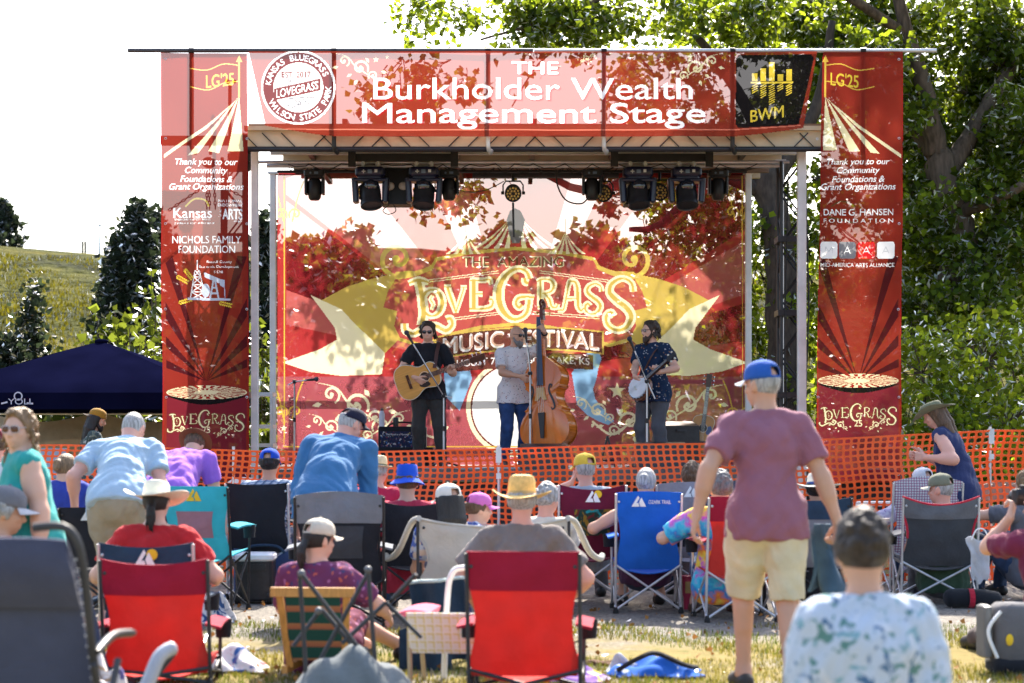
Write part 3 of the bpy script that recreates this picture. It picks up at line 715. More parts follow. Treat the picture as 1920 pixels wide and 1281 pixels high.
# ------------------------------------------------------------------ ground, hill
def gravel_mat():
    m, N, L, b = _nt('ground_mat')
    tc = N.new('ShaderNodeTexCoord')
    def noise(sc, det=6, dist=0.0):
        n = N.new('ShaderNodeTexNoise'); n.inputs['Scale'].default_value = sc; n.inputs['Detail'].default_value = det; n.inputs['Distortion'].default_value = dist
        L.new(tc.outputs['Object'], n.inputs['Vector']); return n.outputs[0]
    def ramp(src, stops):
        r = N.new('ShaderNodeValToRGB')
        while len(r.color_ramp.elements) < len(stops): r.color_ramp.elements.new(.5)
        for i, (p, c) in enumerate(stops): r.color_ramp.elements[i].position = p; r.color_ramp.elements[i].color = c4(c)
        L.new(src, r.inputs[0]); return r.outputs[0]
    vo = N.new('ShaderNodeTexVoronoi'); vo.inputs['Scale'].default_value = 55; L.new(tc.outputs['Object'], vo.inputs['Vector'])
    sp = N.new('ShaderNodeSeparateColor'); L.new(vo.outputs['Color'], sp.inputs[0])
    grav = ramp(sp.outputs[0], [(0, (.09, .083, .075)), (.5, (.165, .15, .13)), (1, (.27, .24, .205))])
    dry = ramp(noise(9, 8), [(.25, (.13, .10, .035)), (.5, (.20, .155, .055)), (.75, (.075, .08, .018))])
    xyz = N.new('ShaderNodeSeparateXYZ'); L.new(tc.outputs['Object'], xyz.inputs[0])
    ad = N.new('ShaderNodeMath'); ad.operation = 'MULTIPLY_ADD'; ad.inputs[1].default_value = 2.2; L.new(noise(.9, 5, .4), ad.inputs[0]); L.new(xyz.outputs[1], ad.inputs[2])
    mr = N.new('ShaderNodeMapRange'); mr.inputs[1].default_value = 12.9; mr.inputs[2].default_value = 13.9; L.new(ad.outputs[0], mr.inputs[0])
    mr2 = N.new('ShaderNodeMapRange'); mr2.inputs[1].default_value = 19.6; mr2.inputs[2].default_value = 18.6; L.new(ad.outputs[0], mr2.inputs[0])
    mu = N.new('ShaderNodeMath'); mu.operation = 'MULTIPLY'; L.new(mr.outputs[0], mu.inputs[0]); L.new(mr2.outputs[0], mu.inputs[1])
    # a bare stony patch in the grass
    pt = N.new('ShaderNodeValToRGB'); pt.color_ramp.elements[0].position = .50; pt.color_ramp.elements[1].position = .60; L.new(noise(1.3, 6, .3), pt.inputs[0])
    mx0 = N.new('ShaderNodeMath'); mx0.operation = 'MAXIMUM'; L.new(mu.outputs[0], mx0.inputs[0])
    ps = N.new('ShaderNodeMath'); ps.operation = 'MULTIPLY'; ps.inputs[1].default_value = .75; L.new(pt.outputs[0], ps.inputs[0]); L.new(ps.outputs[0], mx0.inputs[1])
    mx = N.new('ShaderNodeMixRGB'); L.new(mx0.outputs[0], mx.inputs[0]); L.new(dry, mx.inputs[1]); L.new(grav, mx.inputs[2])
    L.new(mx.outputs[0], b.inputs['Base Color']); b.inputs['Roughness'].default_value = .95; b.inputs['Specular IOR Level'].default_value = .1
    bp = N.new('ShaderNodeBump'); bp.inputs['Strength'].default_value = .6; bp.inputs['Distance'].default_value = .02; L.new(noise(45, 6), bp.inputs['Height']); L.new(bp.outputs[0], b.inputs['Normal'])
    return m
def hill_z(x, y):
    s = min(1, max(0, (y - 34) / 88.0)); s = s * s * (3 - 2 * s)
    top = 13.9 - .028 * (x + 33) if x > -33 else 13.9
    back = max(0, y - 124) * .03
    return s * max(4, top) - back + .5 * math.sin(x * .13 + y * .07) * s + .25 * math.sin(x * .31 - y * .23) * s
M_GROUND = gravel_mat()
g = MB()
ys = [-30, -10, 0, 4, 8, 12, 16, 20, 25, 30, 34] + [34 + 4 * i for i in range(1, 26)] + [150, 200, 300, 600, 1500]
xs = [-900, -400, -200, -120] + [-90 + 6 * i for i in range(31)] + [120, 200, 400, 900]
vs = [(x, y, hill_z(x, y) if y > 34 else 0.0) for y in ys for x in xs]; nx = len(xs)
g.add(vs, [(j * nx + i, j * nx + i + 1, (j + 1) * nx + i + 1, (j + 1) * nx + i) for j in range(len(ys) - 1) for i in range(nx - 1)])
def hill_mat():
    m, N, L, b = _nt('hill_grass'); tc = N.new('ShaderNodeTexCoord')
    mp = N.new('ShaderNodeMapping'); mp.inputs['Scale'].default_value = (1, .45, 1); L.new(tc.outputs['Object'], mp.inputs[0])
    n = N.new('ShaderNodeTexNoise'); n.inputs['Scale'].default_value = .16; n.inputs['Detail'].default_value = 9; n.inputs['Roughness'].default_value = .68; L.new(mp.outputs[0], n.inputs['Vector'])
    r = N.new('ShaderNodeValToRGB')
    for i, (p, c) in enumerate([(.36, (.008, .012, .003)), (.46, (.045, .048, .005)), (.57, (.085, .074, .006)), (.74, (.12, .095, .012))]):
        if i > 1: r.color_ramp.elements.new(.5)
        r.color_ramp.elements[i].position = p; r.color_ramp.elements[i].color = c4(c)
    L.new(n.outputs[0], r.inputs[0]); L.new(r.outputs[0], b.inputs['Base Color']); b.inputs['Roughness'].default_value = 1; b.inputs['Specular IOR Level'].default_value = .05
    bp = N.new('ShaderNodeBump'); bp.inputs['Strength'].default_value = 1; bp.inputs['Distance'].default_value = 1.5; n2 = N.new('ShaderNodeTexNoise'); n2.inputs['Scale'].default_value = 1.2; n2.inputs['Detail'].default_value = 8
    L.new(mp.outputs[0], n2.inputs['Vector']); L.new(n2.outputs[0], bp.inputs['Height']); L.new(bp.outputs[0], b.inputs['Normal'])
    return m
M_HILL = hill_mat()
go = g.build('ground', [M_GROUND, M_HILL], smooth=180); tag(go, kind='structure')
for p in go.data.polygons:
    p.material_index = 1 if p.center.y > 30 else 0

# grass in the foreground, tufts on the verge and long grass on the hill foot: nobody could count it
def blades(name, pts, hgt, wid, m, seed, lean=.35):
    r = np.random.default_rng(seed); n = len(pts); P = np.asarray(pts, float)
    hh = hgt * r.uniform(.5, 1.15, n) * (P[:, 3] if P.shape[1] > 3 else 1); a = r.uniform(0, 6.28, n); ln = r.uniform(0, lean, n) * hh; b = r.uniform(0, 6.28, n)
    s = np.stack((np.cos(a), np.sin(a), np.zeros(n)), 1) * wid / 2; t = np.stack((np.cos(b) * ln, np.sin(b) * ln, hh), 1); P = P[:, :3]
    V = np.stack((P - s, P + s, P + s * .6 + t * .55, P - s * .6 + t * .55, P + t * 1.0 + s * .1), 1).reshape(-1, 3)
    i = np.arange(n)[:, None] * 5
    Q = np.concatenate((i + np.array([[0, 1, 2, 3]]), i + np.array([[3, 2, 4, 4]])), 0)
    me = bpy.data.meshes.new(name); me.from_pydata(V.tolist(), [], [tuple(q) if q[2] != q[3] else tuple(q[:3]) for q in Q.tolist()]); me.materials.append(m)
    o = bpy.data.objects.new(name, me); COL.objects.link(o); return tag(o, kind='stuff')
def vnoise(x, y, s, seed=0):
    return .5 + .25 * (math.sin(x * s + seed) * math.cos(y * s * 1.3 + seed * 2) + math.sin(x * s * 2.1 + y * s * 1.7 + seed * 3)) + .0
M_GRASS = leaf_mat('dry_grass_blade', (.11, .092, .018), (.075, .066, .010), .5)
M_GRASS2 = leaf_mat('green_grass_blade', (.05, .065, .012), (.05, .06, .008), .4)
pts = []
for i in range(60000):
    y = rnd.uniform(6.5, 13.4); x = rnd.uniform(-.30 * y - .2, .30 * y + .2); w = vnoise(x, y, 1.7, 2)
    if y > 11.2 and w < .55: continue
    if w < .33: continue
    pts.append((x, y, 0, .6 + w * .7))
tag(blades('dry_grass', pts, .036, .007, M_GRASS, 1), 'short sunlit dry grass in front of the chairs', 'grass')
pts = []
for i in range(34000):
    y = rnd.uniform(7, 13.6); x = rnd.uniform(-.30 * y, .30 * y); w = vnoise(x, y, 1.3, 5)
    if w < .55: continue
    pts.append((x, y, 0, w))
tag(blades('green_grass', pts, .055, .007, M_GRASS2, 2), 'greener grass tufts along the edge of the gravel', 'grass')
pts = []
for i in range(64000):
    y = 38 + 60 * rnd.random() ** 1.6; x = rnd.uniform(-.31 * y, .16 * y); w = vnoise(x, y, .35, 1)
    if w < .25: continue
    pts.append((x, y, hill_z(x, y) - .05, .4 + w * (1.0 if y > 45 else .8)))
tag(blades('prairie_grass', pts, .24, .10, leaf_mat('prairie_blade', (.060, .052, .004), (.055, .048, .003), .6), 3), 'tall yellow prairie grass on the hillside', 'grass')

LT = []
for i in range(800):
    y = rnd.uniform(7, 15.5); LT.append((rnd.uniform(-.3 * y, .3 * y), y, .012 + rnd.random() * .02))
# ------------------------------------------------------------------ trees
def leaves_mesh(name, C, size, m, parent, seed, droop=.5, heart=True):
    """C: leaf positions. Every leaf a folded heart-shaped blade"""
    r = np.random.default_rng(seed); n = len(C); C = np.asarray(C)
    d = r.normal(size=(n, 3)); d[:, 2] = d[:, 2] * .6 - droop; d /= np.linalg.norm(d, axis=1, keepdims=True)
    q = r.normal(size=(n, 3)); s = np.cross(d, q); s /= np.linalg.norm(s, axis=1, keepdims=True); nn = np.cross(s, d)
    L = (size * r.uniform(.65, 1.25, n))[:, None]
    V = np.stack((C, C + (d * .35 + s * .48 + nn * .12) * L, C + d * 1.05 * L - nn * .08 * L, C + (d * .35 - s * .48 + nn * .12) * L), 1).reshape(-1, 3)
    i = np.arange(n)[:, None] * 4
    T = np.concatenate((i + np.array([[0, 1, 2]]), i + np.array([[0, 2, 3]])), 1).reshape(-1, 3)
    return np_mesh(name, V, T, m, parent, smooth=False)
tag(leaves_mesh('fallen_leaves', np.array(LT), .038, leaf_mat('fallen_leaf', (.20, .10, .03), (.05, .02, .005), .6), None, 77, .0), 'brown leaves and litter fallen on the grass and gravel', 'fallen leaves', kind='stuff')
def limb(mb, pts, r0, r1, n=9, seed=0, sub=5, wob=.03):
    r = random.Random(seed); P = catmull(pts, sub); k = len(P)
    P = [Vector(p) + Vector((r.gauss(0, 1), r.gauss(0, 1), r.gauss(0, 1))) * wob * (r0 + (r1 - r0) * i / k) * (0 if i == 0 else 1) * 3 for i, p in enumerate(P)]
    mb.tube(P, [r0 + (r1 - r0) * (i / (k - 1)) ** .8 for i in range(k)], n); return P
def make_tree(label, base, trunk_pts, branches, blobs, leaf, size, m_leaf, m_bark, name='cottonwood_tree', seed=1, group=None, twig=.012):
    """base world; trunk_pts local [(x,y,z)], radius first/last; branches [(pts, r0, r1)]; blobs [(centre, radii, count)]"""
    t = thing(name, label, 'tree', base, 0, group); mb = MB(); limb(mb, trunk_pts[0], trunk_pts[1], trunk_pts[2], 12, seed)
    mb.build('trunk', m_bark, t, smooth=180)
    nodes = []
    for i, (p, r0, r1) in enumerate(branches):
        b = MB(); q = limb(b, p, r0, r1, 8, seed + i); b.build('branch', m_bark, t, smooth=180); nodes += q[2:]
    r = random.Random(seed * 3 + 1); tw = MB(); LV = []; nd = [Vector(q) for q in nodes] + [Vector(trunk_pts[0][-1])]
    for c, rad, cnt in blobs:
        c = Vector(c); near = min(nd, key=lambda q: (q - c).length); k = max(3, int(cnt / 55)); cl = []
        for j in range(k):
            while True:
                u = Vector((r.uniform(-1, 1), r.uniform(-1, 1), r.uniform(-1, 1)))
                if .25 < u.length < 1: break
            e = c + Vector((u.x * rad[0], u.y * rad[1], u.z * rad[2])); cl.append(e)
            st = near.lerp(c, .45 + .5 * r.random()) if (near - c).length < 4 else c
            md = st.lerp(e, .5) + Vector((0, 0, .08 + .1 * r.random())); tw.tube([st, md, e], [twig, twig * .7, twig * .35], 4, cap=False)
        per = int(cnt / k)
        for e in cl:
            sc = r.uniform(.6, 1.3)
            for _ in range(per):
                LV.append((e.x + r.gauss(0, .17) * sc, e.y + r.gauss(0, .17) * sc, e.z + r.gauss(-.06, .15) * sc))
    if tw.v: tw.build('twigs', m_bark, t)
    leaves_mesh('crown', np.array(LV) if LV else np.zeros((1, 3)), size, m_leaf, t, seed)
    return t
M_LEAF = leaf_mat('cottonwood_leaf', (.022, .038, .006), (.16, .20, .010), .65)
M_LEAF2 = leaf_mat('shrub_leaf', (.030, .050, .007), (.24, .28, .014), .55)
M_WEED = leaf_mat('weed_leaf', (.022, .034, .006), (.07, .085, .008), .5)
M_LEAFD = leaf_mat('background_leaf', (.030, .045, .010), (.11, .125, .012), .55)
def at(px, py, Y, o=(0, 0, 0)): return (PX(px, Y) - o[0], Y - o[1], PZ(py, Y) - o[2])

# the big cottonwood on the right, with the limbs of the photograph
TY = 31.5
b0 = (PX(1790, TY), TY, 0)
A = lambda px, py, dy=0.0: at(px, py, TY + dy, b0)
tr = [(0, 0, -.1), (0, .0, 1.5)] + [A(1790, 620), A(1795, 500), A(1790, 400), A(1755, 290)]
br = [([A(1755, 290), A(1735, 180, -.2), A(1690, 20, -.3), A(1660, -120, -.4)], .22, .06), ([A(1770, 330), A(1830, 240, .3), A(1880, 150, .6), A(1960, 20, .9), A(2040, -100, 1)], .20, .05),
      ([A(1792, 400), A(1850, 380, -.5), A(1930, 340, -.9), A(2010, 270, -1.2)], .15, .05), ([A(1795, 520), A(1850, 430, .5), A(1920, 370, .9), A(2020, 330, 1.2)], .12, .04),
      ([A(1755, 300), A(1640, 150, .8), A(1520, 10, 1.0), A(1420, -80, 1.2)], .14, .04), ([A(1690, 60, -.3), A(1560, -20, -.9), A(1380, -60, -1.2), A(1200, -30, -1.4), A(1050, 30, -1.5), A(900, 75, -1.5)], .10, .018),
      ([A(1050, 30, -1.5), A(960, -10, -1.6), A(860, -10, -1.7), A(770, 10, -1.7)], .03, .01), ([A(1200, -30, -1.4), A(1090, 60, -1.2), A(1010, 120, -1.1), A(960, 200, -1.0)], .03, .01)]
r2 = random.Random(5); bl = []
def blob(px, py, dy, rx, rz, ry, n): bl.append((A(px, py, dy), (rx, ry, rz), n))
for px, py in [(1570, 60), (1640, 30), (1720, 60), (1830, 50), (1900, 60), (1500, 30), (1420, 30), (1860, 130), (1920, 160), (1700, 180), (1720, 260), (1880, 250), (1930, 280),
               (1720, 350), (1870, 320), (1930, 370), (1730, 440), (1850, 470), (1910, 470), (1720, 520), (1760, 560), (1850, 560), (1920, 560), (1700, 600), (1560, 110), (1620, 120), (1660, 160)]:
    blob(px, py, r2.uniform(.3, 2.0) if 1650 < px < 1900 and 60 < py < 520 else r2.uniform(-1.3, 1.6), .66, .58, .9, 1150)
for px, py in [(1790, 20), (1580, 10), (1450, 5), (1300, 10), (1380, 20), (1540, 200), (1460, 170), (1380, 230), (1290, 300), (1330, 380), (1250, 350), (1200, 250), (1380, 330), (1280, 430), (1360, 450), (1220, 430), (1150, 370), (1310, 520), (1370, 560), (1260, 190), (1150, 170), (1300, 130), (1200, 110)]:
    blob(px, py, r2.uniform(.2, 2.2), .62, .5, .9, 520 if px > 1280 else 260)
for px, py, n in [(1330, 25, 380), (1250, 15, 330), (1160, 25, 360), (1110, 15, 320), (770, 15, 110), (830, 25, 150), (880, 20, 170), (955, 15, 330), (1010, 15, 300), (1050, 25, 420), (1090, 55, 400), (780, 40, 70), (985, 60, 220)]: blob(px, py, -1.5, .38, .28, .5, n)
for px, py, n in [(790, 150, 330), (740, 205, 420), (800, 215, 380), (700, 190, 160), (850, 180, 120)]: blob(px, py, -1.6, .42, .26, .4, n)
for px, py, n in [(860, 365, 150), (880, 345, 80), (790, 375, 90), (930, 300, 120)]: blob(px, py, -1.6, .22, .18, .3, n)
for px, py in [(1700, 330), (1840, 200), (1900, 180), (1850, 400), (1900, 430), (1700, 420), (1690, 500), (1820, 540), (1880, 520), (1740, 600), (1800, 620), (1880, 620), (1690, 240), (1640, 240), (1760, 180)]: blob(px, py, r2.uniform(1.4, 2.8), .8, .7, .8, 1000)
for k in range(40):      # the high crown and the side out of frame, which shade the stage and the lawn
    blob(r2.uniform(1620, 2400), r2.uniform(-480, -60), r2.uniform(-3.2, 3.0), 1.0, .8, 1.3, 560)
for k in range(26): blob(r2.uniform(1380, 2150), r2.uniform(-960, -430), r2.uniform(-1.5, 2.5), 1.0, .8, 1.2, 430)
for px, py in [(1800, 480), (1765, 560), (1835, 330), (1705, 200), (1885, 190), (1740, 390), (1830, 600)]: blob(px, py, -.7, .42, .34, .3, 300)
for k in range(16): blob(r2.uniform(1960, 2350), r2.uniform(0, 600), r2.uniform(-2, 2.5), .9, .8, 1.2, 520)
make_tree('tall cottonwood with a thick forked trunk standing beside the red banner at right', b0, (tr, .42, .26), br, bl, None, .125, M_LEAF, M_BARK, seed=4)
# a second trunk directly behind the stage corner
TY2 = 30.0; b1 = (PX(1470, TY2), TY2, 0); A2 = lambda px, py, dy=0.0: at(px, py, TY2 + dy, b1)
bl = [(A2(px, py, dy), (.7, .9, .7), n) for px, py, dy, n in [(1440, 420, .6, 700), (1440, 560, .4, 700), (1500, 480, .8, 650), (1380, 640, .8, 500), (1540, 350, .8, 600), (1440, 680, .3, 600), (1540, 620, .9, 600), (1340, 300, .9, 500), (1620, 500, 1.2, 600), (1600, 700, 1, 600), (1250, 250, 1, 300), (1440, 780, .6, 600), (1530, 800, .8, 600), (1340, 480, 1.2, 350), (1280, 390, 1.3, 300)]]
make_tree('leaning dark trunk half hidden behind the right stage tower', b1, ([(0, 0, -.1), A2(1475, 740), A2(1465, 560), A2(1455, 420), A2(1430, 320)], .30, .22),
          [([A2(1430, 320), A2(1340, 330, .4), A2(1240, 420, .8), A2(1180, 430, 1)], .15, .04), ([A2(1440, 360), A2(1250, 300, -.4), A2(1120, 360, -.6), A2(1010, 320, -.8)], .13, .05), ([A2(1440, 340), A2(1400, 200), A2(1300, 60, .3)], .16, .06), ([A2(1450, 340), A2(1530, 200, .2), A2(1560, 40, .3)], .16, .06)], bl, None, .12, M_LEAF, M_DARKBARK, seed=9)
# sunlit shrubs along the right, behind the fence
for i, (px, py, Y, rx, rz, n, lb) in enumerate([(1730, 700, 26.5, .8, .8, 2600, 'bright leafy sapling right beside the right banner'), (1850, 680, 27.5, 1.0, .9, 3000, 'sunlit broad shrub behind the woman in the olive hat'), (1760, 840, 25.5, .8, .55, 2400, 'low bright green bush at the foot of the right banner'),
                                          (1890, 800, 26, .8, .7, 2400, 'dense shrub behind the orange fence at the right edge'), (1960, 700, 28, 1.0, 1.0, 2400, 'shrub growing past the right edge of the lawn')]):
    b = (PX(px, Y), Y, 0); zc = PZ(py, Y)
    bls = [((0, 0, zc), (rx, rx, rz), int(n * .55)), ((rx * .5, .2, zc * .5), (rx * .8, rx, zc * .45), int(n * .25)), ((-rx * .4, -.2, zc * .55), (rx * .8, rx, zc * .45), int(n * .2))]
    make_tree(lb, b, ([(0, 0, -.05), (.05, 0, zc * .5), (0, 0, zc)], .05, .02), [([(0, 0, .2), (.3, .1, zc * .6), (.5, .2, zc * 1.1)], .03, .01), ([(0, 0, .2), (-.3, -.1, zc * .6), (-.5, .1, zc * 1.1)], .03, .01)], bls, None, .105, M_LEAF2, M_BARK, 'leafy_shrub', 20 + i, 'shrubs behind the fence')
# dark cedars on the left
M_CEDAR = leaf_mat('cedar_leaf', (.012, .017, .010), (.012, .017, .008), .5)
def cedar(label, px, top, Y, wid, n, seed, size=.16, group='dark cedars on the hillside', m=None, ragged=.25):
    z0 = hill_z(PX(px, Y), Y) if Y > 34 else 0.0
    b = (PX(px, Y), Y, z0); hgt = PZ(top, Y) - z0; t = thing('cedar_tree', label, 'tree', b, 0, group); r = random.Random(seed)
    mb = MB(); limb(mb, [(0, 0, -.1), (.05, 0, hgt * .5), (0, 0, hgt * .96)], hgt * .025 + .03, .02, 8, seed); mb.build('trunk', M_DARKBARK, t, smooth=180)
    LV = []
    for j in range(int(n / 30)):
        f = r.random() ** .75; z = hgt * (.06 + .92 * f); rad = wid * (1 - f) ** .8 * (.55 + .45 * r.random()) + .06; a = r.uniform(0, 6.28)
        rad *= 1 + ragged * math.sin(a * 3 + z * 2 + seed)
        e = (math.cos(a) * rad, math.sin(a) * rad, z)
        for _ in range(30):
            q = r.random() ** .6; LV.append((e[0] * q + r.gauss(0, .10), e[1] * q + r.gauss(0, .10), z + (1 - q) * -.15 + r.gauss(.04, .16)))
    leaves_mesh('crown', np.array(LV), size, m or M_CEDAR, t, seed, droop=-.4); return t
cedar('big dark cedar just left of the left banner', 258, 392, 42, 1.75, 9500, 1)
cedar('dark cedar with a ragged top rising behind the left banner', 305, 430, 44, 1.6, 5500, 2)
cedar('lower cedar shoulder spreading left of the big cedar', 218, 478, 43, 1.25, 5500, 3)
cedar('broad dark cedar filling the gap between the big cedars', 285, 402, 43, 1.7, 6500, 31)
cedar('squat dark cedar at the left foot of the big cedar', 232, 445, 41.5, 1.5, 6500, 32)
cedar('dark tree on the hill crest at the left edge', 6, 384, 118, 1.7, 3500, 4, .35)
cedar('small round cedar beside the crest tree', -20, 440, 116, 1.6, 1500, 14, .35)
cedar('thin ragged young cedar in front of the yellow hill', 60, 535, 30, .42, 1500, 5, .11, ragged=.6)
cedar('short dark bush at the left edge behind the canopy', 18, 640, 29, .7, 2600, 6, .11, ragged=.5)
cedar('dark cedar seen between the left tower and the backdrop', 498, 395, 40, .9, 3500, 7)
# far trees that show through the printed backdrop
for i, (px, top, Y, w, n) in enumerate([(560, 385, 48, 2.2, 3800), (650, 395, 50, 2.6, 4200), (760, 430, 52, 2.3, 3600), (860, 420, 54, 2.6, 3600), (980, 400, 55, 2.4, 3600), (1090, 390, 52, 2.4, 3400), (1150, 560, 42, 2.0, 2200)]):
    z0 = hill_z(PX(px, Y), Y); b = (PX(px, Y), Y, z0); zt = PZ(top, Y) - z0; bls = [((r2.uniform(-.5, .5) * w, r2.uniform(-1, 1), zt * q), (w * (.75 if q < .7 else .45), w * .8, zt * .17), n // 4) for q in (.22, .42, .60, .76)]
    ordn = ['short', 'round', 'thick', 'broad', 'pointed', 'loose', 'leafy'][i]
    place = ['behind the left end of the backdrop', 'behind the guitarist side of the backdrop', 'behind the left of the lettering', 'behind the middle of the backdrop', 'behind the right of the lettering', 'behind the right half of the backdrop', 'low behind the banjo player'][i]
    make_tree(f'{ordn} green tree standing far {place}', b, ([(0, 0, -.2), (.1, 0, zt * .4), (0, 0, zt * .85)], .16, .05), [], bls, None, .26, M_LEAFD, M_DARKBARK, 'distant_tree', 60 + i, 'trees behind the stage', .02)
# tall wild sunflowers by the canopy
for i, (px, top, Y) in enumerate([(205, 575, 28.5), (255, 615, 28), (285, 490, 33), (235, 640, 27.6), (175, 625, 28.4), (130, 655, 28), (95, 650, 28.6), (492, 600, 30), (502, 690, 29), (495, 780, 28)]):
    b = (PX(px, Y), Y, 0); hgt = PZ(top, Y); r = random.Random(90 + i); t = thing('wild_sunflower', 'tall leafy wild sunflower stalks growing behind the navy canopy' if px < 400 else 'leafy green weeds growing between the tower and the backdrop', 'plant', b, 0, 'wild sunflowers behind the canopy' if px < 400 else 'weeds behind the stage gap')
    mb = MB(); LV = []
    for k in range(7):
        a = r.uniform(0, 6.28); rr = r.uniform(0, .35); h1 = hgt * r.uniform(.75, 1.0); e = (math.cos(a) * rr, math.sin(a) * rr, h1); mb.tube([(0, 0, 0), (e[0] * .5, e[1] * .5, h1 * .5), e], [.014, .011, .006], 5)
        for q in range(60): f = r.uniform(.15, 1.03); LV.append((e[0] * f + r.gauss(0, .07), e[1] * f + r.gauss(0, .07), h1 * f))
    mb.build('stem', M_BARK, t); leaves_mesh('leaves', np.array(LV), .15, M_WEED, t, 40 + i, .3)
# things on the hill: thin mast, two marker posts and a picnic shelter
mb = MB(); Yh = 119; z = hill_z(PX(187, Yh), Yh); mb.tube([(0, 0, 0), (0, 0, PZ(420, Yh) - z)], [.09, .05], 6); mb.tube([(-.12, 0, PZ(423, Yh) - z), (.2, 0, PZ(422, Yh) - z)], .05, 5)
tag(mb.build('lamp_mast', M_ALU, None, (PX(187, Yh), Yh, z)), 'thin pale mast standing on the hill crest', 'mast')
for k, px in enumerate((155, 160)):
    z = hill_z(PX(px, Yh), Yh); mb = MB(); mb.box((0, 0, .4), (.12, .12, .8)); tag(mb.build('marker_post', M_BLACK, None, (PX(px, Yh), Yh, z)), 'short dark marker post of a close pair on the hill crest', 'post', 'marker posts on the crest')
Yp = 62; z = hill_z(PX(5, Yp), Yp); t = thing('picnic_shelter', 'small dark roofed picnic shelter low on the hillside', 'shelter', (PX(5, Yp), Yp, z))
mb = MB(); mb.box((0, 0, 1.15), (1.5, 1.2, .10)); mb.build('roof', M_DARKBARK, t)
for sx in (-.6, .6):
    for sy in (-.5, .5): mb = MB(); mb.box((sx, sy, .55), (.08, .08, 1.1)); mb.build('post', M_DARKBARK, t)
# ------------------------------------------------------------------ the mobile stage
DZ = 1.0
YB, YD = 21.4, 26.6      # front banners, backdrop
def kid(mb, name, m, par, base, **k):
    mb.xf(Matrix.Translation(-Vector(base))); return mb.build(name, m, par, **k)
X0, X1 = PX(310, 22), PX(1690, 22)
st_b = (0, 24.4, 0); stage = thing('stage', 'raised outdoor concert stage with a flat roof on pale metal posts', 'stage', st_b)
mb = MB(); mb.box(((X0 + X1) / 2, 24.5, DZ - .07), (X1 - X0, 5.2, .14)); kid(mb, 'deck', M_DECK, stage, st_b)
mb = MB(); mb.box(((X0 + X1) / 2, 22.0, .43), (X1 - X0 - .1, .03, .85)); kid(mb, 'skirt', M_SKIRT, stage, st_b)
for px, Y, top in ((478, 21.9, 275), (1503, 21.9, 275), (1463, 24.2, 300), (512, 26.2, 322), (1403, 26.2, 322)):
    mb = MB(); w = .10 if px in (1503,) else .085; x = PX(px, Y); zt = PZ(top, Y); mb.rbox((x, Y, zt / 2), (w, w, zt), .012)
    mb.box((x, Y, zt - .02), (w + .05, w + .05, .03)); mb.box((x, Y, DZ + .01), (w + .08, w + .08, .02)); kid(mb, 'post', M_WHITEMETAL, stage, st_b)
ZF, ZB = 4.98, 5.27
def roof_z(Y): return ZF + (ZB - ZF) * (Y - 21.7) / 5.2
XL, XR = PX(466, 21.7), PX(1540, 21.7)
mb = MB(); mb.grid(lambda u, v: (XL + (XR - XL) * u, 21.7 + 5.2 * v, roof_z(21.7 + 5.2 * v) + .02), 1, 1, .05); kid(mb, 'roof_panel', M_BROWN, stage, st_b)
mb = MB(); zt, zb = PZ(243, 21.65), PZ(277, 21.65); mb.box(((XL + XR) / 2, 21.62, (zt + zb) / 2 - .01), (XR - XL, .04, zt - zb - .03)); mb.box(((XL + XR) / 2, 21.60, zt), (XR - XL + .06, .12, .05)); kid(mb, 'front_fascia', M_TAN, stage, st_b)
mb = MB(); mb.tube([(XL - .03, 21.58, zb - .03), (XR + .1, 21.58, zb - .03)], .032, 10); kid(mb, 'front_pipe', M_BLACK, stage, st_b)
r = random.Random(2); mb = MB()
for k in range(30):
    x = XL + (XR - XL) * (k + .5) / 30; mb.tube([(x, 21.58, zb), (x + r.choice((-.16, .16)), 21.585, zt - .05)], .008, 4)
kid(mb, 'truss_lacing', M_BLACK, stage, st_b)
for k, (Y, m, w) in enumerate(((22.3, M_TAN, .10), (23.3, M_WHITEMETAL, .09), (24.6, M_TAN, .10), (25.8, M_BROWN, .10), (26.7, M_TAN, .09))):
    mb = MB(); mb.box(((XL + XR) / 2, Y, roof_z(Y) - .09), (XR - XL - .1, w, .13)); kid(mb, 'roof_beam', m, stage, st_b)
for px in (660, 850, 1160, 1320, 560, 1000, 1420):
    x = PX(px, 22.8); mb = MB(); mb.box((x, 24.3, roof_z(24.3) - .06), (.06, 5.0, .07)); kid(mb, 'rafter', M_BLACK, stage, st_b)
for px in (660, 852, 1152, 1330):        # hanging brackets of the light bars
    x = PX(px, 22.6); mb = MB(); mb.box((x, 22.6, PZ(285, 22.6)), (.09, .06, .36)); kid(mb, 'bracket', M_BLACK, stage, st_b)
for p0, p1 in ((660, 852), (1152, 1330)):
    mb = MB(); mb.box((PX((p0 + p1) / 2, 22.75), 22.75, PZ(296, 22.75)), (PX(p1, 22.75) - PX(p0, 22.75), .07, .09)); kid(mb, 'light_bar', M_BLACK, stage, st_b)
for y, Y, x0, x1, rr in ((311, 23.0, 500, 1462, .028), (322, 23.6, 520, 1400, .02), (328, 24.2, 886, 1160, .045), (304, 22.9, 480, 1480, .02)):
    mb = MB(); mb.tube([(PX(x0, Y), Y, PZ(y, Y)), (PX(x1, Y), Y, PZ(y, Y))], rr, 8); kid(mb, 'cross_pipe', M_BLACK if y in (328, 322) else M_ALU, stage, st_b)
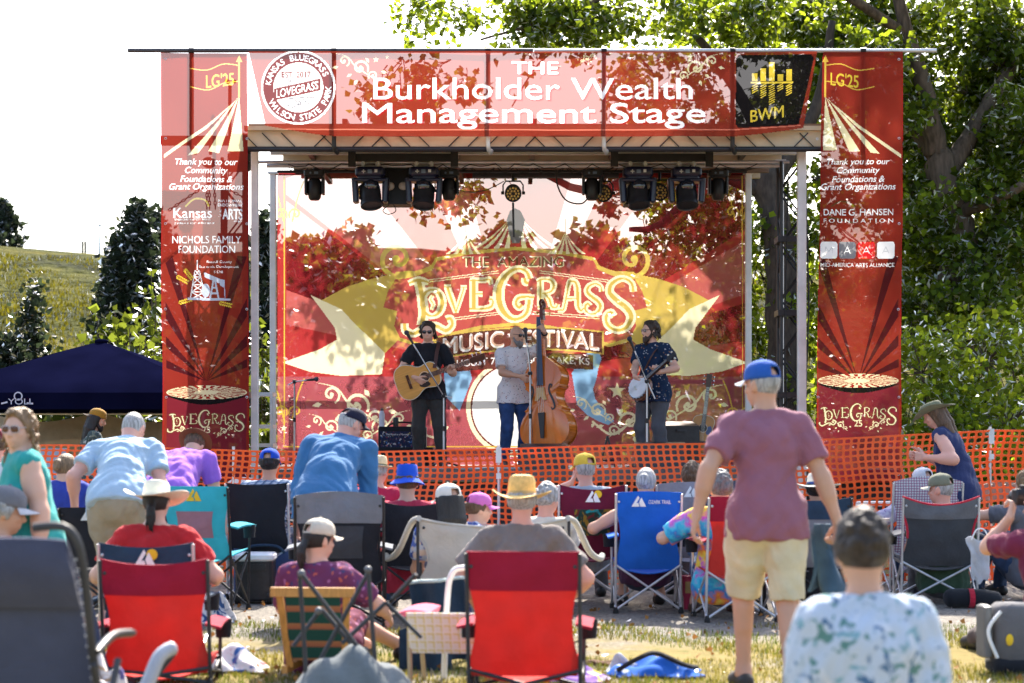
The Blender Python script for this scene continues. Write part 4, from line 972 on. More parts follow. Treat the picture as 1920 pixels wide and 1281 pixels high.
# lifting towers: four-chord trusses
for px, Y in ((440, 22.6), (1482, 22.9)):
    b = (PX(px, Y), Y, 0); t = thing('lifting_tower', 'black truss lifting tower behind the left banner' if px < 900 else 'black truss lifting tower with cables at the right stage corner', 'tower', b); zt = 4.75; s = .13
    for sx in (-s, s):
        for sy in (-s, s): mb = MB(); mb.tube([(sx, sy, 0), (sx, sy, zt)], .022, 6); mb.build('chord', M_BLACK, t)
    mb = MB()
    for k in range(14):
        z = k * zt / 14; z2 = z + zt / 14
        for sy in (-s, s): mb.tube([(-s if k % 2 else s, sy, z), (s if k % 2 else -s, sy, z2)], .011, 5)
        for sx in (-s, s): mb.tube([(sx, -s if k % 2 else s, z), (sx, s if k % 2 else -s, z2)], .011, 5)
    mb.build('lacing', M_BLACK, t)
    for z in (1.9, 2.9, 3.8): mb = MB(); mb.box((0, -.02, z), (.36, .32, .07)); mb.build('clamp_plate', M_BLACK, t)
    mb = MB(); mb.box((0, 0, .04), (.9, .9, .06)); mb.build('base', M_BLACK, t)
    mb = MB(); mb.tube([(.16, -.15, 4.7), (.20, -.16, 3), (.14, -.17, 1.2), (.2, -.2, .1)], .010, 5); mb.tube([(-.05, -.17, 4.6), (-.1, -.18, 2.6), (-.02, -.17, .3)], .008, 5); mb.build('cable', M_RUBBER, t)
# the top beam of the left tower, chain hoist and its chains
b = (PX(390, 22.2), 22.2, 0); t = thing('chain_hoist', 'black chain hoist hanging from a bracket behind the left banner', 'hoist', b)
hz = lambda py: PZ(py, 22.2); hx = lambda px: PX(px, 22.2) - b[0]
mb = MB(); mb.box((hx(385), 0, hz(264)), (1.05, .12, .10)); mb.build('beam', M_BLACK, t)
mb = MB(); mb.tube([(hx(395), 0, hz(246)), (hx(392), 0, hz(252)), (hx(396), 0, hz(258))], .02, 6); mb.tube([(0.03, 0, hz(270)), (.03, 0, hz(290))], .02, 6); mb.build('hook', M_BLACK, t)
mb = MB(); mb.sphere((hx(392), 0, hz(305)), .085, 14, (1.05, .9, .8)); mb.build('hoist_body', M_BLACK, t, smooth=180)
mb = MB()
for x0, y0, x1, y1 in ((388, 318, 388, 392), (392, 318, 393, 392), (400, 318, 404, 392), (397, 340, 316, 395), (399, 340, 460, 372)):
    A_ = Vector((hx(x0), 0, hz(y0))); B_ = Vector((hx(x1), 0, hz(y1))); n = int((B_ - A_).length / .045)
    for k in range(n):
        c = A_.lerp(B_, (k + .5) / n); d = (B_ - A_).normalized(); q = Vector((0, 1, 0)) if k % 2 else d.cross(Vector((0, 1, 0)))
        mb.tube([c + d * .03 * math.cos(a) + q * .014 * math.sin(a) for a in [6.283 * j / 8 for j in range(8)]], .006, 4, closed=True)
mb.build('chain', M_BLACK, t)
# speaker array behind the left banner
b = (PX(452, 22.3), 22.3, 0); t = thing('line_array', 'curved black hanging speaker array behind the left banner', 'speaker', b)
for k in range(4):
    mb = MB(); mb.rbox((0 - k * .006, .0, PZ(262 + 17 * k, 22.3)), (.26, .30, .105), .02, rot=(math.radians(4 * k), 0, 0)); mb.build('cabinet', M_BLACKP, t, smooth=40)
mb = MB(); mb.tube([(0, 0, PZ(262, 22.3)), (0, 0, 4.95)], .015, 5); mb.build('rigging', M_BLACK, t)
# anemometer above the roof, left
b = (PX(431, 22), 22, 4.9); t = thing('wind_meter', 'small cup anemometer on a thin dark rod above the left corner', 'anemometer', b)
mb = MB(); mb.tube([(0, 0, -.1), (0, 0, PZ(160, 22) - 4.9)], .022, 6); mb.build('rod', M_BLACK, t)
for k in range(3): a = k * 2.09; mb = MB(); zc = PZ(153, 22) - 4.9; mb.sphere((math.cos(a) * .055, math.sin(a) * .055, zc), .024, 8); mb.tube([(0, 0, zc), (math.cos(a) * .05, math.sin(a) * .05, zc)], .005, 4); mb.build('cup', M_BLACK, t)
# guard rails at the back of the deck
b = (0, 26.95, DZ); t = thing('guard_rail', 'dark guard rail along the back of the stage behind the backdrop', 'railing', b)
for px in (560, 800, 838, 1150, 1370):
    mb = MB(); mb.box((PX(px, 26.95), 0, (PZ(705, 26.95) - DZ) / 2), (.09, .05, PZ(705, 26.95) - DZ)); mb.build('post', M_BLACK, t)
for py in (716, 803): mb = MB(); mb.box((0, 0, PZ(py, 26.95) - DZ), (PX(1395, 26.95) * 2, .05, .06)); mb.build('rail', M_BLACK, t)
b = (PX(497, 25.5), 25.5, 0); t = thing('stage_steps', 'white metal access stairs frame beside the left tower', 'stairs', b)
for z, w in ((PZ(740, 25.5), .26), (PZ(800, 25.5), .26), (PZ(835, 25.5), .26), (.5, .3)): mb = MB(); mb.box((0, 0, z), (w, .5, .05)); mb.build('step', M_WHITEMETAL, t)
for sx in (-.12, .12): mb = MB(); mb.tube([(sx, -.25, 0), (sx, -.25, PZ(738, 25.5))], .022, 6); mb.build('side_rail', M_WHITEMETAL, t)

# ------------------------------------------------------------------ banners
RED = banner_mat('banner_red', (.19, .018, .012), .065, .38, (.23, .027, .016))
RED_D = banner_mat('banner_dark_red', (.24, .012, .012), .08, .45)
MAROON = banner_mat('banner_maroon', (.14, .014, .022), .08, .4)
DARKRAY = banner_mat('banner_dark_ray', (.06, .008, .010), .06, .35)
INK_W = banner_mat('ink_white', (.80, .79, .78), .11, .36)
INK_C = banner_mat('ink_cream', (.62, .55, .33), .10, .42)
INK_G = banner_mat('ink_gold', (.50, .33, .05), .10, .42)
INK_Y = banner_mat('ink_yellow', (.55, .40, .04), .08, .4)
INK_B = banner_mat('ink_black', (.010, .008, .008), .035, .2)
INK_P = banner_mat('ink_pale_red', (.5, .14, .09), .14, .45)
INK_BL = banner_mat('ink_blue', (.20, .36, .55), .25, .5)
INK_GR = banner_mat('ink_grey', (.13, .13, .15), .05, .3)
INK_RD = banner_mat('ink_deep_red', (.14, .010, .012), .03, .3)
INK_BR = banner_mat('ink_brown', (.12, .05, .02), .15, .4)
BACK = banner_mat('backdrop_red', (.25, .016, .018), .165, .52, (.33, .035, .036))
BACK_R = banner_mat('backdrop_ray', (.36, .08, .075), .28, .55)
BACK_D = banner_mat('backdrop_dark_ray', (.15, .010, .014), .26, .5)
B_C = banner_mat('backdrop_cream', (.66, .60, .40), .26, .55); B_G = banner_mat('backdrop_gold', (.42, .30, .07), .20, .5); B_W = banner_mat('backdrop_white', (.60, .59, .58), .24, .5)
B_M = banner_mat('backdrop_maroon', (.28, .06, .075), .32, .62)

def glyph(ch):
    """hand-drawn circus letters as strokes in a unit box: [(points, width list)]"""
    S = {}
    S['L'] = [([(.30, 1), (.36, .70), (.40, .35), (.36, .1)], [.17, .16, .17, .16]), ([(.10, .93), (.3, 1.0), (.5, .95)], [.06, .10, .06]), ([(.02, .14), (.04, .0), (.20, -.06), (.4, .04), (.62, .10), (.85, .0), (.98, .12), (.94, .24), (.86, .22)], [.12, .12, .11, .12, .12, .12, .1, .1, .11])]
    S['O'] = [([(.5 + .40 * math.cos(a), .5 + .44 * math.sin(a)) for a in [6.2832 * i / 20 for i in range(21)]], [.10 + .14 * abs(math.cos(6.2832 * i / 20)) for i in range(21)]), ([(.52, .75), (.45, .6), (.55, .45), (.48, .27)], [.02, .07, .07, .02])]
    S['V'] = [([(.12, .97), (.32, .5), (.52, .04)], [.2, .2, .1]), ([(.90, .95), (.72, .5), (.52, .04)], [.09, .10, .08]), ([(-.02, .98), (.3, .98)], [.07, .07]), ([(.75, .97), (1.02, .97)], [.07, .07])]
    S['E'] = [([(.25, .98), (.25, .02)], [.22, .22]), ([(.1, .95), (.6, .95), (.85, .98), (.92, .82)], [.1, .1, .12, .06]), ([(.25, .52), (.6, .52)], [.08, .1]), ([(.08, .05), (.6, .05), (.92, .12), (.98, .32), (.84, .36)], [.1, .11, .15, .1, .12])]
    S['G'] = [([(.86, .80), (.80, .93), (.60, 1.0), (.34, .92), (.14, .70), (.09, .45), (.18, .2), (.40, .03), (.62, .03), (.80, .15), (.86, .40)], [.14, .10, .09, .13, .20, .23, .2, .13, .10, .12, .13]), ([(.98, .44), (.74, .45), (.58, .42), (.52, .32), (.60, .24), (.68, .30)], [.06, .09, .10, .10, .10, .10]), ([(.84, .72), (.76, .74), (.74, .82)], [.1, .12, .1])]
    S['R'] = [([(.22, .95), (.22, .05)], [.16, .16]), ([(.06, .90), (.3, .98), (.65, .96), (.82, .78), (.68, .56), (.3, .50)], [.08, .1, .12, .17, .12, .07]), ([(.4, .5), (.62, .3), (.72, .06), (.92, .02), (1.0, .14)], [.1, .15, .14, .1, .07]), ([(.08, .04), (.38, .04)], [.07, .07])]
    S['A'] = [([(.08, .06), (.22, .1), (.42, .9), (.52, .98)], [.10, .09, .1, .1]), ([(.46, .97), (.66, .95), (.76, .7), (.78, .2), (.9, .02), (1.02, .12)], [.10, .14, .17, .17, .1, .07]), ([(.28, .4), (.75, .42)], [.07, .07]), ([(-.02, .04), (.2, .04)], [.07, .07])]
    S['S'] = [([(.86, .74), (.80, .92), (.54, 1.0), (.26, .90), (.20, .72), (.42, .56), (.68, .42), (.80, .24), (.64, .04), (.36, .0), (.14, .10), (.10, .26), (.22, .34), (.32, .26)], [.12, .10, .10, .14, .17, .19, .20, .19, .14, .11, .12, .13, .13, .13])]
    return S[ch]
def lg(mb_out, mb_in, bx, y, conv, k=.001):
    """LoveGrass wordmark: bx list of (char, x0, x1, ytop, ybottom) in photo px; conv(px,py)->(u,v)"""
    for ch, x0, x1, yt, yb in bx:
        for pts, ws in glyph(ch):
            n = 5; P = catmull(pts, n) if len(pts) > 2 else [pts[0], tuple((a + b) / 2 for a, b in zip(*pts)), pts[1]]
            Wd = np.interp(np.linspace(0, len(pts) - 1, len(P)), range(len(pts)), ws)
            Q = [conv(x0 + p[0] * (x1 - x0), yb + p[1] * (yt - yb)) for p in P]; sc = abs(conv(1, 0)[0] - conv(0, 0)[0]) * ((x1 - x0) * .55 + (yb - yt) * .35)
            stroke(mb_out, Q, Wd * sc + k * 2, y + .004); stroke(mb_in, Q, Wd * sc * .62, y)
def spiral(mb, cx, cy, r0, turns, w0, conv, y, start=0.0, dirn=1, w1=.3, tail=None):
    pts = []; n = int(24 * turns)
    for i in range(n + 1):
        f = i / n; a = start + dirn * 6.2832 * turns * f; rr = r0 * (1 - f) ** .9 + r0 * .08; pts.append(conv(cx + rr * math.cos(a), cy + rr * math.sin(a)))
    if tail: pts = [conv(*p) for p in catmull(list(tail) + [(cx + r0 * 1.08 * math.cos(start), cy + r0 * 1.08 * math.sin(start))], 6)][:-1] + pts
    sc = abs(conv(1, 0)[0] - conv(0, 0)[0]); m = len(pts)
    stroke(mb, pts, [w0 * sc * (w1 + (1 - w1) * math.sin(math.pi * min(1, .15 + .85 * i / m)) ** .7) for i in range(m)], y)
    e = pts[-1]; poly(mb, [(e[0] + math.cos(a) * w0 * sc * .8, e[1] + math.sin(a) * w0 * sc * .8) for a in [6.2832 * i / 10 for i in range(10)]], y)
def flourish(mb, cx, cy, s, fx, conv, y):
    """scrollwork with leaves; fx=-1 mirrors it"""
    X_ = lambda x: cx + fx * x * s; Y_ = lambda yy: cy + yy * s; ang = (lambda a: a if fx > 0 else math.pi - a)
    spiral(mb, X_(0), Y_(0), 18 * s, 1.3, 5 * s, conv, y, ang(2.6), fx, .4)
    spiral(mb, X_(38), Y_(-16), 13 * s, 1.2, 4 * s, conv, y, ang(2.0), fx, .4)
    spiral(mb, X_(-30), Y_(18), 11 * s, 1.2, 3.5 * s, conv, y, ang(.6), -fx, .4)
    sc = abs(conv(1, 0)[0] - conv(0, 0)[0])
    stroke(mb, [conv(X_(a), Y_(b)) for a, b in catmull([(-45, 34), (-18, 16), (12, -4), (30, -26), (60, -34)], 6)], np.concatenate((np.linspace(.5, 3.6, 12), np.linspace(3.6, .4, 13))) * s * sc, y)
    for a, b, t in ((20, 14, .6), (-12, -24, 2.2), (52, -2, .2), (-48, 8, 2.9), (8, 28, 1.2)):
        q = [(0, 0), (6, 4), (15, 0), (6, -4)]; poly(mb, [conv(X_(a + p[0] * math.cos(t) - p[1] * math.sin(t)), Y_(b + p[0] * math.sin(t) + p[1] * math.cos(t))) for p in q], y)
def star(mb, cx, cy, r_, conv, y): poly(mb, [conv(cx + (r_ if i % 2 == 0 else r_ * .42) * math.sin(math.pi * i / 5), cy - (r_ if i % 2 == 0 else r_ * .42) * math.cos(math.pi * i / 5)) for i in range(10)], y)
def txt(t, cx, cy, w, h, conv, y, bold=.0, shear=0.0, align='CENTER', fn=None, space=1.0):
    sc = abs(conv(1, 0)[0] - conv(0, 0)[0]); u, v = conv(cx, cy); return text_mb(t, w * sc if w else None, h * sc if h else None, u, v, bold, y, shear, align, space, fn)
def sheet(x0t, x1t, yt, x0b, x1b, yb, Y, nu, nv, amp, seed):
    """a hanging banner with soft ripples. returns MB and the ripple function y(u,v)"""
    r_ = random.Random(seed); ph = [r_.uniform(0, 6) for _ in range(4)]
    rip = lambda x, z: Y + amp * (np.sin(x * 3.1 + ph[0] + z * .8) * .5 + np.sin(z * 2.3 + ph[1] - x * 1.1) * .5 + .35 * np.sin(x * 7 + z * 3 + ph[2]))
    mb = MB()
    def fn(u, v):
        px = (x0t + (x1t - x0t) * u) * (1 - v) + (x0b + (x1b - x0b) * u) * v; py = (yt(u) if callable(yt) else yt) * (1 - v) + (yb(u) if callable(yb) else yb) * v
        x, z = PX(px, Y), PZ(py, Y); return (x, rip(x, z), z)
    mb.grid(fn, nu, nv); return mb, rip
class Print:
    """one printed cloth: every colour field becomes its own piece of a single sheet, so light passes through one layer only"""
    def __init__(s, cell): s.c = cell; s.L = []
    def add(s, name, m, mb, layer): s.L.append((layer, len(s.L), name, m, mb))
    def build(s, par, base, yf):
        L = sorted(s.L, key=lambda l: l[:2]); c = s.c; P0 = np.array(L[0][4].v)[:, [0, 2]]; lo = P0.min(0) - c; nx, nz = np.ceil((P0.max(0) - lo) / c).astype(int) + 1; G = np.full((nx, nz), -1)
        for k, (_, _, name, m, mb) in enumerate(L):
            bm = bmesh.new(); me = bpy.data.meshes.new('x'); me.from_pydata(mb.v, [], mb.f); bm.from_mesh(me); bpy.data.meshes.remove(me); bmesh.ops.triangulate(bm, faces=bm.faces)
            for f in bm.faces:
                A_, B_, C_ = [np.array((v.co.x, v.co.z)) for v in f.verts]; i0, j0 = np.maximum(((np.minimum(np.minimum(A_, B_), C_) - lo) / c - .5).astype(int), 0); i1, j1 = np.minimum(((np.maximum(np.maximum(A_, B_), C_) - lo) / c + 1).astype(int), (nx, nz))
                if i1 <= i0 or j1 <= j0: continue
                X, Z = np.meshgrid(lo[0] + (np.arange(i0, i1) + .5) * c, lo[1] + (np.arange(j0, j1) + .5) * c, indexing='ij')
                e = lambda p, q: (q[0] - p[0]) * (Z - p[1]) - (q[1] - p[1]) * (X - p[0])
                a_, b_, d_ = e(A_, B_), e(B_, C_), e(C_, A_); ok = ((a_ >= 0) & (b_ >= 0) & (d_ >= 0)) | ((a_ <= 0) & (b_ <= 0) & (d_ <= 0))
                g = G[i0:i1, j0:j1]; g[ok & (g >= 0) if k else ok] = k
            bm.free()
        for k, (_, _, name, m, mb) in enumerate(L):
            i, j = np.nonzero(G == k)
            if len(i) == 0: continue
            q = np.stack((i * (nz + 1) + j, (i + 1) * (nz + 1) + j, (i + 1) * (nz + 1) + j + 1, i * (nz + 1) + j + 1), 1); u, inv = np.unique(q, return_inverse=True)
            x, z = lo[0] + (u // (nz + 1)) * c, lo[1] + (u % (nz + 1)) * c; np_mesh(name, np.stack((x, yf(x, z), z), 1) - np.array(base), inv.reshape(-1, 4), m, par)
CB = lambda px, py: (PX(px, YB), PZ(py, YB))
PR = None
def put(mb, name, m, par, base, rip, layer):
    if mb.v: PR.add(name, m, mb, layer + 1)

def side_banner(left):
    global PR; PR = Print(.0055)
    cx = 387 if left else 1609
    if left: sh, rip = sheet(302, 463, 100, 304, 468, 902, YB, 14, 60, .032, 1); lab = 'tall red vertical banner thanking foundations at the left of the stage'
    else: sh, rip = sheet(1543, 1693, 97, 1528, 1689, 905, YB, 14, 60, .032, 2); lab = 'tall red vertical banner with four lettered squares at the right of the stage'
    base = (PX(cx, YB), YB, PZ(902, YB)); t = thing('side_banner', lab, 'banner', base); PR.add('cloth', RED, sh, 0)
    # rays: darker wedges fanning up from the stage disc, darker foot
    a = MB(); b_ = MB(); ex = 80
    for k, (a0, a1) in enumerate(((-72, -62), (-50, -42), (-33, -27), (-19, -15), (14, 18), (26, 32), (41, 49), (61, 71))):
        c = (cx, 715); pts = [c]
        for an in (a0, a1):
            t_ = math.tan(math.radians(an)); py = 480 if abs(t_) * 235 < ex - 4 else 715 - (ex - 4) / abs(t_); pts.append((cx + t_ * (715 - py), py))
        poly(a, [CB(*p) for p in pts])
    put(a, 'dark_rays', DARKRAY, t, base, rip, 0)
    # dark panel behind the lower half
    disc_y = 740 if left else 718; dk = MB(); poly(dk, [CB(cx - ex + 5, disc_y), CB(cx + ex - 4, disc_y), CB(cx + ex - 5, 898), CB(cx - ex + 5, 898)]); put(dk, 'foot_panel', MAROON, t, base, rip, 0)
    sh_ = MB(); poly(sh_, [CB(cx - 76 + 152 * i / 16, disc_y + 3 + (16 * math.sin(math.pi * i / 16))) for i in range(17)]); put(sh_, 'disc_shadow_print', INK_B, t, base, rip, 1)
    d = MB(); poly(d, [CB(cx + 76 * math.cos(q), disc_y - 4 + 13 * math.sin(q)) for q in [6.2832 * i / 40 for i in range(40)]]); put(d, 'printed_disc', INK_C, t, base, rip, 2)
    s_ = MB()
    for k in range(26):
        q0, q1 = 6.2832 * k / 26, 6.2832 * (k + .5) / 26
        for r0, r1, o in ((.62, .97, 0), (.3, .6, .12)): s_ = poly(s_, [CB(cx + 76 * r_ * math.cos(q + o), disc_y - 4 + 13 * r_ * math.sin(q + o)) for r_, q in ((r0, q0), (r1, q0), (r1, q1), (r0, q1))])
    put(s_, 'disc_pattern', RED_D, t, base, rip, 3)
    # pole, flag and tent roof at the top
    px0 = 448 if left else 1548; sg = -1 if left else 1; g_ = MB()
    stroke(g_, [CB(px0, 110), CB(px0, 182)], .022); poly(g_, [CB(px0, 103), CB(px0 + 6, 116), CB(px0 - 6, 116)])
    stroke(g_, [CB(px0 + sg * x, y) for x, y in catmull([(2, 122), (30, 120), (60, 131), (92, 128)], 5)], .012); stroke(g_, [CB(px0 + sg * x, y) for x, y in catmull([(2, 152), (30, 156), (58, 168), (92, 162)], 5)], .012)
    put(g_, 'flag_pole_print', INK_G, t, base, rip, 1)
    x_ = txt("LG'25", 412 if left else 1584, 150, 52, 24, CB, 0, .02, fn=lambda p: (p[0], p[1], p[2] + (.10 if left else -.10) * (p[0] - PX(412 if left else 1584, YB)))); put(x_, 'flag_lettering', INK_Y, t, base, rip, 1)
    tent = MB(); bot = [(-4, 282), (22, 281), (44, 284), (64, 284), (84, 287), (101, 289), (118, 293), (142, 298)] if not left else [(-8, 283), (22, 283), (38, 287), (58, 283), (76, 287), (96, 292), (112, 293), (140, 299)]
    for k in range(0, 8, 2): poly(tent, [CB(px0 + sg * 1.5 * k / 4, 181), CB(px0 + sg * bot[k][0], bot[k][1]), CB(px0 + sg * bot[k + 1][0], bot[k + 1][1])] if k < 6 else [CB(px0 + 2 * sg, 184), CB(px0 + sg * 60, 240), CB(px0 + sg * 141, 297), CB(px0 + sg * 141, 290), CB(px0 + sg * 64, 236)])
    put(tent, 'tent_stripes', INK_C, t, base, rip, 1)
    w = MB()
    for s, y, ww in (('Thank you to our', 305, 116), ('Community', 321, 79), ('Foundations &', 336, 97), ('Grant Organizations', 352, 139)):
        q = txt(s, cx, y, ww, None, CB, 0, .025, .25); put(q, 'thank_you_lettering', INK_W, t, base, rip, 2)
    w = MB()
    if left:
        for s, x, y, ww, hh_, bo in (('Kansas', 362, 400, 72, 19, .012), ('Department of Commerce', 362, 412, 68, 5, 0), ('Creative Arts Industries Commission', 365, 419, 76, 3.6, 0), ('ARTS', 436, 402, 36, 20, .03), ('NATIONAL', 432, 377, 44, 5, 0), ('ENDOWMENT', 432, 385, 46, 5.5, 0), ('arts.gov', 446, 415, 15, 4, 0),
                                    ('NICHOLS FAMILY', 388, 450, 128, 14, .006), ('FOUNDATION', 388, 468, 106, 13, .006), ('Russell County', 412, 492, 47, 6, 0), ('Economic Development', 411, 501, 74, 6, 0), ('& CVB', 410, 510, 17, 5, 0)):
            q = txt(s, x, y, ww, hh_, CB, 0, bo); put(q, 'sponsor_lettering', INK_W, t, base, rip, 2)
        q = text_mb('for the', 14 * YB / F, 4.5 * YB / F, 0, 0); o = CB(413, 401); q.v = [(o[0] - p[2], 0, o[1] + p[0]) for p in q.v]; put(q, 'sponsor_lettering', INK_W, t, base, rip, 2)
        # oil derrick and pumpjack emblem
        for a0, a1 in (((366, 507), (357, 562)), ((374, 507), (386, 562)), ((364, 520), (377, 520)), ((362, 534), (380, 534)), ((359, 548), (383, 548)), ((366, 507), (377, 520)), ((374, 507), (364, 520)), ((364, 520), (380, 534)), ((377, 520), (361, 534)), ((361, 534), (383, 548)), ((380, 534), (359, 548)), ((359, 548), (386, 562)), ((383, 548), (357, 562)), ((370, 488), (370, 507))): stroke(w, [CB(*a0), CB(*a1)], .011)
        put(w, 'derrick_emblem', INK_W, t, base, rip, 2)
        pj = MB(); poly(pj, [CB(*p) for p in ((383, 512), (386, 512), (414, 524), (412, 532), (384, 520))]); poly(pj, [CB(*p) for p in ((412, 524), (422, 525), (420, 540), (413, 535))]); stroke(pj, [CB(421, 530), CB(422, 560)], .008)
        for a0, a1 in (((401, 524), (394, 560)), ((403, 524), (410, 560)), ((398, 540), (406, 540)), ((396, 550), (408, 550))): stroke(pj, [CB(*a0), CB(*a1)], .020)
        poly(pj, [CB(386 + 8 * math.cos(q), 545 + 13 * math.sin(q)) for q in [6.2832 * i / 12 for i in range(12)]]); poly(pj, [CB(352, 558), CB(432, 560), CB(432, 564), CB(352, 563)]); put(pj, 'pumpjack_emblem', banner_mat('ink_blue_grey', (.40, .45, .56), .15, .4), t, base, rip, 3)
        wh = MB()
        for (cx_, cy_, an) in ((340, 523, .5), (352, 512, .9), (420, 570, .25), (345, 566, -.3)):
            for k in range(6):
                for sd in (-1, 1): px_, py_ = cx_ + math.cos(an) * (k * 4 - 10), cy_ + math.sin(an) * (k * 4 - 10); aa = an + sd * .6; poly(wh, [CB(px_, py_), CB(px_ + math.cos(aa) * 5 - math.sin(aa) * 1.5, py_ + math.sin(aa) * 5 + math.cos(aa) * 1.5), CB(px_ + math.cos(aa) * 7, py_ + math.sin(aa) * 7), CB(px_ + math.cos(aa) * 5 + math.sin(aa) * 1.5, py_ + math.sin(aa) * 5 - math.cos(aa) * 1.5)])
        put(wh, 'wheat_emblem', INK_Y, t, base, rip, 2)
        ks = MB(); stroke(ks, [CB(*p) for p in catmull([(348, 388), (365, 374), (385, 376), (392, 388)], 5)], .02); put(ks, 'arc_emblem', INK_Y, t, base, rip, 3)
    else:
        for s, x, y, ww, hh_, bo in (('DANE G. HANSEN', 1609, 398, 130, 12, .012), ('F O U N D A T I O N', 1609, 414, 130, 7, .004), ('MID-AMERICA ARTS ALLIANCE', 1608, 497, 138, 7.5, .0)):
            q = txt(s, x, y, ww, hh_, CB, 0, bo); put(q, 'sponsor_lettering', INK_W, t, base, rip, 2)
        def sq(x, m, let, ml):
            o = MB(); pts = []
            for ox, oy, a0 in ((11, 11, 0), (-11, 11, 90), (-11, -11, 180), (11, -11, 270)): pts += [(x + ox + 5 * math.cos(math.radians(a0 + q)), 469 + oy + 5 * math.sin(math.radians(a0 + q))) for q in (0, 30, 60, 90)]
            poly(o, [CB(*p) for p in pts]); put(o, 'lettered_square', m, t, base, rip, 2)
            l = MB(); P = {'A': [[(-6, 6), (0, -6), (6, 6)], [(-4, 2.5), (4, 2.5)]], 'M': [[(-7, 6), (-6, -6), (0, 3), (6, -6), (7, 6)]]}[let]
            for pl in P:
                for a0, a1 in zip(pl, pl[1:]): stroke(l, [CB(x + a0[0], 469 + a0[1]), CB(x + a1[0], 469 + a1[1])], .008)
            put(l, 'square_letter', ml, t, base, rip, 3)
        sq(1554, INK_W, 'M', banner_mat('ink_pale_grey', (.55, .55, .56), .1, .4)); sq(1589, INK_GR, 'A', INK_W); sq(1625, RED_D if False else banner_mat('ink_signal_red', (.55, .015, .02), .12, .4), 'A', INK_W); sq(1661, INK_W, 'A', banner_mat('ink_pale_grey', (.55, .55, .56), .1, .4))
        hl = MB(); stroke(hl, [CB(*p) for p in catmull([(1558, 388), (1575, 378), (1590, 380), (1604, 388)], 5)], .02); stroke(hl, [CB(*p) for p in catmull([(1552, 408), (1580, 412), (1600, 418)], 4)], .02); put(hl, 'hill_emblem', INK_BR, t, base, rip, 1)
    # wordmark at the foot
    o_, i_ = MB(), MB(); yy = 789 if left else 777; K = 148 / 438; bx = [(c, cx + (a - 976) * K, cx + (b - 976) * K, yy + (t_ - 562) * K, yy + (bt - 562) * K) for c, a, b, t_, bt in LG]
    lg(o_, i_, bx, 0, CB, .004); put(i_, 'wordmark', INK_C, t, base, rip, 2.6); put(o_, 'wordmark_edge', INK_BR, t, base, rip, 1.4)
    q = txt('25', cx, yy + 17, 15, 12, CB, 0, .02); fl = MB(); fl.add(q.v, q.f); flourish(fl, cx - 34, yy + 20, .34, -1, CB, 0); flourish(fl, cx + 34, yy + 20, .34, 1, CB, 0); put(fl, 'scrollwork', INK_C, t, base, rip, 2)
    gm = MB()
    for x in (-76, 76):
        for y in (112, 260, 420, 580, 745, 890): u, v = CB(cx + x, y); gm.tube([(u + .012 * math.cos(q), rip(u, v) - .006, v + .012 * math.sin(q)) for q in [6.2832 * i / 8 for i in range(8)]], .004, 4, closed=True)
    kid(gm, 'grommets', M_ALU, t, base)
    hem = MB()
    for xa, xb in (((302, 304) if left else (1543, 1528)), ((463, 468) if left else (1693, 1689))): stroke(hem, [CB(xa + (xb - xa) * f, 100 + 802 * f) for f in np.linspace(0, 1, 40)], .02)
    put(hem, 'hem', RED_D, t, base, rip, 0); PR.build(t, base, rip); return t
LG = [('L', 757, 850, 525, 620), ('O', 786, 834, 540, 596), ('V', 834, 874, 537, 588), ('E', 876, 925, 523, 582), ('G', 928, 1003, 504, 600), ('R', 1004, 1046, 523, 578), ('A', 1047, 1094, 526, 584), ('S', 1093, 1134, 532, 589), ('S', 1130, 1197, 522, 619)]
side_banner(True); side_banner(False)

# top banner
sh, rip = sheet(466, 1532, 97, 498, 1506, lambda u: 256 - 20 * max(0, 1 - u / .13) ** 1.3 - 16 * max(0, (u - .87) / .13) ** 1.3, YB - .02, 60, 10, .024, 3)
base = (PX(1000, YB), YB, PZ(255, YB)); t = thing('stage_banner', 'long red horizontal banner naming the stage along the roof edge', 'banner', base); PR = Print(.007); PR.add('cloth', banner_mat('top_banner_red', (.19, .020, .012), .115, .38, (.23, .03, .016)), sh, 0)
w = MB()
for s, x, y, ww, hh_, bo in (('THE', 1003, 128, 86, 22, .05), ('Burkholder Wealth', 999, 167, 598, 40, .012), ('Management Stage', 1001, 218, 642, 49, .022)):
    q = txt(s, x, y, ww, hh_, CB, 0, bo); put(q, 'stage_name_lettering', INK_W, t, base, rip, 2)
q = MB()
for s, x, y, ww, hh_ in (('THE', 1006, 131, 86, 22), ('Burkholder Wealth', 1002, 170, 598, 40), ('Management Stage', 1004, 221, 642, 49)): a = txt(s, x, y, ww, hh_, CB, 0, .012); q.add(a.v, a.f)
put(q, 'letter_drop_print', RED_D, t, base, rip, 1)
f_ = MB(); flourish(f_, 676, 128, .8, -1, CB, 0); flourish(f_, 1305, 128, .8, 1, CB, 0); star(f_, 705, 112, 6, CB, 0); star(f_, 726, 108, 4, CB, 0); star(f_, 1294, 107, 7, CB, 0); star(f_, 1240, 112, 5, CB, 0); flourish(f_, 1100, 110, .3, 1, CB, 0); put(f_, 'scrollwork', INK_C, t, base, rip, 1)
hm = MB(); stroke(hm, [CB(500, 243), CB(640, 244), CB(1380, 244), CB(1500, 236)], .012); put(hm, 'stripe', INK_P, t, base, rip, 1)
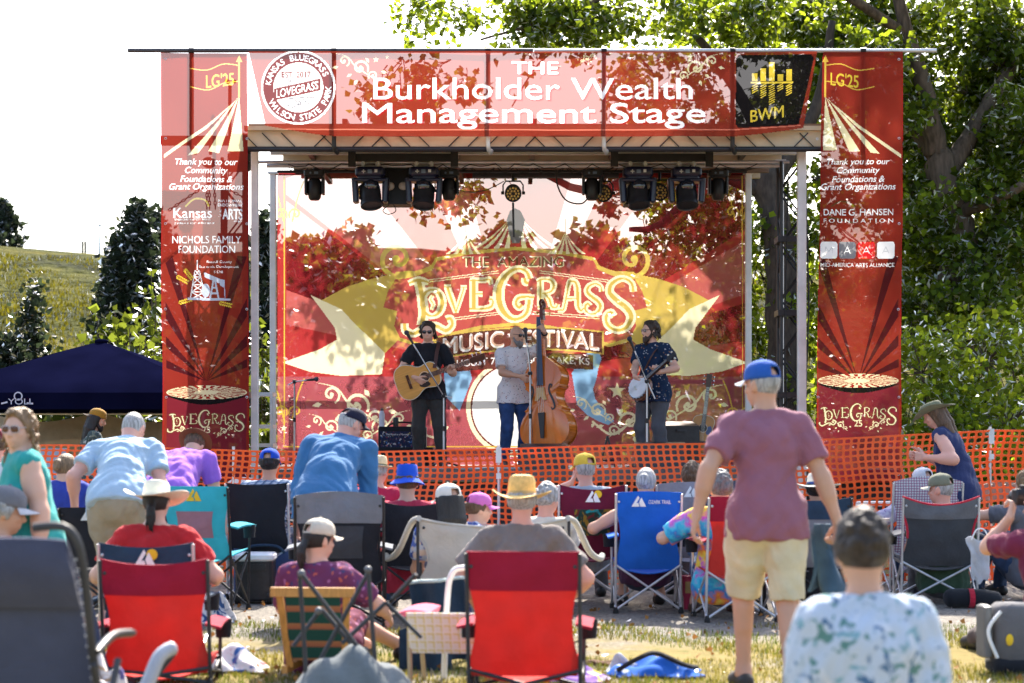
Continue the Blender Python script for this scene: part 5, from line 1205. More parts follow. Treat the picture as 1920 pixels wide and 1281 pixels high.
# round seal at the left
c = (560, 165); ring = lambda r_, n=48: [CB(c[0] + r_ * math.cos(6.2832 * i / n), c[1] + r_ * math.sin(6.2832 * i / n)) for i in range(n)]
a = MB(); poly(a, ring(70)); put(a, 'seal_edge', INK_W, t, base, rip, 1); a = MB(); poly(a, ring(66)); put(a, 'seal_ring', INK_RD, t, base, rip, 2); a = MB(); poly(a, ring(47)); put(a, 'seal_disc', banner_mat('ink_pale', (.60, .56, .54), .06, .35), t, base, rip, 3)
def arc_text(s, r_, a_mid, h, flip=False):
    o = MB(); st = math.radians(9.6 if not flip else -9.0); k0 = (len(s) - 1) / 2; sc = YB / F
    for k, ch in enumerate(s):
        if ch == ' ': continue
        an = math.radians(a_mid) + (k - k0) * st; q = text_mb(ch, None, h * sc, 0, 0, .02); u, v = CB(c[0] + r_ * math.cos(an), c[1] + r_ * math.sin(an)); ro = -(an + math.pi / 2) if not flip else -(an - math.pi / 2)
        o.add([(u + p[0] * math.cos(ro) - p[2] * math.sin(ro), 0, v + p[0] * math.sin(ro) + p[2] * math.cos(ro)) for p in q.v], q.f)
    return o
a = arc_text('KANSAS BLUEGRASS', 56.5, -98, 11); b_ = arc_text('WILSON STATE PARK', 56.5, 75, 11, True); a.add(b_.v, b_.f); put(a, 'seal_lettering', INK_W, t, base, rip, 3)
a = txt('EST. 2017', 556, 141, 54, 11, CB, 0, .02); put(a, 'seal_date', INK_RD, t, base, rip, 4)
tilt = lambda p: (p[0], p[1], p[2] + .22 * (p[0] - PX(558, YB))); a = MB(); poly(a, [(tilt((u, 0, v))[0], tilt((u, 0, v))[2]) for u, v in (CB(515, 158), CB(602, 158), CB(602, 180), CB(515, 180))]); put(a, 'seal_band', INK_RD, t, base, rip, 4)
a = txt('LOVEGRASS', 558, 169, 78, 15, CB, 0, .02, fn=tilt); put(a, 'seal_name', INK_W, t, base, rip, 5)
a = MB(); flourish(a, 560, 196, .34, 1, CB, 0); flourish(a, 545, 152, .26, -1, CB, 0); stroke(a, [CB(540, 186), CB(590, 183)], .01); put(a, 'seal_scrollwork', INK_GR, t, base, rip, 4)
# black square with bars at the right
a = MB(); poly(a, [CB(1380, 110), CB(1386, 103), CB(1520, 103), CB(1525, 110), CB(1497, 234), CB(1440, 238), CB(1384, 241), CB(1379, 234)]); put(a, 'emblem_panel', INK_B, t, base, rip, 1)
a = MB()
for x, up, dn in ((1415, 138, 172), (1431, 128, 182), (1447, 117, 192), (1463, 140, 169), (1479, 131, 178)):
    poly(a, [CB(x - 5.5, up), CB(x + 5.5, up), CB(x + 5.5, 152), CB(x - 5.5, 152)])
    y = 158
    while y < dn: stroke(a, [CB(x - 5.5, y + 5), CB(x + 5.5, y - 1)], .011); y += 4.2
poly(a, [CB(1407, 154), CB(1486, 154), CB(1486, 157), CB(1407, 157)])
q = txt('BWM', 1438, 217, 62, 22, CB, 0, .022, fn=lambda p: (p[0], p[1], p[2] + .16 * (p[0] - PX(1420, YB)))); a.add(q.v, q.f); put(a, 'bar_emblem', INK_Y, t, base, rip, 2); PR.build(t, base, rip)
# the pole that carries the three banners, its uprights and ties
b = (PX(998, YB), YB + .06, PZ(93, YB)); t = thing('banner_pole', 'long straight horizontal pole carrying the banners above the roof', 'pole', b)
mb = MB(); mb.tube([(PX(238, YB) - b[0], 0, 0), (PX(1000, YB) - b[0], 0, 0)], .026, 10); mb.build('tube', mat('pole_silhouette', (.05, .045, .05), .4), t, smooth=60)  # left half of the same pole, its backlit silhouette put into the colour
mb = MB(); mb.tube([(PX(1001, YB) - b[0], 0, 0), (PX(1758, YB) - b[0], 0, 0)], .024, 10); mb.build('tube', M_ALU, t, smooth=60)
for px in (357, 625, 915, 1133, 1375, 1620):
    mb = MB(); x = PX(px, YB) - b[0]; z0 = PZ(280, YB) - b[2]; mb.tube([(x, .02, .02), (x, .02, z0 + .05), (x + .01, .04, z0), (x + .03, .08, z0 - .02), (x + .04, .12, z0 + .03)], .026, 8); mb.build('upright', M_ALU if px in (915, 1133) else M_BLACK, t, smooth=60)
    mb = MB(); mb.tube([(x - .03, 0, 0), (x + .03, 0, 0)], .034, 8); mb.build('clamp', M_BLACK, t)
for px in (303, 459): mb = MB(); mb.tube([(PX(px, YB) - b[0], 0, 0), (PX(px, YB) - b[0], 0, .16)], .004, 4); mb.build('cable_tie', M_BLACK, t)

# ------------------------------------------------------------------ printed backdrop
CD = lambda px, py: (PX(px, YD), PZ(py, YD)); MX = 966
mir = lambda pts: [(2 * MX - x, y) for x, y in reversed(pts)]
base = (PX(958, YD), YD, DZ); t = thing('backdrop', 'big red printed circus style backdrop hung across the back of the stage', 'backdrop', base); PR = Print(.009); c2 = (966, 765)
def bput(mb, name, m, layer):
    if mb.v: PR.add(name, m, mb, layer + 1)
hb = [(MX, 466), (880, 474), (818, 486), (808, 504), (776, 512), (745, 512), (724, 546), (716, 578), (742, 585), (736, 612), (748, 636), (790, 648), (840, 628), (900, 614), (MX, 608)]
full = hb + mir(hb)[1:-1]
tl = [(582, 553), (640, 580), (668, 610), (700, 640), (722, 662), (716, 702), (640, 705), (580, 697), (530, 680), (600, 655), (632, 637), (628, 615)]
gr = [(603, 563), (650, 538), (700, 522), (744, 513), (724, 546), (716, 578), (742, 585), (736, 612), (748, 636), (722, 662), (700, 640), (668, 610), (640, 580)]
mb = MB(); poly(mb, [CD(520, 322), CD(1396, 322), CD(1396, 872), CD(520, 872)]); PR.add('cloth', BACK, mb, 0)
mb = MB(); poly(mb, [CD(520, 706), CD(1396, 706), CD(1396, 872), CD(520, 872)]); bput(mb, 'foot_field', B_M, .2)
ra, rd = MB(), MB(); c = (MX, 700)
def clipray(a0, a1, out):
    A_ = [c]
    for k in range(7): an = math.radians(a0 + (a1 - a0) * k / 6); dx, dy = math.sin(an), -math.cos(an); L_ = min((430 / abs(dx)) if abs(dx) > 1e-6 else 9e9, (374 / abs(dy)) if abs(dy) > 1e-6 else 9e9); A_.append((c[0] + dx * L_, c[1] + dy * L_))
    poly(out, [CD(*p) for p in A_])
for a0, a1 in ((-78, -70), (-52, -38), (-24, -14), (16, 25), (60, 71)): clipray(a0, a1, ra)
for a0, a1 in ((-70, -61), (-61, -53), (36, 46), (47, 58), (73, 82)): clipray(a0, a1, rd)
bput(ra, 'light_rays', BACK_R, 0); bput(rd, 'dark_rays', BACK_D, 0)
a = MB(); poly(a, [CD(*p) for p in tl]); poly(a, [CD(*p) for p in mir(tl)]); bput(a, 'ribbon_tails', B_C, .3)
a = MB(); poly(a, [CD(*p) for p in gr]); poly(a, [CD(*p) for p in mir(gr)]); bput(a, 'ribbon', B_G, .5)
a = MB(); poly(a, [CD(*p) for p in full]); bput(a, 'cartouche', banner_mat('cartouche_red', (.34, .06, .055), .28, .55), .8)
a = MB(); stroke(a, [CD(*p) for p in full], .05, closed=True)
for sgn in (1, -1):
    X_ = (lambda x: x) if sgn > 0 else (lambda x: 2 * MX - x); spiral(a, X_(745), 486, 32, 1.35, 9, CD, 0, 1.2 if sgn > 0 else math.pi - 1.2, sgn, .6, tail=[(X_(812), 500), (X_(795), 508), (X_(775), 515)])
bput(a, 'gold_frame', B_G, 4)
# striped tents on top
a = MB()
def tent(ax, ay, x0, x1, yb, n, sag=.18):
    for k in range(0, n, 2):
        f0, f1 = k / n, (k + 1) / n; e0, e1 = x0 + (x1 - x0) * f0, x0 + (x1 - x0) * f1
        L0 = [(ax + (e0 - ax) * s, ay + (yb - ay) * (s - sag * math.sin(math.pi * s) * -.6)) for s in (0, .25, .5, .75, 1)]; L1 = [(ax + (e1 - ax) * s, ay + (yb - ay) * (s - sag * math.sin(math.pi * s) * -.6)) for s in (1, .75, .5, .25)]
        poly(a, [CD(*p) for p in L0 + L1])
tent(958, 408, 884, 956, 466, 7); tent(976, 408, 978, 1050, 466, 7); tent(874, 436, 836, 902, 476, 9); tent(1060, 436, 1032, 1098, 476, 9); bput(a, 'tent_stripes', B_C, 4)
hs = MB(); poly(hs, [CD(*p) for p in ((953, 432), (950, 412), (956, 396), (966, 391), (976, 396), (984, 412), (981, 432), (974, 456), (960, 456))]); bput(hs, 'headstock_print', INK_GR, 5)
a = MB(); stroke(a, [CD(874, 436), CD(874, 408)], .01); stroke(a, [CD(1060, 436), CD(1060, 410)], .01); bput(a, 'tent_poles', INK_BR, 4)
q = txt('THE  AMAZING', 962, 491, 190, 19, CD, 0, .045); bput(q, 'small_lettering_edge', B_C, 5); q = txt('THE  AMAZING', 962, 491, 186, 17, CD, 0, .01); bput(q, 'small_lettering', INK_BR, 6)
a = MB()
for x0, y0, x1, y1 in ((788, 527, 935, 508), (788, 531, 935, 512), (1012, 508, 1146, 526), (1012, 512, 1146, 530), (853, 596, 938, 585), (853, 600, 938, 589), (1000, 585, 1124, 594), (1000, 589, 1124, 598)): stroke(a, [CD(x0, y0), CD(x1, y1)], .010)
bput(a, 'double_lines', B_C, 5)
o_, i_ = MB(), MB(); lg(o_, i_, LG, 0, CD, .022); bput(i_, 'wordmark', B_G, 8); bput(o_, 'wordmark_edge', B_C, 6)
arc = lambda cx, k, s=0.0: (lambda p: (p[0], p[1], p[2] - k * (p[0] - PX(cx, YD)) ** 2 + s * (p[0] - PX(cx, YD))))
f1_ = arc(975, .07, .03); tp = lambda pts, f: [(f((u, 0, v))[0], f((u, 0, v))[2]) for u, v in pts]
rb = lambda x0, x1, y0, y1: [CD(x0 + (x1 - x0) * i / 16, y0) for i in range(17)] + [CD(x1 - (x1 - x0) * i / 16, y1) for i in range(17)]
a = MB(); poly(a, tp(rb(815, 1132, 613, 657), f1_)); bput(a, 'title_band_edge', B_G, 5); a = MB(); poly(a, tp(rb(818, 1129, 616, 654), f1_)); bput(a, 'title_band', banner_mat('band_brown', (.12, .035, .028), .18, .4), 6)
q = txt('MUSIC FESTIVAL', 977, 635, 292, 31, CD, 0, .05, fn=f1_, space=1.05); bput(q, 'title_lettering_edge', B_W, 7); q = txt('MUSIC FESTIVAL', 977, 635, 286, 25, CD, 0, -.005, fn=f1_, space=1.06); bput(q, 'title_lettering', banner_mat('title_tan', (.40, .26, .20), .2, .5), 8)
f2_ = arc(975, .045, .02); a = MB(); poly(a, tp(rb(832, 1112, 662, 690), f2_)); bput(a, 'date_band', banner_mat('band_brown', (.12, .035, .028), .18, .4), 5); q = txt('AUGUST 7-9,  WILSON LAKE, KS', 974, 676, 262, 15, CD, 0, .02, fn=f2_); bput(q, 'date_lettering', B_W, 6)
a = MB(); circ = lambda r_, n=48: [CD(c2[0] + r_ * math.cos(6.2832 * i / n), c2[1] + r_ * math.sin(6.2832 * i / n)) for i in range(n)]
for r0_, r1_, nm, m_, ly in ((92, 84, 'ring_print', B_C, .3), (84, 81, 'ring_line', BACK_D, .5), (81, 0, 'ring_disc', B_W, .7)):
    a = MB(); O_, I_ = circ(r0_), circ(max(r1_, .01)); a.add([(p[0], 0, p[1]) for p in O_ + I_], [(i, (i + 1) % 48, 48 + (i + 1) % 48, 48 + i) for i in range(48)]); bput(a, nm, m_, ly)
bl_ = [(1072, 700), (1090, 668), (1120, 655), (1128, 672), (1122, 690), (1118, 712), (1112, 730), (1116, 748), (1126, 762), (1138, 775), (1152, 790), (1140, 797), (1122, 790), (1100, 778), (1082, 760)]
a = MB(); poly(a, [CD(*p) for p in bl_]); poly(a, [CD(*p) for p in ((832, 700), (880, 690), (885, 710), (862, 770), (836, 745))]); bput(a, 'blue_shape', INK_BL, 2.5)
a = MB()
for cx_, cy_, s, fx in ((668, 760, 1.25, -1), (1290, 760, 1.15, 1), (715, 800, .9, 1), (1180, 790, 1.0, 1), (1120, 770, .8, -1), (620, 800, .7, -1)): flourish(a, cx_, cy_, s, fx, CD, 0)
stroke(a, [CD(*p) for p in catmull([(840, 800), (820, 820), (790, 815), (760, 820)], 6)], .03); stroke(a, [CD(*p) for p in catmull([(1110, 790), (1150, 815), (1190, 780), (1220, 735)], 6)], .03); star(a, 1157, 733, 16, CD, 0); star(a, 532, 803, 7, CD, 0); star(a, 770, 655, 7, CD, 0); star(a, 895, 655, 8, CD, 0)
bput(a, 'scrollwork', B_C, 3.5)
a = MB(); stroke(a, [CD(533, 330), CD(533, 838), CD(1392, 838), CD(1392, 330)], .018)
for x, y, fx in ((540, 402, 1), (540, 772, 1), (1386, 398, -1), (1386, 775, -1)):
    for sg_ in (-1, 1): spiral(a, x + sg_ * 14, y, 12, 1.1, 3.2, CD, 0, 1.57 + sg_, sg_, .5); stroke(a, [CD(*p) for p in catmull([(x + sg_ * 8, y + 14), (x + sg_ * 18, y - 30), (x + sg_ * 30, y - 62)], 5)], .02)
bput(a, 'gold_border', INK_G, 2)
PR.build(t, base, lambda x, z: YD + .012 * np.sin(x * 2.3 + z) + .006 * np.sin(z * 5 + x))
mb = MB(); mb.tube([(PX(515, YD), YD + .05, PZ(324, YD)), (PX(1400, YD), YD + .05, PZ(324, YD))], .03, 8); kid(mb, 'top_pipe', M_BLACK, t, base)

# ------------------------------------------------------------------ stage lights
M_LENS = mat('amber_lens', (.75, .52, .16), .15, .1, 20, spec=.8); M_GLASS = mat('dark_glass', (.012, .016, .03), .06, .1, spec=1.0); M_NAVYP = mat('blue_black_plastic', (.010, .011, .035), .3, .3, 15); M_LAMP = mat('frosted_lamp', (.55, .45, .38), .25, .2, 30); M_LCD = mat('display', (.12, .17, .24), .2)
YL = 22.75
def big_head(px, lab, turn):
    b = (PX(px, YL), YL, PZ(340, YL)); o = thing('moving_head_light', lab, 'stage light', b, 0, 'moving head lights under the roof'); s = YL / F
    mb = MB(); mb.rbox((0, 0, .10), (.36, .30, .12), .05); mb.rbox((0, 0, .03), (.30, .26, .03), .05); mb.build('base', M_NAVYP, o, smooth=40)
    mb = MB(); mb.box((-.075, -.152, .10), (.045, .006, .012)); mb.box((-.075, -.152, .10), (.012, .006, .045)); mb.box((.075, -.152, .105), (.035, .006, .035)); mb.build('buttons', M_ALU, o)
    mb = MB(); mb.box((0, -.153, .10), (.05, .008, .045)); mb.build('display', M_LCD, o)
    for sx in (-.09, .09): mb = MB(); mb.tube([(sx, 0, .16), (sx, 0, .30)], .018, 8); mb.tube([(sx, 0, .20), (sx, 0, .23)], .032, 8); mb.build('clamp', M_ALU, o)
    mb = MB()
    for sx in (-1, 1): mb.rbox((sx * .185, 0, -.115), (.07, .20, .31), .03, rot=(0, sx * .06, 0))
    mb.rbox((0, 0, .005), (.42, .22, .04), .03); mb.build('yoke', M_NAVYP, o, smooth=40)
    h = MB(); Mx = Matrix.Translation((.0, -.02, -.17)) @ Matrix.Rotation(math.radians(turn), 4, 'Z') @ Matrix.Rotation(math.radians(160), 4, 'X')
    h.lathe([(.0005, -.16), (.09, -.15), (.125, -.10), (.13, .02), (.125, .08), (.135, .10), (.135, .15), (.12, .155), (.115, .14), (.0005, .135)], 24, fn=lambda v: Mx @ v); h.build('head', M_BLACKP, o, smooth=45)
    h = MB(); h.sphere(Mx @ Vector((0, .06, -.09)), .10, 16, (1, 1, 1)); h.build('dome', M_GLASS, o, smooth=180)
for px, lab, tn in ((695, 'large dark moving head light above the guitarist, left one of a pair', 20), (795, 'large dark moving head light beside the four-lamp blinder on its right', -8), (1196, 'large dark moving head light above the banjo player', 15), (1287, 'large dark moving head light nearest the right end of the truss', 5)): big_head(px, lab, tn)
def small_head(px, lab):
    b = (PX(px, 23.1), 23.1, PZ(322, 23.1)); o = thing('spot_light', lab, 'stage light', b, 0, 'small spot lights under the roof')
    mb = MB(); mb.rbox((0, 0, -.03), (.25, .22, .09), .03); mb.build('base', M_BLACKP, o, smooth=40); mb = MB(); mb.box((.03, -.113, -.03), (.05, .006, .03)); mb.sphere((-.04, -.113, -.03), .014, 8, (1, .4, 1)); mb.build('panel', M_LCD, o)
    mb = MB()
    for sx in (-1, 1): mb.rbox((sx * .105, 0, -.18), (.035, .15, .22), .02)
    mb.rbox((0, 0, -.078), (.20, .14, .02), .02); mb.build('yoke', M_BLACKP, o, smooth=40); mb = MB(); mb.lathe([(.0005, -.355), (.055, -.355), (.075, -.33), (.088, -.26), (.09, -.13), (.06, -.09), (.0005, -.085)], 20); mb.build('head', M_BLACK, o, smooth=45)
    mb = MB(); mb.tube([(0, 0, .01), (0, 0, .10)], .02, 8); mb.build('clamp', M_BLACK, o)
for px, lab in ((590, 'small black spot light hanging alone near the left end of the truss'), (842, 'small black spot light right of the four-lamp blinder'), (1110, 'small black spot light left of the banjo player side lights'), (1346, 'small black spot light at the right end of the truss')): small_head(px, lab)
def par(px, py, lab, turn=0):
    Y = 23.3; b = (PX(px, Y), Y, PZ(py, Y)); o = thing('par_light', lab, 'stage light', b, math.radians(turn), 'par lights with amber lenses'); Mx = Matrix.Rotation(math.radians(112), 4, 'X')
    mb = MB(); mb.lathe([(.0005, -.13), (.07, -.125), (.095, -.08), (.105, 0), (.105, .05), (.098, .052), (.096, .03), (.0005, .028)], 24, fn=lambda v: Mx @ v); mb.build('can', M_BLACK, o, smooth=45)
    mb = MB()
    for ring_, n in ((.0, 1), (.036, 6), (.072, 12)):
        for k in range(n):
            if ring_ == 0: continue
            a = 6.2832 * k / n; c_ = Vector((ring_ * math.cos(a), ring_ * math.sin(a), .033)); mb.sphere(Mx @ c_, .0155, 8, (1, 1, 1), 5)
    mb.build('lenses', M_LENS, o, smooth=180); mb = MB(); mb.tube([(-.125, 0, 0), (-.125, 0, .10), (-.09, .02, .15), (.09, .02, .15), (.125, 0, .10), (.125, 0, 0)], .010, 6); mb.tube([(0, .02, .15), (0, .04, .24)], .02, 6); mb.build('yoke', M_BLACK, o)
    mb = MB()
    for sx in (-1, 1): mb.tube([(sx * .11, 0, 0), (sx * .15, 0, 0)], .02, 8)
    mb.build('knob', M_BLACK, o)
for px, py, lab, tn in ((684, 360, 'par light with amber lenses peeking below the left moving head', 0), (797, 358, 'par light half hidden under the second moving head', 0), (962, 362, 'single par light with amber lenses at the middle of the truss', 0), (1131, 362, 'par light turned outward behind the small spot light', 10), (1237, 360, 'par light with amber lenses between the two right moving heads', 0)): par(px, py, lab, tn)
def blinder(px, lab):
    Y = 23.0; b = (PX(px, Y), Y, PZ(356, Y)); o = thing('blinder_light', lab, 'stage light', b, 0, 'four-lamp blinders'); mb = MB(); mb.rbox((0, .05, .03), (.36, .16, .46), .01, rot=(math.radians(-8), 0, 0)); mb.build('housing', M_BLACK, o)
    for sx in (-.085, .085):
        for sz in (-.10, .04): mb = MB(); mb.sphere((sx, -.035 - sz * .1, sz), .062, 14, (1, .35, .85)); mb.build('lamp', M_LAMP, o, smooth=180)
    mb = MB(); mb.tube([(0, .05, .26), (0, .05, .45)], .02, 6); mb.build('clamp', M_BLACK, o)
blinder(744, 'four-lamp blinder between the two left moving heads'); blinder(1196, 'four-lamp blinder behind the moving head above the banjo player')
# cables looping along the truss
mb = MB(); r = random.Random(8); xs_ = [540, 580, 640, 720, 770, 830, 880, 930, 965, 1000, 1060, 1110, 1160, 1240, 1300, 1350, 1420]
for rep in range(3):
    for x0, x1 in zip(xs_, xs_[1:]):
        sag = r.uniform(2, 16); Y = 22.9 + .1 * rep; P = [(PX(x0 + (x1 - x0) * f, Y), Y, PZ(308 + 3 * rep + r.uniform(-1, 1) + sag * math.sin(math.pi * f), Y)) for f in np.linspace(0, 1, 7)]; mb.tube(P, .007, 4)
mb.tube([(PX(x, 22.8), 22.8, PZ(y, 22.8)) for x, y in catmull([(1042, 318), (1046, 350), (1062, 376), (1090, 382), (1105, 368)], 6)], .010, 5); mb.tube([(PX(x, 22.8), 22.8, PZ(y, 22.8)) for x, y in catmull([(730, 384), (718, 395), (728, 402), (742, 396), (738, 384)], 5)], .006, 5)
mb.tube([(PX(845 + 100 * f, 23), 23, PZ(352 + 14 * math.sin(3.14 * f) - 12 * f, 23)) for f in np.linspace(0, 1, 12)], .006, 5)
cb = (0, 22.9, 0); tag(kid(mb, 'light_cables', M_RUBBER, None, cb, loc=cb), 'black power cables looping along the lighting truss', 'cable')
mb = MB(); mb.tube([(PX(962, 23.4), 23.4, PZ(380, 23.4)), (PX(963, 23.4), 23.4, PZ(445, 23.4))], .014, 6); b = (PX(962, 23.4), 23.4, PZ(380, 23.4)); tag(kid(mb, 'drop_pipe', M_BLACK, None, b, loc=b), 'thin dark pipe hanging below the middle par light', 'pipe')
# ------------------------------------------------------------------ orange safety fence
M_ORANGE = mat('orange_mesh_plastic', (.88, .135, .018), .45, .1, 12, spec=.4, trans=.25)
def fence_line(s):       # s in photo px along the fence -> (X, Y, ztop)
    px = s; Y = np.interp(px, [-60, 120, 480, 900, 1400, 1690, 2000], [17.6, 17.4, 17.2, 16.9, 16.9, 17.3, 17.6])
    top = np.interp(px, [-60, 120, 280, 480, 700, 935, 1200, 1420, 1690, 1860, 2000], [835, 833, 838, 845, 846, 841, 832, 830, 815, 806, 806])
    return PX(px, Y), Y, PZ(top, Y)
b = (0, 17, 0); t = thing('safety_fence', 'orange plastic mesh safety fence strung in front of the stage', 'fence', b)
L0, L1, NC, NRW = -330, 2260, 192, 23; vs = []; fs = []; ring = []
S_ = np.linspace(L0, L1, NC + 1); top = [fence_line(s) for s in S_]; r = random.Random(4)
def fp(i, j):      # i, j real grid coordinates
    s = L0 + (L1 - L0) * i / NC; x, y, zt = fence_line(s); f = j / NRW
    return (x + .02 * math.sin(j * .5 + i * .05), y + .03 * math.sin(i * .18 + j * .25) + .02 * math.sin(i * .5) - b[1], .03 + (zt - .03) * f + .012 * math.sin(i * .7) * (1 - abs(2 * f - 1)))
cnr = [(0, 0), (1, 0), (1, 1), (0, 1)]; hole = [(.16, .28), (.29, .15), (.71, .15), (.84, .28), (.84, .72), (.71, .85), (.29, .85), (.16, .72)]
mbf = MB()
for j in range(NRW):
    for i in range(NC):
        o = len(mbf.v); mbf.v += [fp(i + a, j + c_) for a, c_ in cnr] + [fp(i + a, j + (c_ if j < NRW - 1 else c_ * .82)) for a, c_ in hole]
        mbf.f += [tuple(o + k for k in q) for q in ((0, 1, 6, 5), (1, 7, 6), (1, 2, 8, 7), (2, 9, 8), (2, 3, 10, 9), (3, 11, 10), (3, 0, 4, 11), (0, 5, 4))]; mbf.mi += [0] * 8
fo = mbf.build('mesh_panel', M_ORANGE, t)
md = fo.modifiers.new('w', 'WELD'); md.merge_threshold = .001; md = fo.modifiers.new('s', 'SOLIDIFY'); md.thickness = .004
for px in (20, 437, 935, 1430, 1858):
    x, y, zt = fence_line(px); mb = MB(); mb.tube([(x, y - b[1] + .03, 0), (x, y - b[1] + .03, zt + .03)], .014, 6); mb.build('stake', M_ALU, t)
    if px in (20, 437, 1430): continue
    mb = MB(); mb.box((x, y - b[1] - .02, zt - .06), (.05, .015, .14)); mb.box((x, y - b[1] - .025, zt - .25), (.045, .012, .05)); mb.build('tie', M_WHITEMETAL, t)

# ------------------------------------------------------------------ navy canopy and its back wall
M_NAVY = mat('navy_canopy', (.004, .0045, .018), .9, .2, 2, 0, 8, spec=.0)
YC = 24.6; b = (PX(190, YC), YC, 0); t = thing('canopy_tent', 'navy blue pop-up canopy with a pale printed name on its valance', 'canopy', b)
hw, ze, zp, zv = 1.66, PZ(737, YC - 1.5), PZ(640, YC), PZ(768, YC - 1.5)
mb = MB(); n = 14
for sd in range(4):
    a = sd * math.pi / 2; ca, sa = math.cos(a), math.sin(a)
    def roof(u, v):
        x = (u * 2 - 1) * hw * (1 - v) ; y = -hw * (1 - v); z = ze + (zp - ze) * (v ** .82) - .05 * math.sin(math.pi * u) * (1 - v) + .012 * math.sin(u * 20 + v * 9) * (1 - v)
        return (x * ca - y * sa, x * sa + y * ca, z)
    mb.grid(roof, n, 10)
ro = mb.build('roof', M_NAVY, t, smooth=50)
for sd in range(4):
    a = sd * math.pi / 2; ca, sa = math.cos(a), math.sin(a); mb = MB()
    def val(u, v): x = (u * 2 - 1) * hw; y = -hw - .012 + .014 * math.sin(u * 24 + sd) * v; z = ze + (zv - ze) * v; return (x * ca - y * sa, x * sa + y * ca, z)
    mb.grid(val, 24, 2, .003); mb.build('valance', M_NAVY, t, smooth=50)
    mb = MB(); mb.tube([(hw * .97 * (1 if ca + sa > 0 else -1), hw * .97 * (1 if ca - sa > 0 else -1), 0), (hw * .97 * (1 if ca + sa > 0 else -1), hw * .97 * (1 if ca - sa > 0 else -1), ze)], .022, 6); mb.build('leg', M_WHITEMETAL, t)
mb = MB(); mb.sphere((0, 0, zp - .005), .09, 12, (1, 1, .4)); mb.build('peak_cap', M_NAVY, t, smooth=180)
YV = YC - hw - .035; sc = YV / F; M_PRINT = mat('pale_print', (.45, .45, .55), .7)
q = text_mb('YOLI', 42 * sc, 11 * sc, PX(36, YV) - b[0], PZ(753, YV), .0, YV - b[1]); q.add([(PX(34, YV) - b[0] + .055 * math.cos(a) * k, YV - b[1], PZ(743, YV) + .055 * math.sin(a) * k) for k in (1, .72) for a in [6.2832 * i / 16 for i in range(16)]], [(i, (i + 1) % 16, 16 + (i + 1) % 16, 16 + i) for i in range(16)])
stroke(q, [(PX(2, YV) - b[0], PZ(757, YV)), (PX(14, YV) - b[0], PZ(754, YV))], .02, YV - b[1]); stroke(q, [(PX(50, YV) - b[0], PZ(756, YV)), (PX(62, YV) - b[0], PZ(757, YV))], .02, YV - b[1]); q.build('name_lettering', M_PRINT, t)
YW = 25.9; b = (PX(180, YW), YW, 0); mb = MB()
mb.grid(lambda u, v: ((u - .5) * 3.1, .04 * math.sin(u * 13 + v * 2), v * (1.75 - .14 * math.sin(math.pi * min(1, u * 2 % 1.0001)))), 40, 10, .004)
t = thing('canopy_wall', 'beige fabric side wall hanging at the back of the navy canopy', 'tent wall', b); mb.build('fabric', fabric('beige_wall', (.40, .34, .26), .1, trans=.3), t, smooth=60)
mb = MB(); mb.tube([(-1.55, 0, 1.72), (1.55, 0, 1.72)], .015, 6); mb.build('rail', M_ALU, t)
# screens on the mixing desk
b = (PX(95, 21.5), 21.5, 0); t = thing('mixing_desk', 'folding table with a tilted screen under the navy canopy', 'table', b)
mb = MB(); mb.box((0, 0, .86), (1.3, .6, .04)); mb.build('tabletop', M_BLACKP, t)
for sx in (-.6, .6):
    for sy in (-.25, .25): mb = MB(); mb.tube([(sx, sy, 0), (sx, sy, .85)], .016, 6); mb.build('leg', M_BLACK, t)
mb = MB(); mb.rbox((.03, .0, 1.08), (.30, .02, .36), .008, rot=(math.radians(-18), 0, .25)); mb.build('screen', mat('screen_grey', (.25, .28, .32), .2), t)

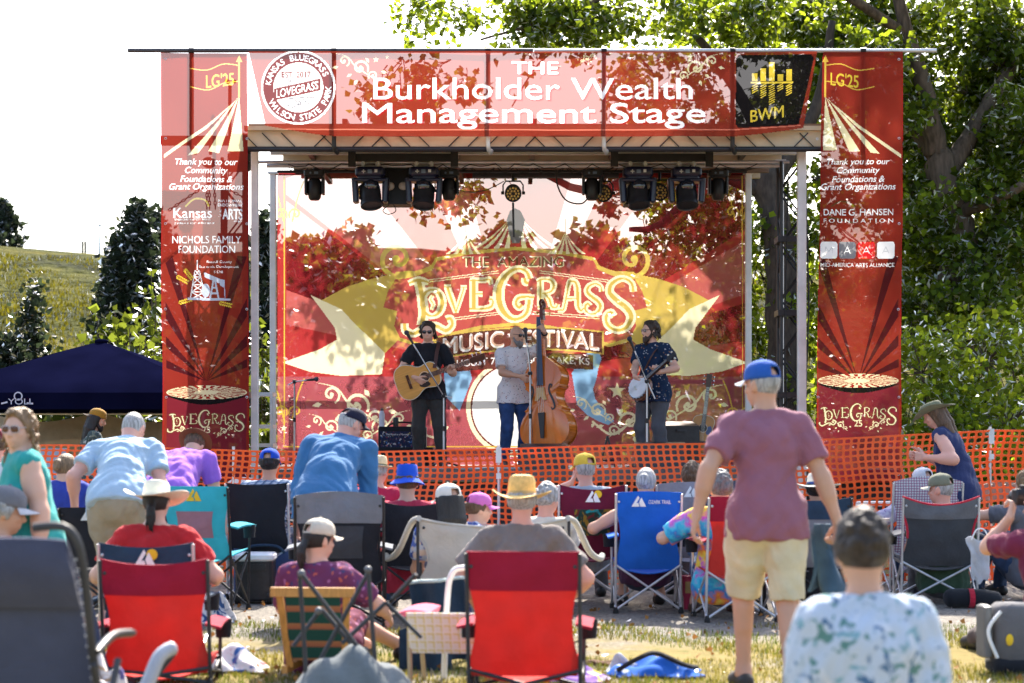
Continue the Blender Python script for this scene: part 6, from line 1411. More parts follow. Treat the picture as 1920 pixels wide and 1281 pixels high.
# ------------------------------------------------------------------ camp chairs
M_GUN = mat('gunmetal_tube', (.04, .04, .044), .55, .15, 10, spec=.3); M_SILVER = mat('silver_tube', (.48, .48, .50), .38, .15, 10, metal=.5); M_WTUBE = mat('white_tube', (.70, .70, .68), .4)
M_LOGO = fabric('logo_white', (.72, .72, .72)); M_SUN = fabric('logo_yellow', (.70, .45, .03))
def camp_chair(label, x, y, rz=0, w=.54, seat=.42, back=.90, fab=None, top=None, frame=None, logo=None, arms=True, recline=.16, sag=.05, mesh=None, trim=None, group=None, word=None, sun=False, armfab=None, cat='chair', notch=.03):
    """folding quad chair seen from behind: +y is where the sitter faces. fabric back sagging between two posts, seat, crossed legs, arm rests"""
    t = thing('camp_chair', label, cat, (x, y, 0), math.radians(rz), group); frame = frame or M_GUN; top = top or fab; h = back - seat
    bx = lambda v: w / 2; by = lambda z: -.26 - recline * (z - seat)
    cut = .70 if top is not fab else 1.0
    def bk(u, v, v0, v1):
        z = seat - .06 + (h + .06) * (v0 + (v1 - v0) * v); xx = (u - .5) * w * (1 - .14 * math.sin(math.pi * min(1, max(0, (z - seat) / h / .75)))) * (1 if z > seat else .95); c_ = 1 - (2 * u - 1) ** 2
        zz = z - (notch * c_ if z > seat + h * .6 else 0) * ((z - seat - h * .6) / (h * .4)) if z > seat + h * .6 else z
        return (xx, by(z) - sag * c_ * math.sin(math.pi * min(1, max(.0, (z - seat + .1) / (h + .12)))) + .005 * math.sin(u * 16 + z * 20 + x * 7) + .006 * math.sin(u * 5 - z * 31 + y * 5) * c_, zz)
    mb = MB(); mb.grid(lambda u, v: bk(u, v, 0, cut), 16, 12, .006); back_o = mb.build('backrest', fab, t, smooth=60)
    if top is not fab: mb = MB(); mb.grid(lambda u, v: (lambda p: (p[0] * (1.0 if True else 1), p[1] - .004, p[2]))(bk(u, v, cut - .01, 1)), 16, 6, .008); mb.build('top_panel', top, t, smooth=60)
    if trim: mb = MB(); mb.tube([bk(0, v, 0, 1) for v in np.linspace(.4, 1, 8)] + [bk(u, 1, 0, 1) for u in np.linspace(0.06, .94, 14)] + [bk(1, v, 0, 1) for v in np.linspace(1, .4, 8)], .011, 6); mb.build('piping', trim, t, smooth=60)
    if mesh: mb = MB(); mb.grid(lambda u, v: (lambda p: (p[0], p[1] - .006, p[2]))(bk(.2 + .6 * u, v, .30, .66)), 10, 8, .003); mb.build('mesh_panel', mesh, t, smooth=60)
    mb = MB(); mb.grid(lambda u, v: ((u - .5) * w * .98, -.26 + .50 * v, seat - .055 * math.sin(math.pi * u) * (1 - .3 * v) - .04 * (1 - v)), 10, 8, .008); mb.build('seat', fab, t, smooth=60)
    for sx in (-1, 1):
        X_ = sx * w / 2
        mb = MB(); mb.tube([(X_, by(seat - .15) - .0, .02), (X_, by(seat) - .005, seat - .02), (X_, by(back) - .006, back - .01)], .0105, 8); mb.build('post', frame, t, smooth=60)
        mb = MB(); mb.tube([(X_, .22, .02), (X_ * 1.02, .24, seat + .18)], .0105, 8); mb.build('front_post', frame, t, smooth=60)
        for fy0, fy1, ay in ((-.28, -.27, -1), (.22, .22, 1)): mb = MB(); mb.tube([(X_, fy0, .03), (-X_ * .98, fy1 + .012 * sx, seat - .03)], .0095, 8); mb.build('crossed_leg', frame, t, smooth=60)
        mb = MB(); mb.tube([(X_, -.28, .035), (X_ * 1.0, .22, seat - .04)], .009, 6); mb.build('side_leg', frame, t); mb = MB(); mb.tube([(X_ * 1.02, .22, .035), (X_ * 1.02, -.27, seat - .04)], .009, 6); mb.build('side_leg', frame, t)
        for fy in (-.28, .22): mb = MB(); mb.lathe([(.022, 0), (.022, .02), (.014, .05), (.0005, .05)], 10, fn=lambda v: (v.x + X_, v.y + fy, v.z)); mb.build('foot', M_RUBBER, t)
        if arms:
            za = seat + .20; mb = MB(); mb.grid(lambda u, v: (X_ + sx * (-.025 + .085 * v), by(za) + .02 + u * .50, za + .012 * math.sin(math.pi * u) - .02 * v), 10, 3, .014); ao = mb.build('armrest', armfab or top, t, smooth=60)
            mb = MB(); mb.lathe([(.042, 0), (.046, .05), (.05, .10), (.047, .10), (.043, .05), (.04, .004), (.0005, .004)], 14, fn=lambda v: (v.x + X_ + sx * .03, v.y + .14, v.z + za - .11)); mb.build('cup_holder', M_BLACKF, ao, smooth=50)
    zt = lambda f, u: bk(u, 1, 0, f)
    if logo:
        c0 = bk(.5 if not word else .34, 1, 0, .87); k_ = .055 if not word else .05; yb_ = c0[1] - .014; mb = MB()
        for p in ([(-1.1, -.7), (-.1, 1), (.12, .62), (-.35, -.2), (-.05, -.12), (.1, -.7)], [(.22, .4), (.42, .7), (1.1, -.7), (.25, -.7), (.05, -.05)]): poly(mb, [(c0[0] + a * k_, c0[2] + c_ * k_) for a, c_ in p], yb_)
        mb.build('emblem', logo, t)
        if sun: mb = MB(); poly(mb, [(c0[0] + .04 + .032 * math.cos(a), c0[2] + .025 + .032 * math.sin(a)) for a in [6.2832 * i / 16 for i in range(16)]], yb_ + .003); mb.build('sun_emblem', M_SUN, t)
        if word: text_mb(word, .17, .028, c0[0] + .16, c0[2], .015, yb_).build('chair_lettering', logo, t)
    for sx in (-1, 1):
        p = bk(.04 if sx < 0 else .96, 1, 0, .88); mb = MB(); mb.sphere((p[0], p[1] - .01, p[2]), .010, 8, (1, .5, 1)); mb.build('rivet', frame, t)
    return t
c_red = fabric('chair_red', (.60, .050, .040), .06, trans=.35); c_dred = fabric('chair_dark_red', (.30, .010, .03), .08)
c_blue = fabric('chair_blue', (.015, .12, .52), .08, trans=.15); c_blk = fabric('chair_black', (.016, .017, .022)); c_gry = fabric('chair_grey', (.16, .17, .19)); c_char = fabric('chair_charcoal', (.045, .048, .055)); c_navy = fabric('chair_navy', (.022, .045, .08)); c_mar = fabric('chair_maroon', (.13, .012, .035), trans=.1)
c_cream = fabric('chair_cream', (.52, .49, .43), .06, trans=.15); c_teal = fabric('chair_teal', (.05, .42, .50), .08, trans=.2); c_pinkm = fabric('chair_pink_mesh', (.42, .22, .27), .08, trans=.3); c_green = fabric('chair_dark_green', (.01, .05, .045)); c_slate = fabric('chair_slate', (.06, .07, .12), .08)
def pos(px, Y): return PX(px, Y), Y
def chair(label, px, Y, **k): x, y = pos(px, Y); return camp_chair(label, x, y + .3, **k)

# foreground
chair('bright red low camp chair with dark red top band, centre foreground', 990, 9.3, rz=-4, w=.56, seat=.20, back=.77, fab=c_red, top=c_dred, frame=M_GUN, recline=.2, notch=.0, armfab=c_dred)
chair('bright red low camp chair at left beside the grey lounge chair', 287, 9.9, rz=3, w=.56, seat=.14, back=.70, fab=c_red, top=c_dred, frame=M_GUN, recline=.22, notch=.035, armfab=c_dred)
chair('slate camp chair with mountain and sun emblem behind the lady in the white straw hat', 276, 10.7, rz=0, w=.54, seat=.22, back=.74, fab=c_navy, frame=M_SILVER, logo=M_LOGO, sun=True, notch=.03)
chair('grey padded camp chair with black mesh back behind the bending man', 632, 12.7, rz=3, w=.60, seat=.40, back=.95, fab=c_blk, top=c_gry, frame=M_BLACK, mesh=c_char, notch=-.03, recline=.12)
chair('plain black camp chair of the man in the bright blue cap', 483, 15.6, w=.52, seat=.46, back=.98, fab=c_blk, frame=M_SILVER, notch=.02)
chair('teal camp chair with a pale pink mesh back', 378, 14.2, rz=-8, w=.52, seat=.48, back=.98, fab=c_teal, frame=M_BLACK, mesh=c_pinkm, notch=.0, logo=M_SUN)
chair('black camp chair of the man in the blue bucket hat', 770, 13.9, rz=3, w=.50, seat=.45, back=.88, fab=c_blk, frame=M_BLACK, notch=.04)
chair('wide black bench chair with mountain emblem and white lettering', 195, 13.0, rz=0, w=.62, seat=.50, back=.86, fab=c_blk, top=c_blk, frame=M_BLACK, logo=M_LOGO, word='OZARK TRAIL', notch=.0)
chair('dark green camp chair behind the bending man in pale blue', 150, 14.6, rz=0, w=.5, seat=.45, back=.98, fab=c_green, frame=M_BLACK, notch=.0)
chair('maroon camp chair with a printed landscape on its back', 1108, 15.0, rz=2, w=.54, seat=.45, back=.98, fab=c_mar, frame=M_SILVER, logo=M_LOGO, sun=True, notch=.045, mesh=spots('landscape_print', (.02, .04, .03), [(.02, .20, .22), (.22, .13, .02), (.12, .02, .02)], 9, .45))
chair('bright blue camp chair with white mountain emblem and lettering', 1216, 14.3, w=.50, seat=.40, back=.93, fab=c_blue, frame=M_SILVER, logo=M_LOGO, word='OZARK TRAIL', notch=-.01)
chair('grey camp chair with white emblem behind the blue one', 1300, 15.4, rz=-4, w=.56, seat=.42, back=.97, fab=fabric('chair_pale_grey', (.26, .24, .27)), frame=M_SILVER, logo=M_LOGO, notch=-.02)
chair('red camp chair with white emblem beside the pink tumbler', 1385, 13.6, rz=6, w=.52, seat=.40, back=.92, fab=c_red, top=c_dred, frame=M_SILVER, logo=M_LOGO, notch=.0)
chair('blue and gold edged camp chair behind the red one with the tumbler', 1382, 14.6, rz=-6, w=.5, seat=.42, back=.98, fab=c_navy, frame=M_BLACK, notch=-.03)
chair('charcoal camp chair with red piping under the man in the olive cap', 1768, 15.0, rz=-4, w=.60, seat=.38, back=.88, fab=c_char, top=fabric('chair_mid_grey', (.11, .11, .12)), frame=M_SILVER, trim=fabric('piping_red', (.42, .02, .04)), notch=.07)
chair('dark grey camp chair half hidden behind the standing man in mauve', 1545, 14.2, rz=-12, w=.54, seat=.42, back=.90, fab=c_gry, top=c_navy, frame=M_BLACK)
# cream loveseat
t = camp_chair('wide cream two-seat camp chair with pale curved arms', PX(925, 12.6), 12.9, 0, 1.02, .38, .80, c_cream, frame=M_GUN, notch=.06, arms=False, recline=.14, trim=c_cream)
for sx in (-1, 1): mb = MB(); mb.tube(catmull([(sx * .50, -.33, .80), (sx * .56, -.22, .76), (sx * .66, 0, .56), (sx * .74, .15, .50), (sx * .76, .22, .52)], 5), .022, 8); mb.build('arm_tube', c_cream, t, smooth=60)
# striped lawn chair right
M_WEB = plaid('striped_webbing', (.55, .55, .56), (.16, .18, .24), (.30, .03, .13), 14)
t = camp_chair('old lawn chair with grey and magenta striped webbing', PX(1728, 16.0), 16.2, 4, .60, .42, .98, M_WEB, frame=M_ALU, notch=-.05, arms=False)
for sx in (-1, 1): mb = MB(); mb.tube([(sx * .31, -.30, .66), (sx * .31, .2, .64), (sx * .31, .24, .4)], .014, 6); mb.build('arm_tube', M_ALU, t)
# yellow and white lawn chair, folded edge visible beside the red chair
M_WEBY = plaid('yellow_webbing', (.74, .74, .66), (.66, .58, .16), (.78, .78, .74), 7)
b = (PX(858, 9.8), 9.9, 0); t = thing('lawn_chair', 'white tubed lawn chair with pale yellow webbing left of the red chair', 'chair', b, math.radians(-6))
mb = MB(); mb.grid(lambda u, v: ((u - .5) * .50, -.05 + .45 * v, .30 - .02 * math.sin(math.pi * u)), 6, 6, .006); mb.build('seat', M_WEBY, t, smooth=60)
mb = MB(); mb.grid(lambda u, v: ((u - .5) * .50, -.08 - .10 * v, .20 + .22 * v), 6, 6, .006); mb.build('backrest', M_WEBY, t, smooth=60)
mb = MB(); mb.tube(catmull([(-.14, .45, .0), (-.12, .42, .40), (-.09, .40, .58), (0, .4, .62), (.3, .4, .62)], 6), .017, 8); mb.build('arm_tube', M_WTUBE, t, smooth=60)
for sx in (-.24, .24):
    for yy in (-.1, .38): mb = MB(); mb.tube([(sx, yy, 0), (sx * 1.04, yy * .8, .31)], .014, 6); mb.build('leg', mat('pale_wood', (.42, .32, .18), .6), t)
mb = MB(); mb.grid(lambda u, v: (-.30 + .16 * u, -.12 + .42 * v, .40 + .015 * math.sin(3 * u)), 4, 6, .03); mb.build('armrest', fabric('arm_pink', (.55, .10, .16)), t, smooth=60)
# lounge chair at the far left foreground
b = (PX(48, 6.7), 6.8, 0); t = thing('lounge_chair', 'big slate zero-gravity lounge chair filling the lower left corner', 'chair', b, math.radians(-3)); HL = PZ(992, 6.7)
mb = MB()
def lb(u, v): e = 1 - .12 * max(0, v - .82) / .18; return ((u - .5) * .47 * e, .02 - .30 * v - .04 * math.sin(math.pi * u), .26 + (HL - .28) * v - .012 * abs(2 * u - 1) ** 3 * v)
mb.grid(lb, 14, 16, .010); mb.build('backrest', c_slate, t, smooth=60)
mb = MB(); mb.grid(lambda u, v: (lambda p: (p[0] * 1.02, p[1] - .03 - .035 * math.sin(math.pi * v), p[2]))(lb(u, .66 + .34 * v)), 14, 8, .02); mb.build('head_pillow', fabric('pillow_slate', (.055, .062, .105)), t, smooth=60)
for sx in (-1, 1):
    mb = MB(); mb.tube(catmull([(sx * .255, .06, .20), (sx * .262, -.13, .52), (sx * .262, -.27, .88), (sx * .22, -.31, HL + .01), (sx * .1, -.315, HL + .015)], 6), .016, 8); mb.build('frame_tube', M_GUN, t, smooth=60)
    mb = MB(); mb.tube([(sx * .275, .10, .0), (sx * .275, -.18, .52)], .014, 8); mb.tube([(sx * .275, -.3, .0), (sx * .275, .15, .5)], .014, 8); mb.build('leg', M_GUN, t)
    mb = MB(); mb.tube(catmull([(sx * .28, -.16, .56), (sx * .285, .05, .60), (sx * .285, .34, .58)], 5), [.012] + [.016] * 9 + [.012], 8); mb.build('armrest', M_BLACKP, t, smooth=60)
    mb = MB()
    for k in range(16): f = k / 15; mb.tube([(sx * (.235), .0 - .28 * f, .3 + (HL - .4) * f), (sx * .26, .01 - .28 * f, .305 + (HL - .4) * f)], .004, 4)
    mb.build('bungee_lacing', M_LOGO, t)
mb = MB(); mb.grid(lambda u, v: ((u - .5) * .47, .02 + .5 * v, .27 + .05 * v), 8, 6, .01); mb.build('seat', c_slate, t, smooth=60)
mb = MB(); mb.rbox((.33, .15, .14), (.10, .12, .26), .04); mb.build('side_pouch', c_char, t)
# loose arm of another lounge chair by the red one
b = (PX(262, 7.6), 7.6, 0); t = thing('folded_lounge_chair', 'folded lounge chair with one curved pale grey arm before the left red chair', 'chair', b)
mb = MB(); mb.tube(catmull([(-.10, 0, .22), (.0, .05, .28), (.06, .10, .42), (.12, .14, .46)], 6), [.02, .028, .03, .03, .03, .03, .03, .03, .03, .03, .03, .03, .03, .03, .03, .03, .03, .03, .02][:19], 8); mb.build('armrest', mat('grey_arm', (.38, .38, .41), .4), t, smooth=60)
mb = MB(); mb.tube([(-.2, 0, .0), (.12, .14, .44)], .012, 6); mb.tube([(.22, .1, 0), (-.08, .0, .22)], .012, 6); mb.tube([(-.2, 0, .01), (.25, .1, .01)], .012, 6); mb.build('leg', M_GUN, t); mb = MB(); mb.grid(lambda u, v: (-.2 + .4 * u, .02 + .1 * v, .10 + .05 * math.sin(5 * u) + .05 * v), 8, 4, .02); mb.build('folded_fabric', c_blk, t, smooth=60)
# wooden low chair with green back, its crossed dark frame and the grey bag in front
b = (PX(598, 10.2), 10.3, 0); t = thing('wooden_beach_chair', 'low wooden framed chair with dark green striped back', 'chair', b, math.radians(-6)); M_WOODY = mat('honey_wood', (.46, .22, .05), .5, .25, 10, stretch=(6, 6, 1))
M_STR = plaid('green_brown_stripe', (.016, .06, .045), (.40, .15, .06), (.30, .10, .05), 3.2, rows=True)
mb = MB(); mb.grid(lambda u, v: ((u - .5) * .30, -.1 - .12 * v, .12 + .36 * v), 6, 8, .006); mb.build('backrest', M_STR, t, smooth=60)
mb = MB(); mb.grid(lambda u, v: ((u - .5) * .36, -.08 + .42 * v, .14), 6, 6, .008); mb.build('seat', M_STR, t, smooth=60)
for sx in (-1, 1): mb = MB(); mb.box((sx * .17, -.15, .30), (.035, .03, .46), rot=(.28, sx * .08, 0)); mb.build('side_rail', M_WOODY, t); mb = MB(); mb.box((sx * .17, .1, .07), (.03, .5, .04)); mb.build('runner', M_WOODY, t)
mb = MB(); mb.box((0, -.215, .50), (.46, .035, .05)); mb.build('top_rail', M_WOODY, t)
b = (PX(655, 9.0), 9.0, 0); t = thing('folded_camp_chair', 'dark crossed tubes of a half folded camp chair with a grey bag slung below', 'chair', b, math.radians(3)); zt0 = PZ(1068, 9); q = lambda px, py, dy=0: (PX(px, 9) - b[0], dy, PZ(py, 9))
for p0, p1, dy in (((562, 1072), (575, 1275), 0), ((568, 1076), (700, 1250), -.05), ((690, 1075), (580, 1275), .05), ((690, 1068), (705, 1265), 0), ((600, 1145), (700, 1262), .12), ((600, 1145), (548, 1215), .14), ((722, 1135), (640, 1210), .14), ((722, 1135), (790, 1200), .16), ((735, 1130), (780, 1080), .18)):
    mb = MB(); mb.tube([q(*p0, dy), q(*p1, dy * .6)], .011, 8); mb.build('tube', M_GUN, t, smooth=60)
for p in ((566, 1075), (690, 1068), (598, 1145)): mb = MB(); mb.sphere(q(*p, -.01), .019, 10); mb.build('joint', mat('grey_plastic', (.10, .10, .11), .5), t, smooth=180)
mb = MB(); mb.grid(lambda u, v: ((u - .5) * .62, -.22 + .40 * v + .03 * math.sin(6 * u), .02 + (.30 - .2 * abs(2 * u - 1.05) ** 1.5) * math.sin(math.pi * min(1, v * 1.0)) ** .7 + .02 * math.sin(u * 19 + v * 7)), 26, 16, .008); mb.build('slung_bag', fabric('bag_grey_teal', (.13, .145, .15), .15), t, smooth=70)
# dark teal folded chair bag
b = (PX(822, 10.9), 10.9, 0); t = thing('chair_bag', 'dark blue folded chair cover with pale edge standing open', 'bag', b)
mb = MB(); mb.grid(lambda u, v: (-.16 + .32 * u + .02 * math.sin(4 * v), .05 * math.sin(u * 9) + .06 * v, .04 + .44 * v + .03 * u * v), 18, 10, .008); mb.build('cover', fabric('cover_navy', (.018, .035, .055), .2), t, smooth=60)
mb = MB(); mb.tube([(-.16 + .32 * u + .02 * math.sin(4), .05 * math.sin(u * 9) + .06, .485 + .03 * u) for u in np.linspace(0, 1, 14)], .012, 6); mb.build('edge', fabric('edge_pale', (.45, .52, .48)), t)
mb = MB(); mb.grid(lambda u, v: (-.22 + .30 * u, -.10 + .04 * math.sin(7 * u) - .05 * v, .0 + .32 * (1 - v) * (.7 + .3 * u)), 12, 8, .01); mb.build('flap', fabric('cover_navy', (.018, .035, .055)), t, smooth=60)

# ------------------------------------------------------------------ coolers, tumbler, bags
Y = 15.3; b = (PX(480, Y), Y, 0); t = thing('wheeled_cooler', 'black wheeled cooler with a white lid under the black chair', 'cooler', b)
mb = MB(); mb.rbox((0, 0, .19), (.30, .28, .33), .03); mb.build('body', M_BLACKP, t, smooth=40); mb = MB(); mb.rbox((0, 0, .38), (.32, .30, .065), .04); mb.build('lid', mat('white_plastic', (.68, .68, .70), .4), t, smooth=40)
mb = MB(); mb.box((0, -.146, .30), (.20, .012, .05)); mb.build('handle', M_BLACKP, t)
for sx in (-.13, .13): mb = MB(); mb.tube([(sx - .02, -.13, .05), (sx + .02, -.13, .05)], .05, 16); mb.build('wheel', M_RUBBER, t)
b = (PX(487, Y), Y + .28, 0); t = thing('chair_carry_bag', 'slack blue carry bag behind the black cooler', 'bag', b)
mb = MB(); mb.grid(lambda u, v: ((u - .5) * .50, .03 * math.sin(u * 11), .02 + (.36 + .05 * math.cos(6 * u)) * v), 14, 6, .03); mb.build('bag_body', fabric('bag_blue', (.04, .07, .16), .15), t, smooth=60)
mb = MB(); mb.tube(catmull([(-.18, 0, .38), (-.1, -.02, .45), (.1, -.02, .45), (.18, 0, .38)], 6), .012, 6); mb.build('strap', c_navy, t)
Y = 14.7; b = (PX(1290, Y), Y, 0); t = thing('tumbler', 'dusty pink insulated tumbler standing on the gravel', 'tumbler', b)
mb = MB(); mb.lathe([(.0005, 0), (.034, 0), (.036, .09), (.046, .12), (.050, .24), (.046, .245), (.0005, .245)], 20); mb.build('cup', mat('tumbler_pink', (.36, .03, .08), .35), t, smooth=40); mb = MB(); mb.lathe([(.051, .238), (.052, .262), (.040, .268), (.0005, .268)], 20); mb.build('lid', mat('tumbler_lid', (.30, .02, .06), .3), t, smooth=40); mb = MB(); mb.tube([(.01, 0, .26), (.02, 0, .31)], .005, 6); mb.build('straw', mat('tumbler_lid', (.3, .02, .06)), t)
mb = MB(); mb.grid(lambda u, v: (.0485 * math.sin((u - .5) * 1.1), -.0495 * math.cos((u - .5) * 1.1), .13 + .09 * v), 6, 2, .0015); mb.build('emblem', mat('gold_print', (.42, .28, .10), .4), t)
Y = 14.6; b = (PX(1838, Y), Y, 0); t = thing('tote_bag', 'white plastic bag hanging from the arm of the charcoal chair', 'bag', (PX(1838, Y), Y, .22))
mb = MB(); mb.grid(lambda u, v: ((u - .5) * (.20 + .03 * math.sin(8 * v)) * (.55 + .45 * v), .05 * math.sin(math.pi * u) + .015 * math.sin(v * 15 + u * 9), .34 * v + .02 * math.sin(u * 9)), 10, 10, .006); mb.build('bag_body', fabric('bag_white', (.55, .56, .60), trans=.3), t, smooth=60); mb = MB(); mb.tube(catmull([(-.07, .0, .33), (-.03, 0, .41), (.03, 0, .41), (.07, 0, .33)], 5), .006, 5); mb.build('handle', M_LOGO, t)
b = (PX(1820, 14.8), 14.8, 0); t = thing('duffel_bag', 'black and red duffel lying on the gravel under the charcoal chair', 'bag', b); mb = MB(); mb.tube(catmull([(-.2, 0, .07), (-.1, .02, .08), (.1, .0, .075), (.24, .03, .06)], 5), [.03, .06, .07, .075, .075, .075, .075, .075, .075, .075, .075, .075, .07, .07, .06, .04], 12); mb.build('bag_body', M_BLACKF, t, smooth=60); mb = MB(); mb.tube([(-.02, 0, .078), (.02, .0, .078)], .079, 14); mb.build('stripe', fabric('piping_red', (.42, .02, .04)), t)
Y = 10.6; b = (PX(1895, Y), Y, 0); t = thing('backpack', 'grey backpack with yellow badge and black base at the right edge', 'backpack', b, math.radians(8))
mb = MB(); mb.rbox((0, 0, .22), (.22, .20, .36), .06); mb.build('pack', fabric('pack_grey', (.12, .115, .12)), t, smooth=50); mb = MB(); mb.rbox((0, -.0, .05), (.25, .22, .10), .05); mb.build('base', M_BLACKF, t, smooth=50); mb = MB(); mb.sphere((-.05, -.105, .2), .028, 10, (.8, .3, 1.2)); mb.build('badge', M_SUN, t)
mb = MB(); mb.rbox((-.15, .02, .24), (.05, .14, .30), .02); mb.build('side_panel', mat('pack_pale', (.13, .13, .13), .5), t); mb = MB(); mb.tube(catmull([(-.10, -.10, .36), (-.17, -.09, .25), (-.12, -.10, .1)], 6), .010, 6); mb.build('strap', M_LOGO, t)
# things left on the grass
r = random.Random(12)
def heap(label, px, Y, w, h, m, name='blanket', cat='blanket', seed=0, m2=None):
    b = (PX(px, Y), Y, 0); t = thing(name, label, cat, b); q = random.Random(seed); a = [q.uniform(0, 6) for _ in range(4)]; mb = MB()
    mb.grid(lambda u, v: ((u - .5) * w + .03 * math.sin(9 * v + a[0]), (v - .5) * w * .7 + .03 * math.sin(8 * u + a[1]), max(.012, h * math.sin(math.pi * u) ** .6 * math.sin(math.pi * v) ** .6 * (.65 + .35 * math.sin(9 * u + a[2]) * math.sin(8 * v + a[3])))), 22, 18, .01); mb.build('cloth', m, t, smooth=70)
    if m2:
        mb = MB(); mb.tube(catmull([(-w * .45, -.1, .04), (-w * .2, -.16, h * .9), (.0, -.12, h * 1.05), (w * .3, -.14, h * .6), (w * .48, -.05, .05)], 6), .014, 6); mb.build('strap', m2, t)
heap('crumpled bright blue jacket lying on the grass at the bottom', 1228, 10.5, .48, .13, spots('jacket_blue', (.015, .10, .42), [(.01, .03, .14), (.45, .5, .6)], 7, .36), 'jacket', 'jacket', 1, M_BLACKF)
heap('silver water bottle and scarf bundle beside the blue jacket', 1168, 10.55, .15, .12, fabric('scarf_grey', (.42, .44, .48)), 'scarf', 'scarf', 2)
heap('blue, white and pink striped towel heaped beside the left red chair', 425, 10.7, .42, .16, spots('towel', (.65, .62, .62), [(.03, .10, .30), (.55, .14, .16)], 8, .42), 'towel', 'towel', 3)
heap('small brown strap lying on the dry grass', 1130, 11.0, .2, .03, fabric('strap_brown', (.10, .04, .02)), 'strap', 'strap', 4)
heap('purple and yellow blanket under the centre red chair', 1050, 10.25, .5, .12, spots('blanket_purple', (.16, .08, .30), [(.6, .42, .05), (.6, .55, .6)], 7, .42), 'blanket', 'blanket', 5)
heap('pink and white bundle squeezed between the two left chairs', 185, 8.8, .26, .42, spots('bundle', (.66, .58, .55), [(.6, .10, .14), (.42, .25, .12), (.1, .08, .2)], 6, .40), 'bundle', 'blanket', 6)
heap('blue and white towel folded beside the wheeled cooler', 405, 13.5, .22, .3, spots('towel_b', (.6, .6, .62), [(.03, .08, .2)], 10, .5), 'towel', 'towel', 8)
# stacked folding chairs and folding table beyond the fence, right
for k in range(5):
    x, y = PX(1820 + 26 * k, 18.6), 18.6 + .1 * (k % 2); t = thing('folding_chair', 'beige metal folding chair stacked behind the orange fence at right', 'chair', (x, y, 0), math.radians(10 * (k % 2)), 'folding chairs behind the fence'); mm = mat('beige_metal', (.30, .25, .20), .4, metal=.3)
    mb = MB(); mb.grid(lambda u, v: ((u - .5) * .42, .02 * math.sin(math.pi * u) + .03, .74 + .18 * v - .05 * (2 * u - 1) ** 2 * v), 8, 4, .012); mb.build('backrest', mm, t, smooth=60); mb = MB(); mb.box((0, .16, .45), (.38, .34, .02)); mb.build('seat', mm, t)
    for sx in (-.21, .21): mb = MB(); mb.tube([(sx, .3, 0), (sx, .02, .9)], .012, 6); mb.tube([(sx, -.12, 0), (sx, .25, .5)], .012, 6); mb.build('leg', mm, t)
b = (PX(1640, 19.5), 19.5, 0); t = thing('folding_table', 'white folding table frame beyond the fence under the right banner', 'table', b)
mb = MB(); mb.box((0, 0, .68), (1.0, .5, .04)); mb.build('tabletop', M_WHITEMETAL, t)
for sx in (-.45, .45): mb = MB(); mb.tube([(sx - .05, -.2, 0), (sx + .05, -.2, .68)], .03, 6); mb.tube([(sx + .05, .2, 0), (sx - .05, .2, .68)], .03, 6); mb.build('leg', M_WHITEMETAL, t)
b = (PX(430, 19.5), 19.5, 0); t = thing('plastic_chair', 'white plastic chair seen through the fence below the left banner', 'chair', b, math.radians(160))
mb = MB(); mb.grid(lambda u, v: ((u - .5) * .46, -.22 - .1 * v, .45 + .50 * v - .10 * abs(2 * u - 1) ** 3 * v), 10, 8, .012); mb.build('backrest', M_WHITEMETAL, t, smooth=60); mb = MB(); mb.rbox((0, 0, .44), (.46, .44, .03), .06); mb.build('seat', M_WHITEMETAL, t)
for sx in (-.19, .19):
    for sy in (-.19, .19): mb = MB(); mb.tube([(sx * 1.1, sy * 1.1, 0), (sx, sy, .44)], .022, 6); mb.build('leg', M_WHITEMETAL, t)
# ------------------------------------------------------------------ the band
HB_ = mat('hair_dark_brown', (.035, .020, .012), .55, .5, 90, .8, 160, stretch=(1, 1, .12)); H_BLK = mat('hair_black', (.012, .010, .010), .55, .5, 90, .8, 160, stretch=(1, 1, .12)); H_GRY = mat('hair_grey', (.32, .31, .30), .55, .5, 90, .8, 160, stretch=(1, 1, .12)); H_BRN = mat('hair_brown', (.10, .055, .03), .55, .5, 90, .8, 160, stretch=(1, 1, .12)); H_SALT = mat('hair_salt', (.16, .15, .145), .55, .5, 90, .8, 160, stretch=(1, 1, .12)); H_BLD = mat('hair_blonde_brown', (.20, .12, .06), .55, .5, 90, .8, 160, stretch=(1, 1, .12))
M_DGLASS = mat('lens_black', (.006, .006, .008), .08, spec=.8); M_FR = mat('frame_black', (.01, .01, .01), .3); M_SHOE = mat('shoe_black', (.012, .011, .011), .45)
def LP(px, py, Y, x, y, yaw, z0=0.0):
    a = math.radians(-yaw); dx, dy, dz = PX(px, Y) - x, Y - y, PZ(py, Y) - z0
    return (dx * math.cos(a) - dy * math.sin(a), dx * math.sin(a) + dy * math.cos(a), dz)
def LD(dx, dy, dz, yaw): a = math.radians(-yaw); return (dx * math.cos(a) - dy * math.sin(a), dx * math.sin(a) + dy * math.cos(a), dz)
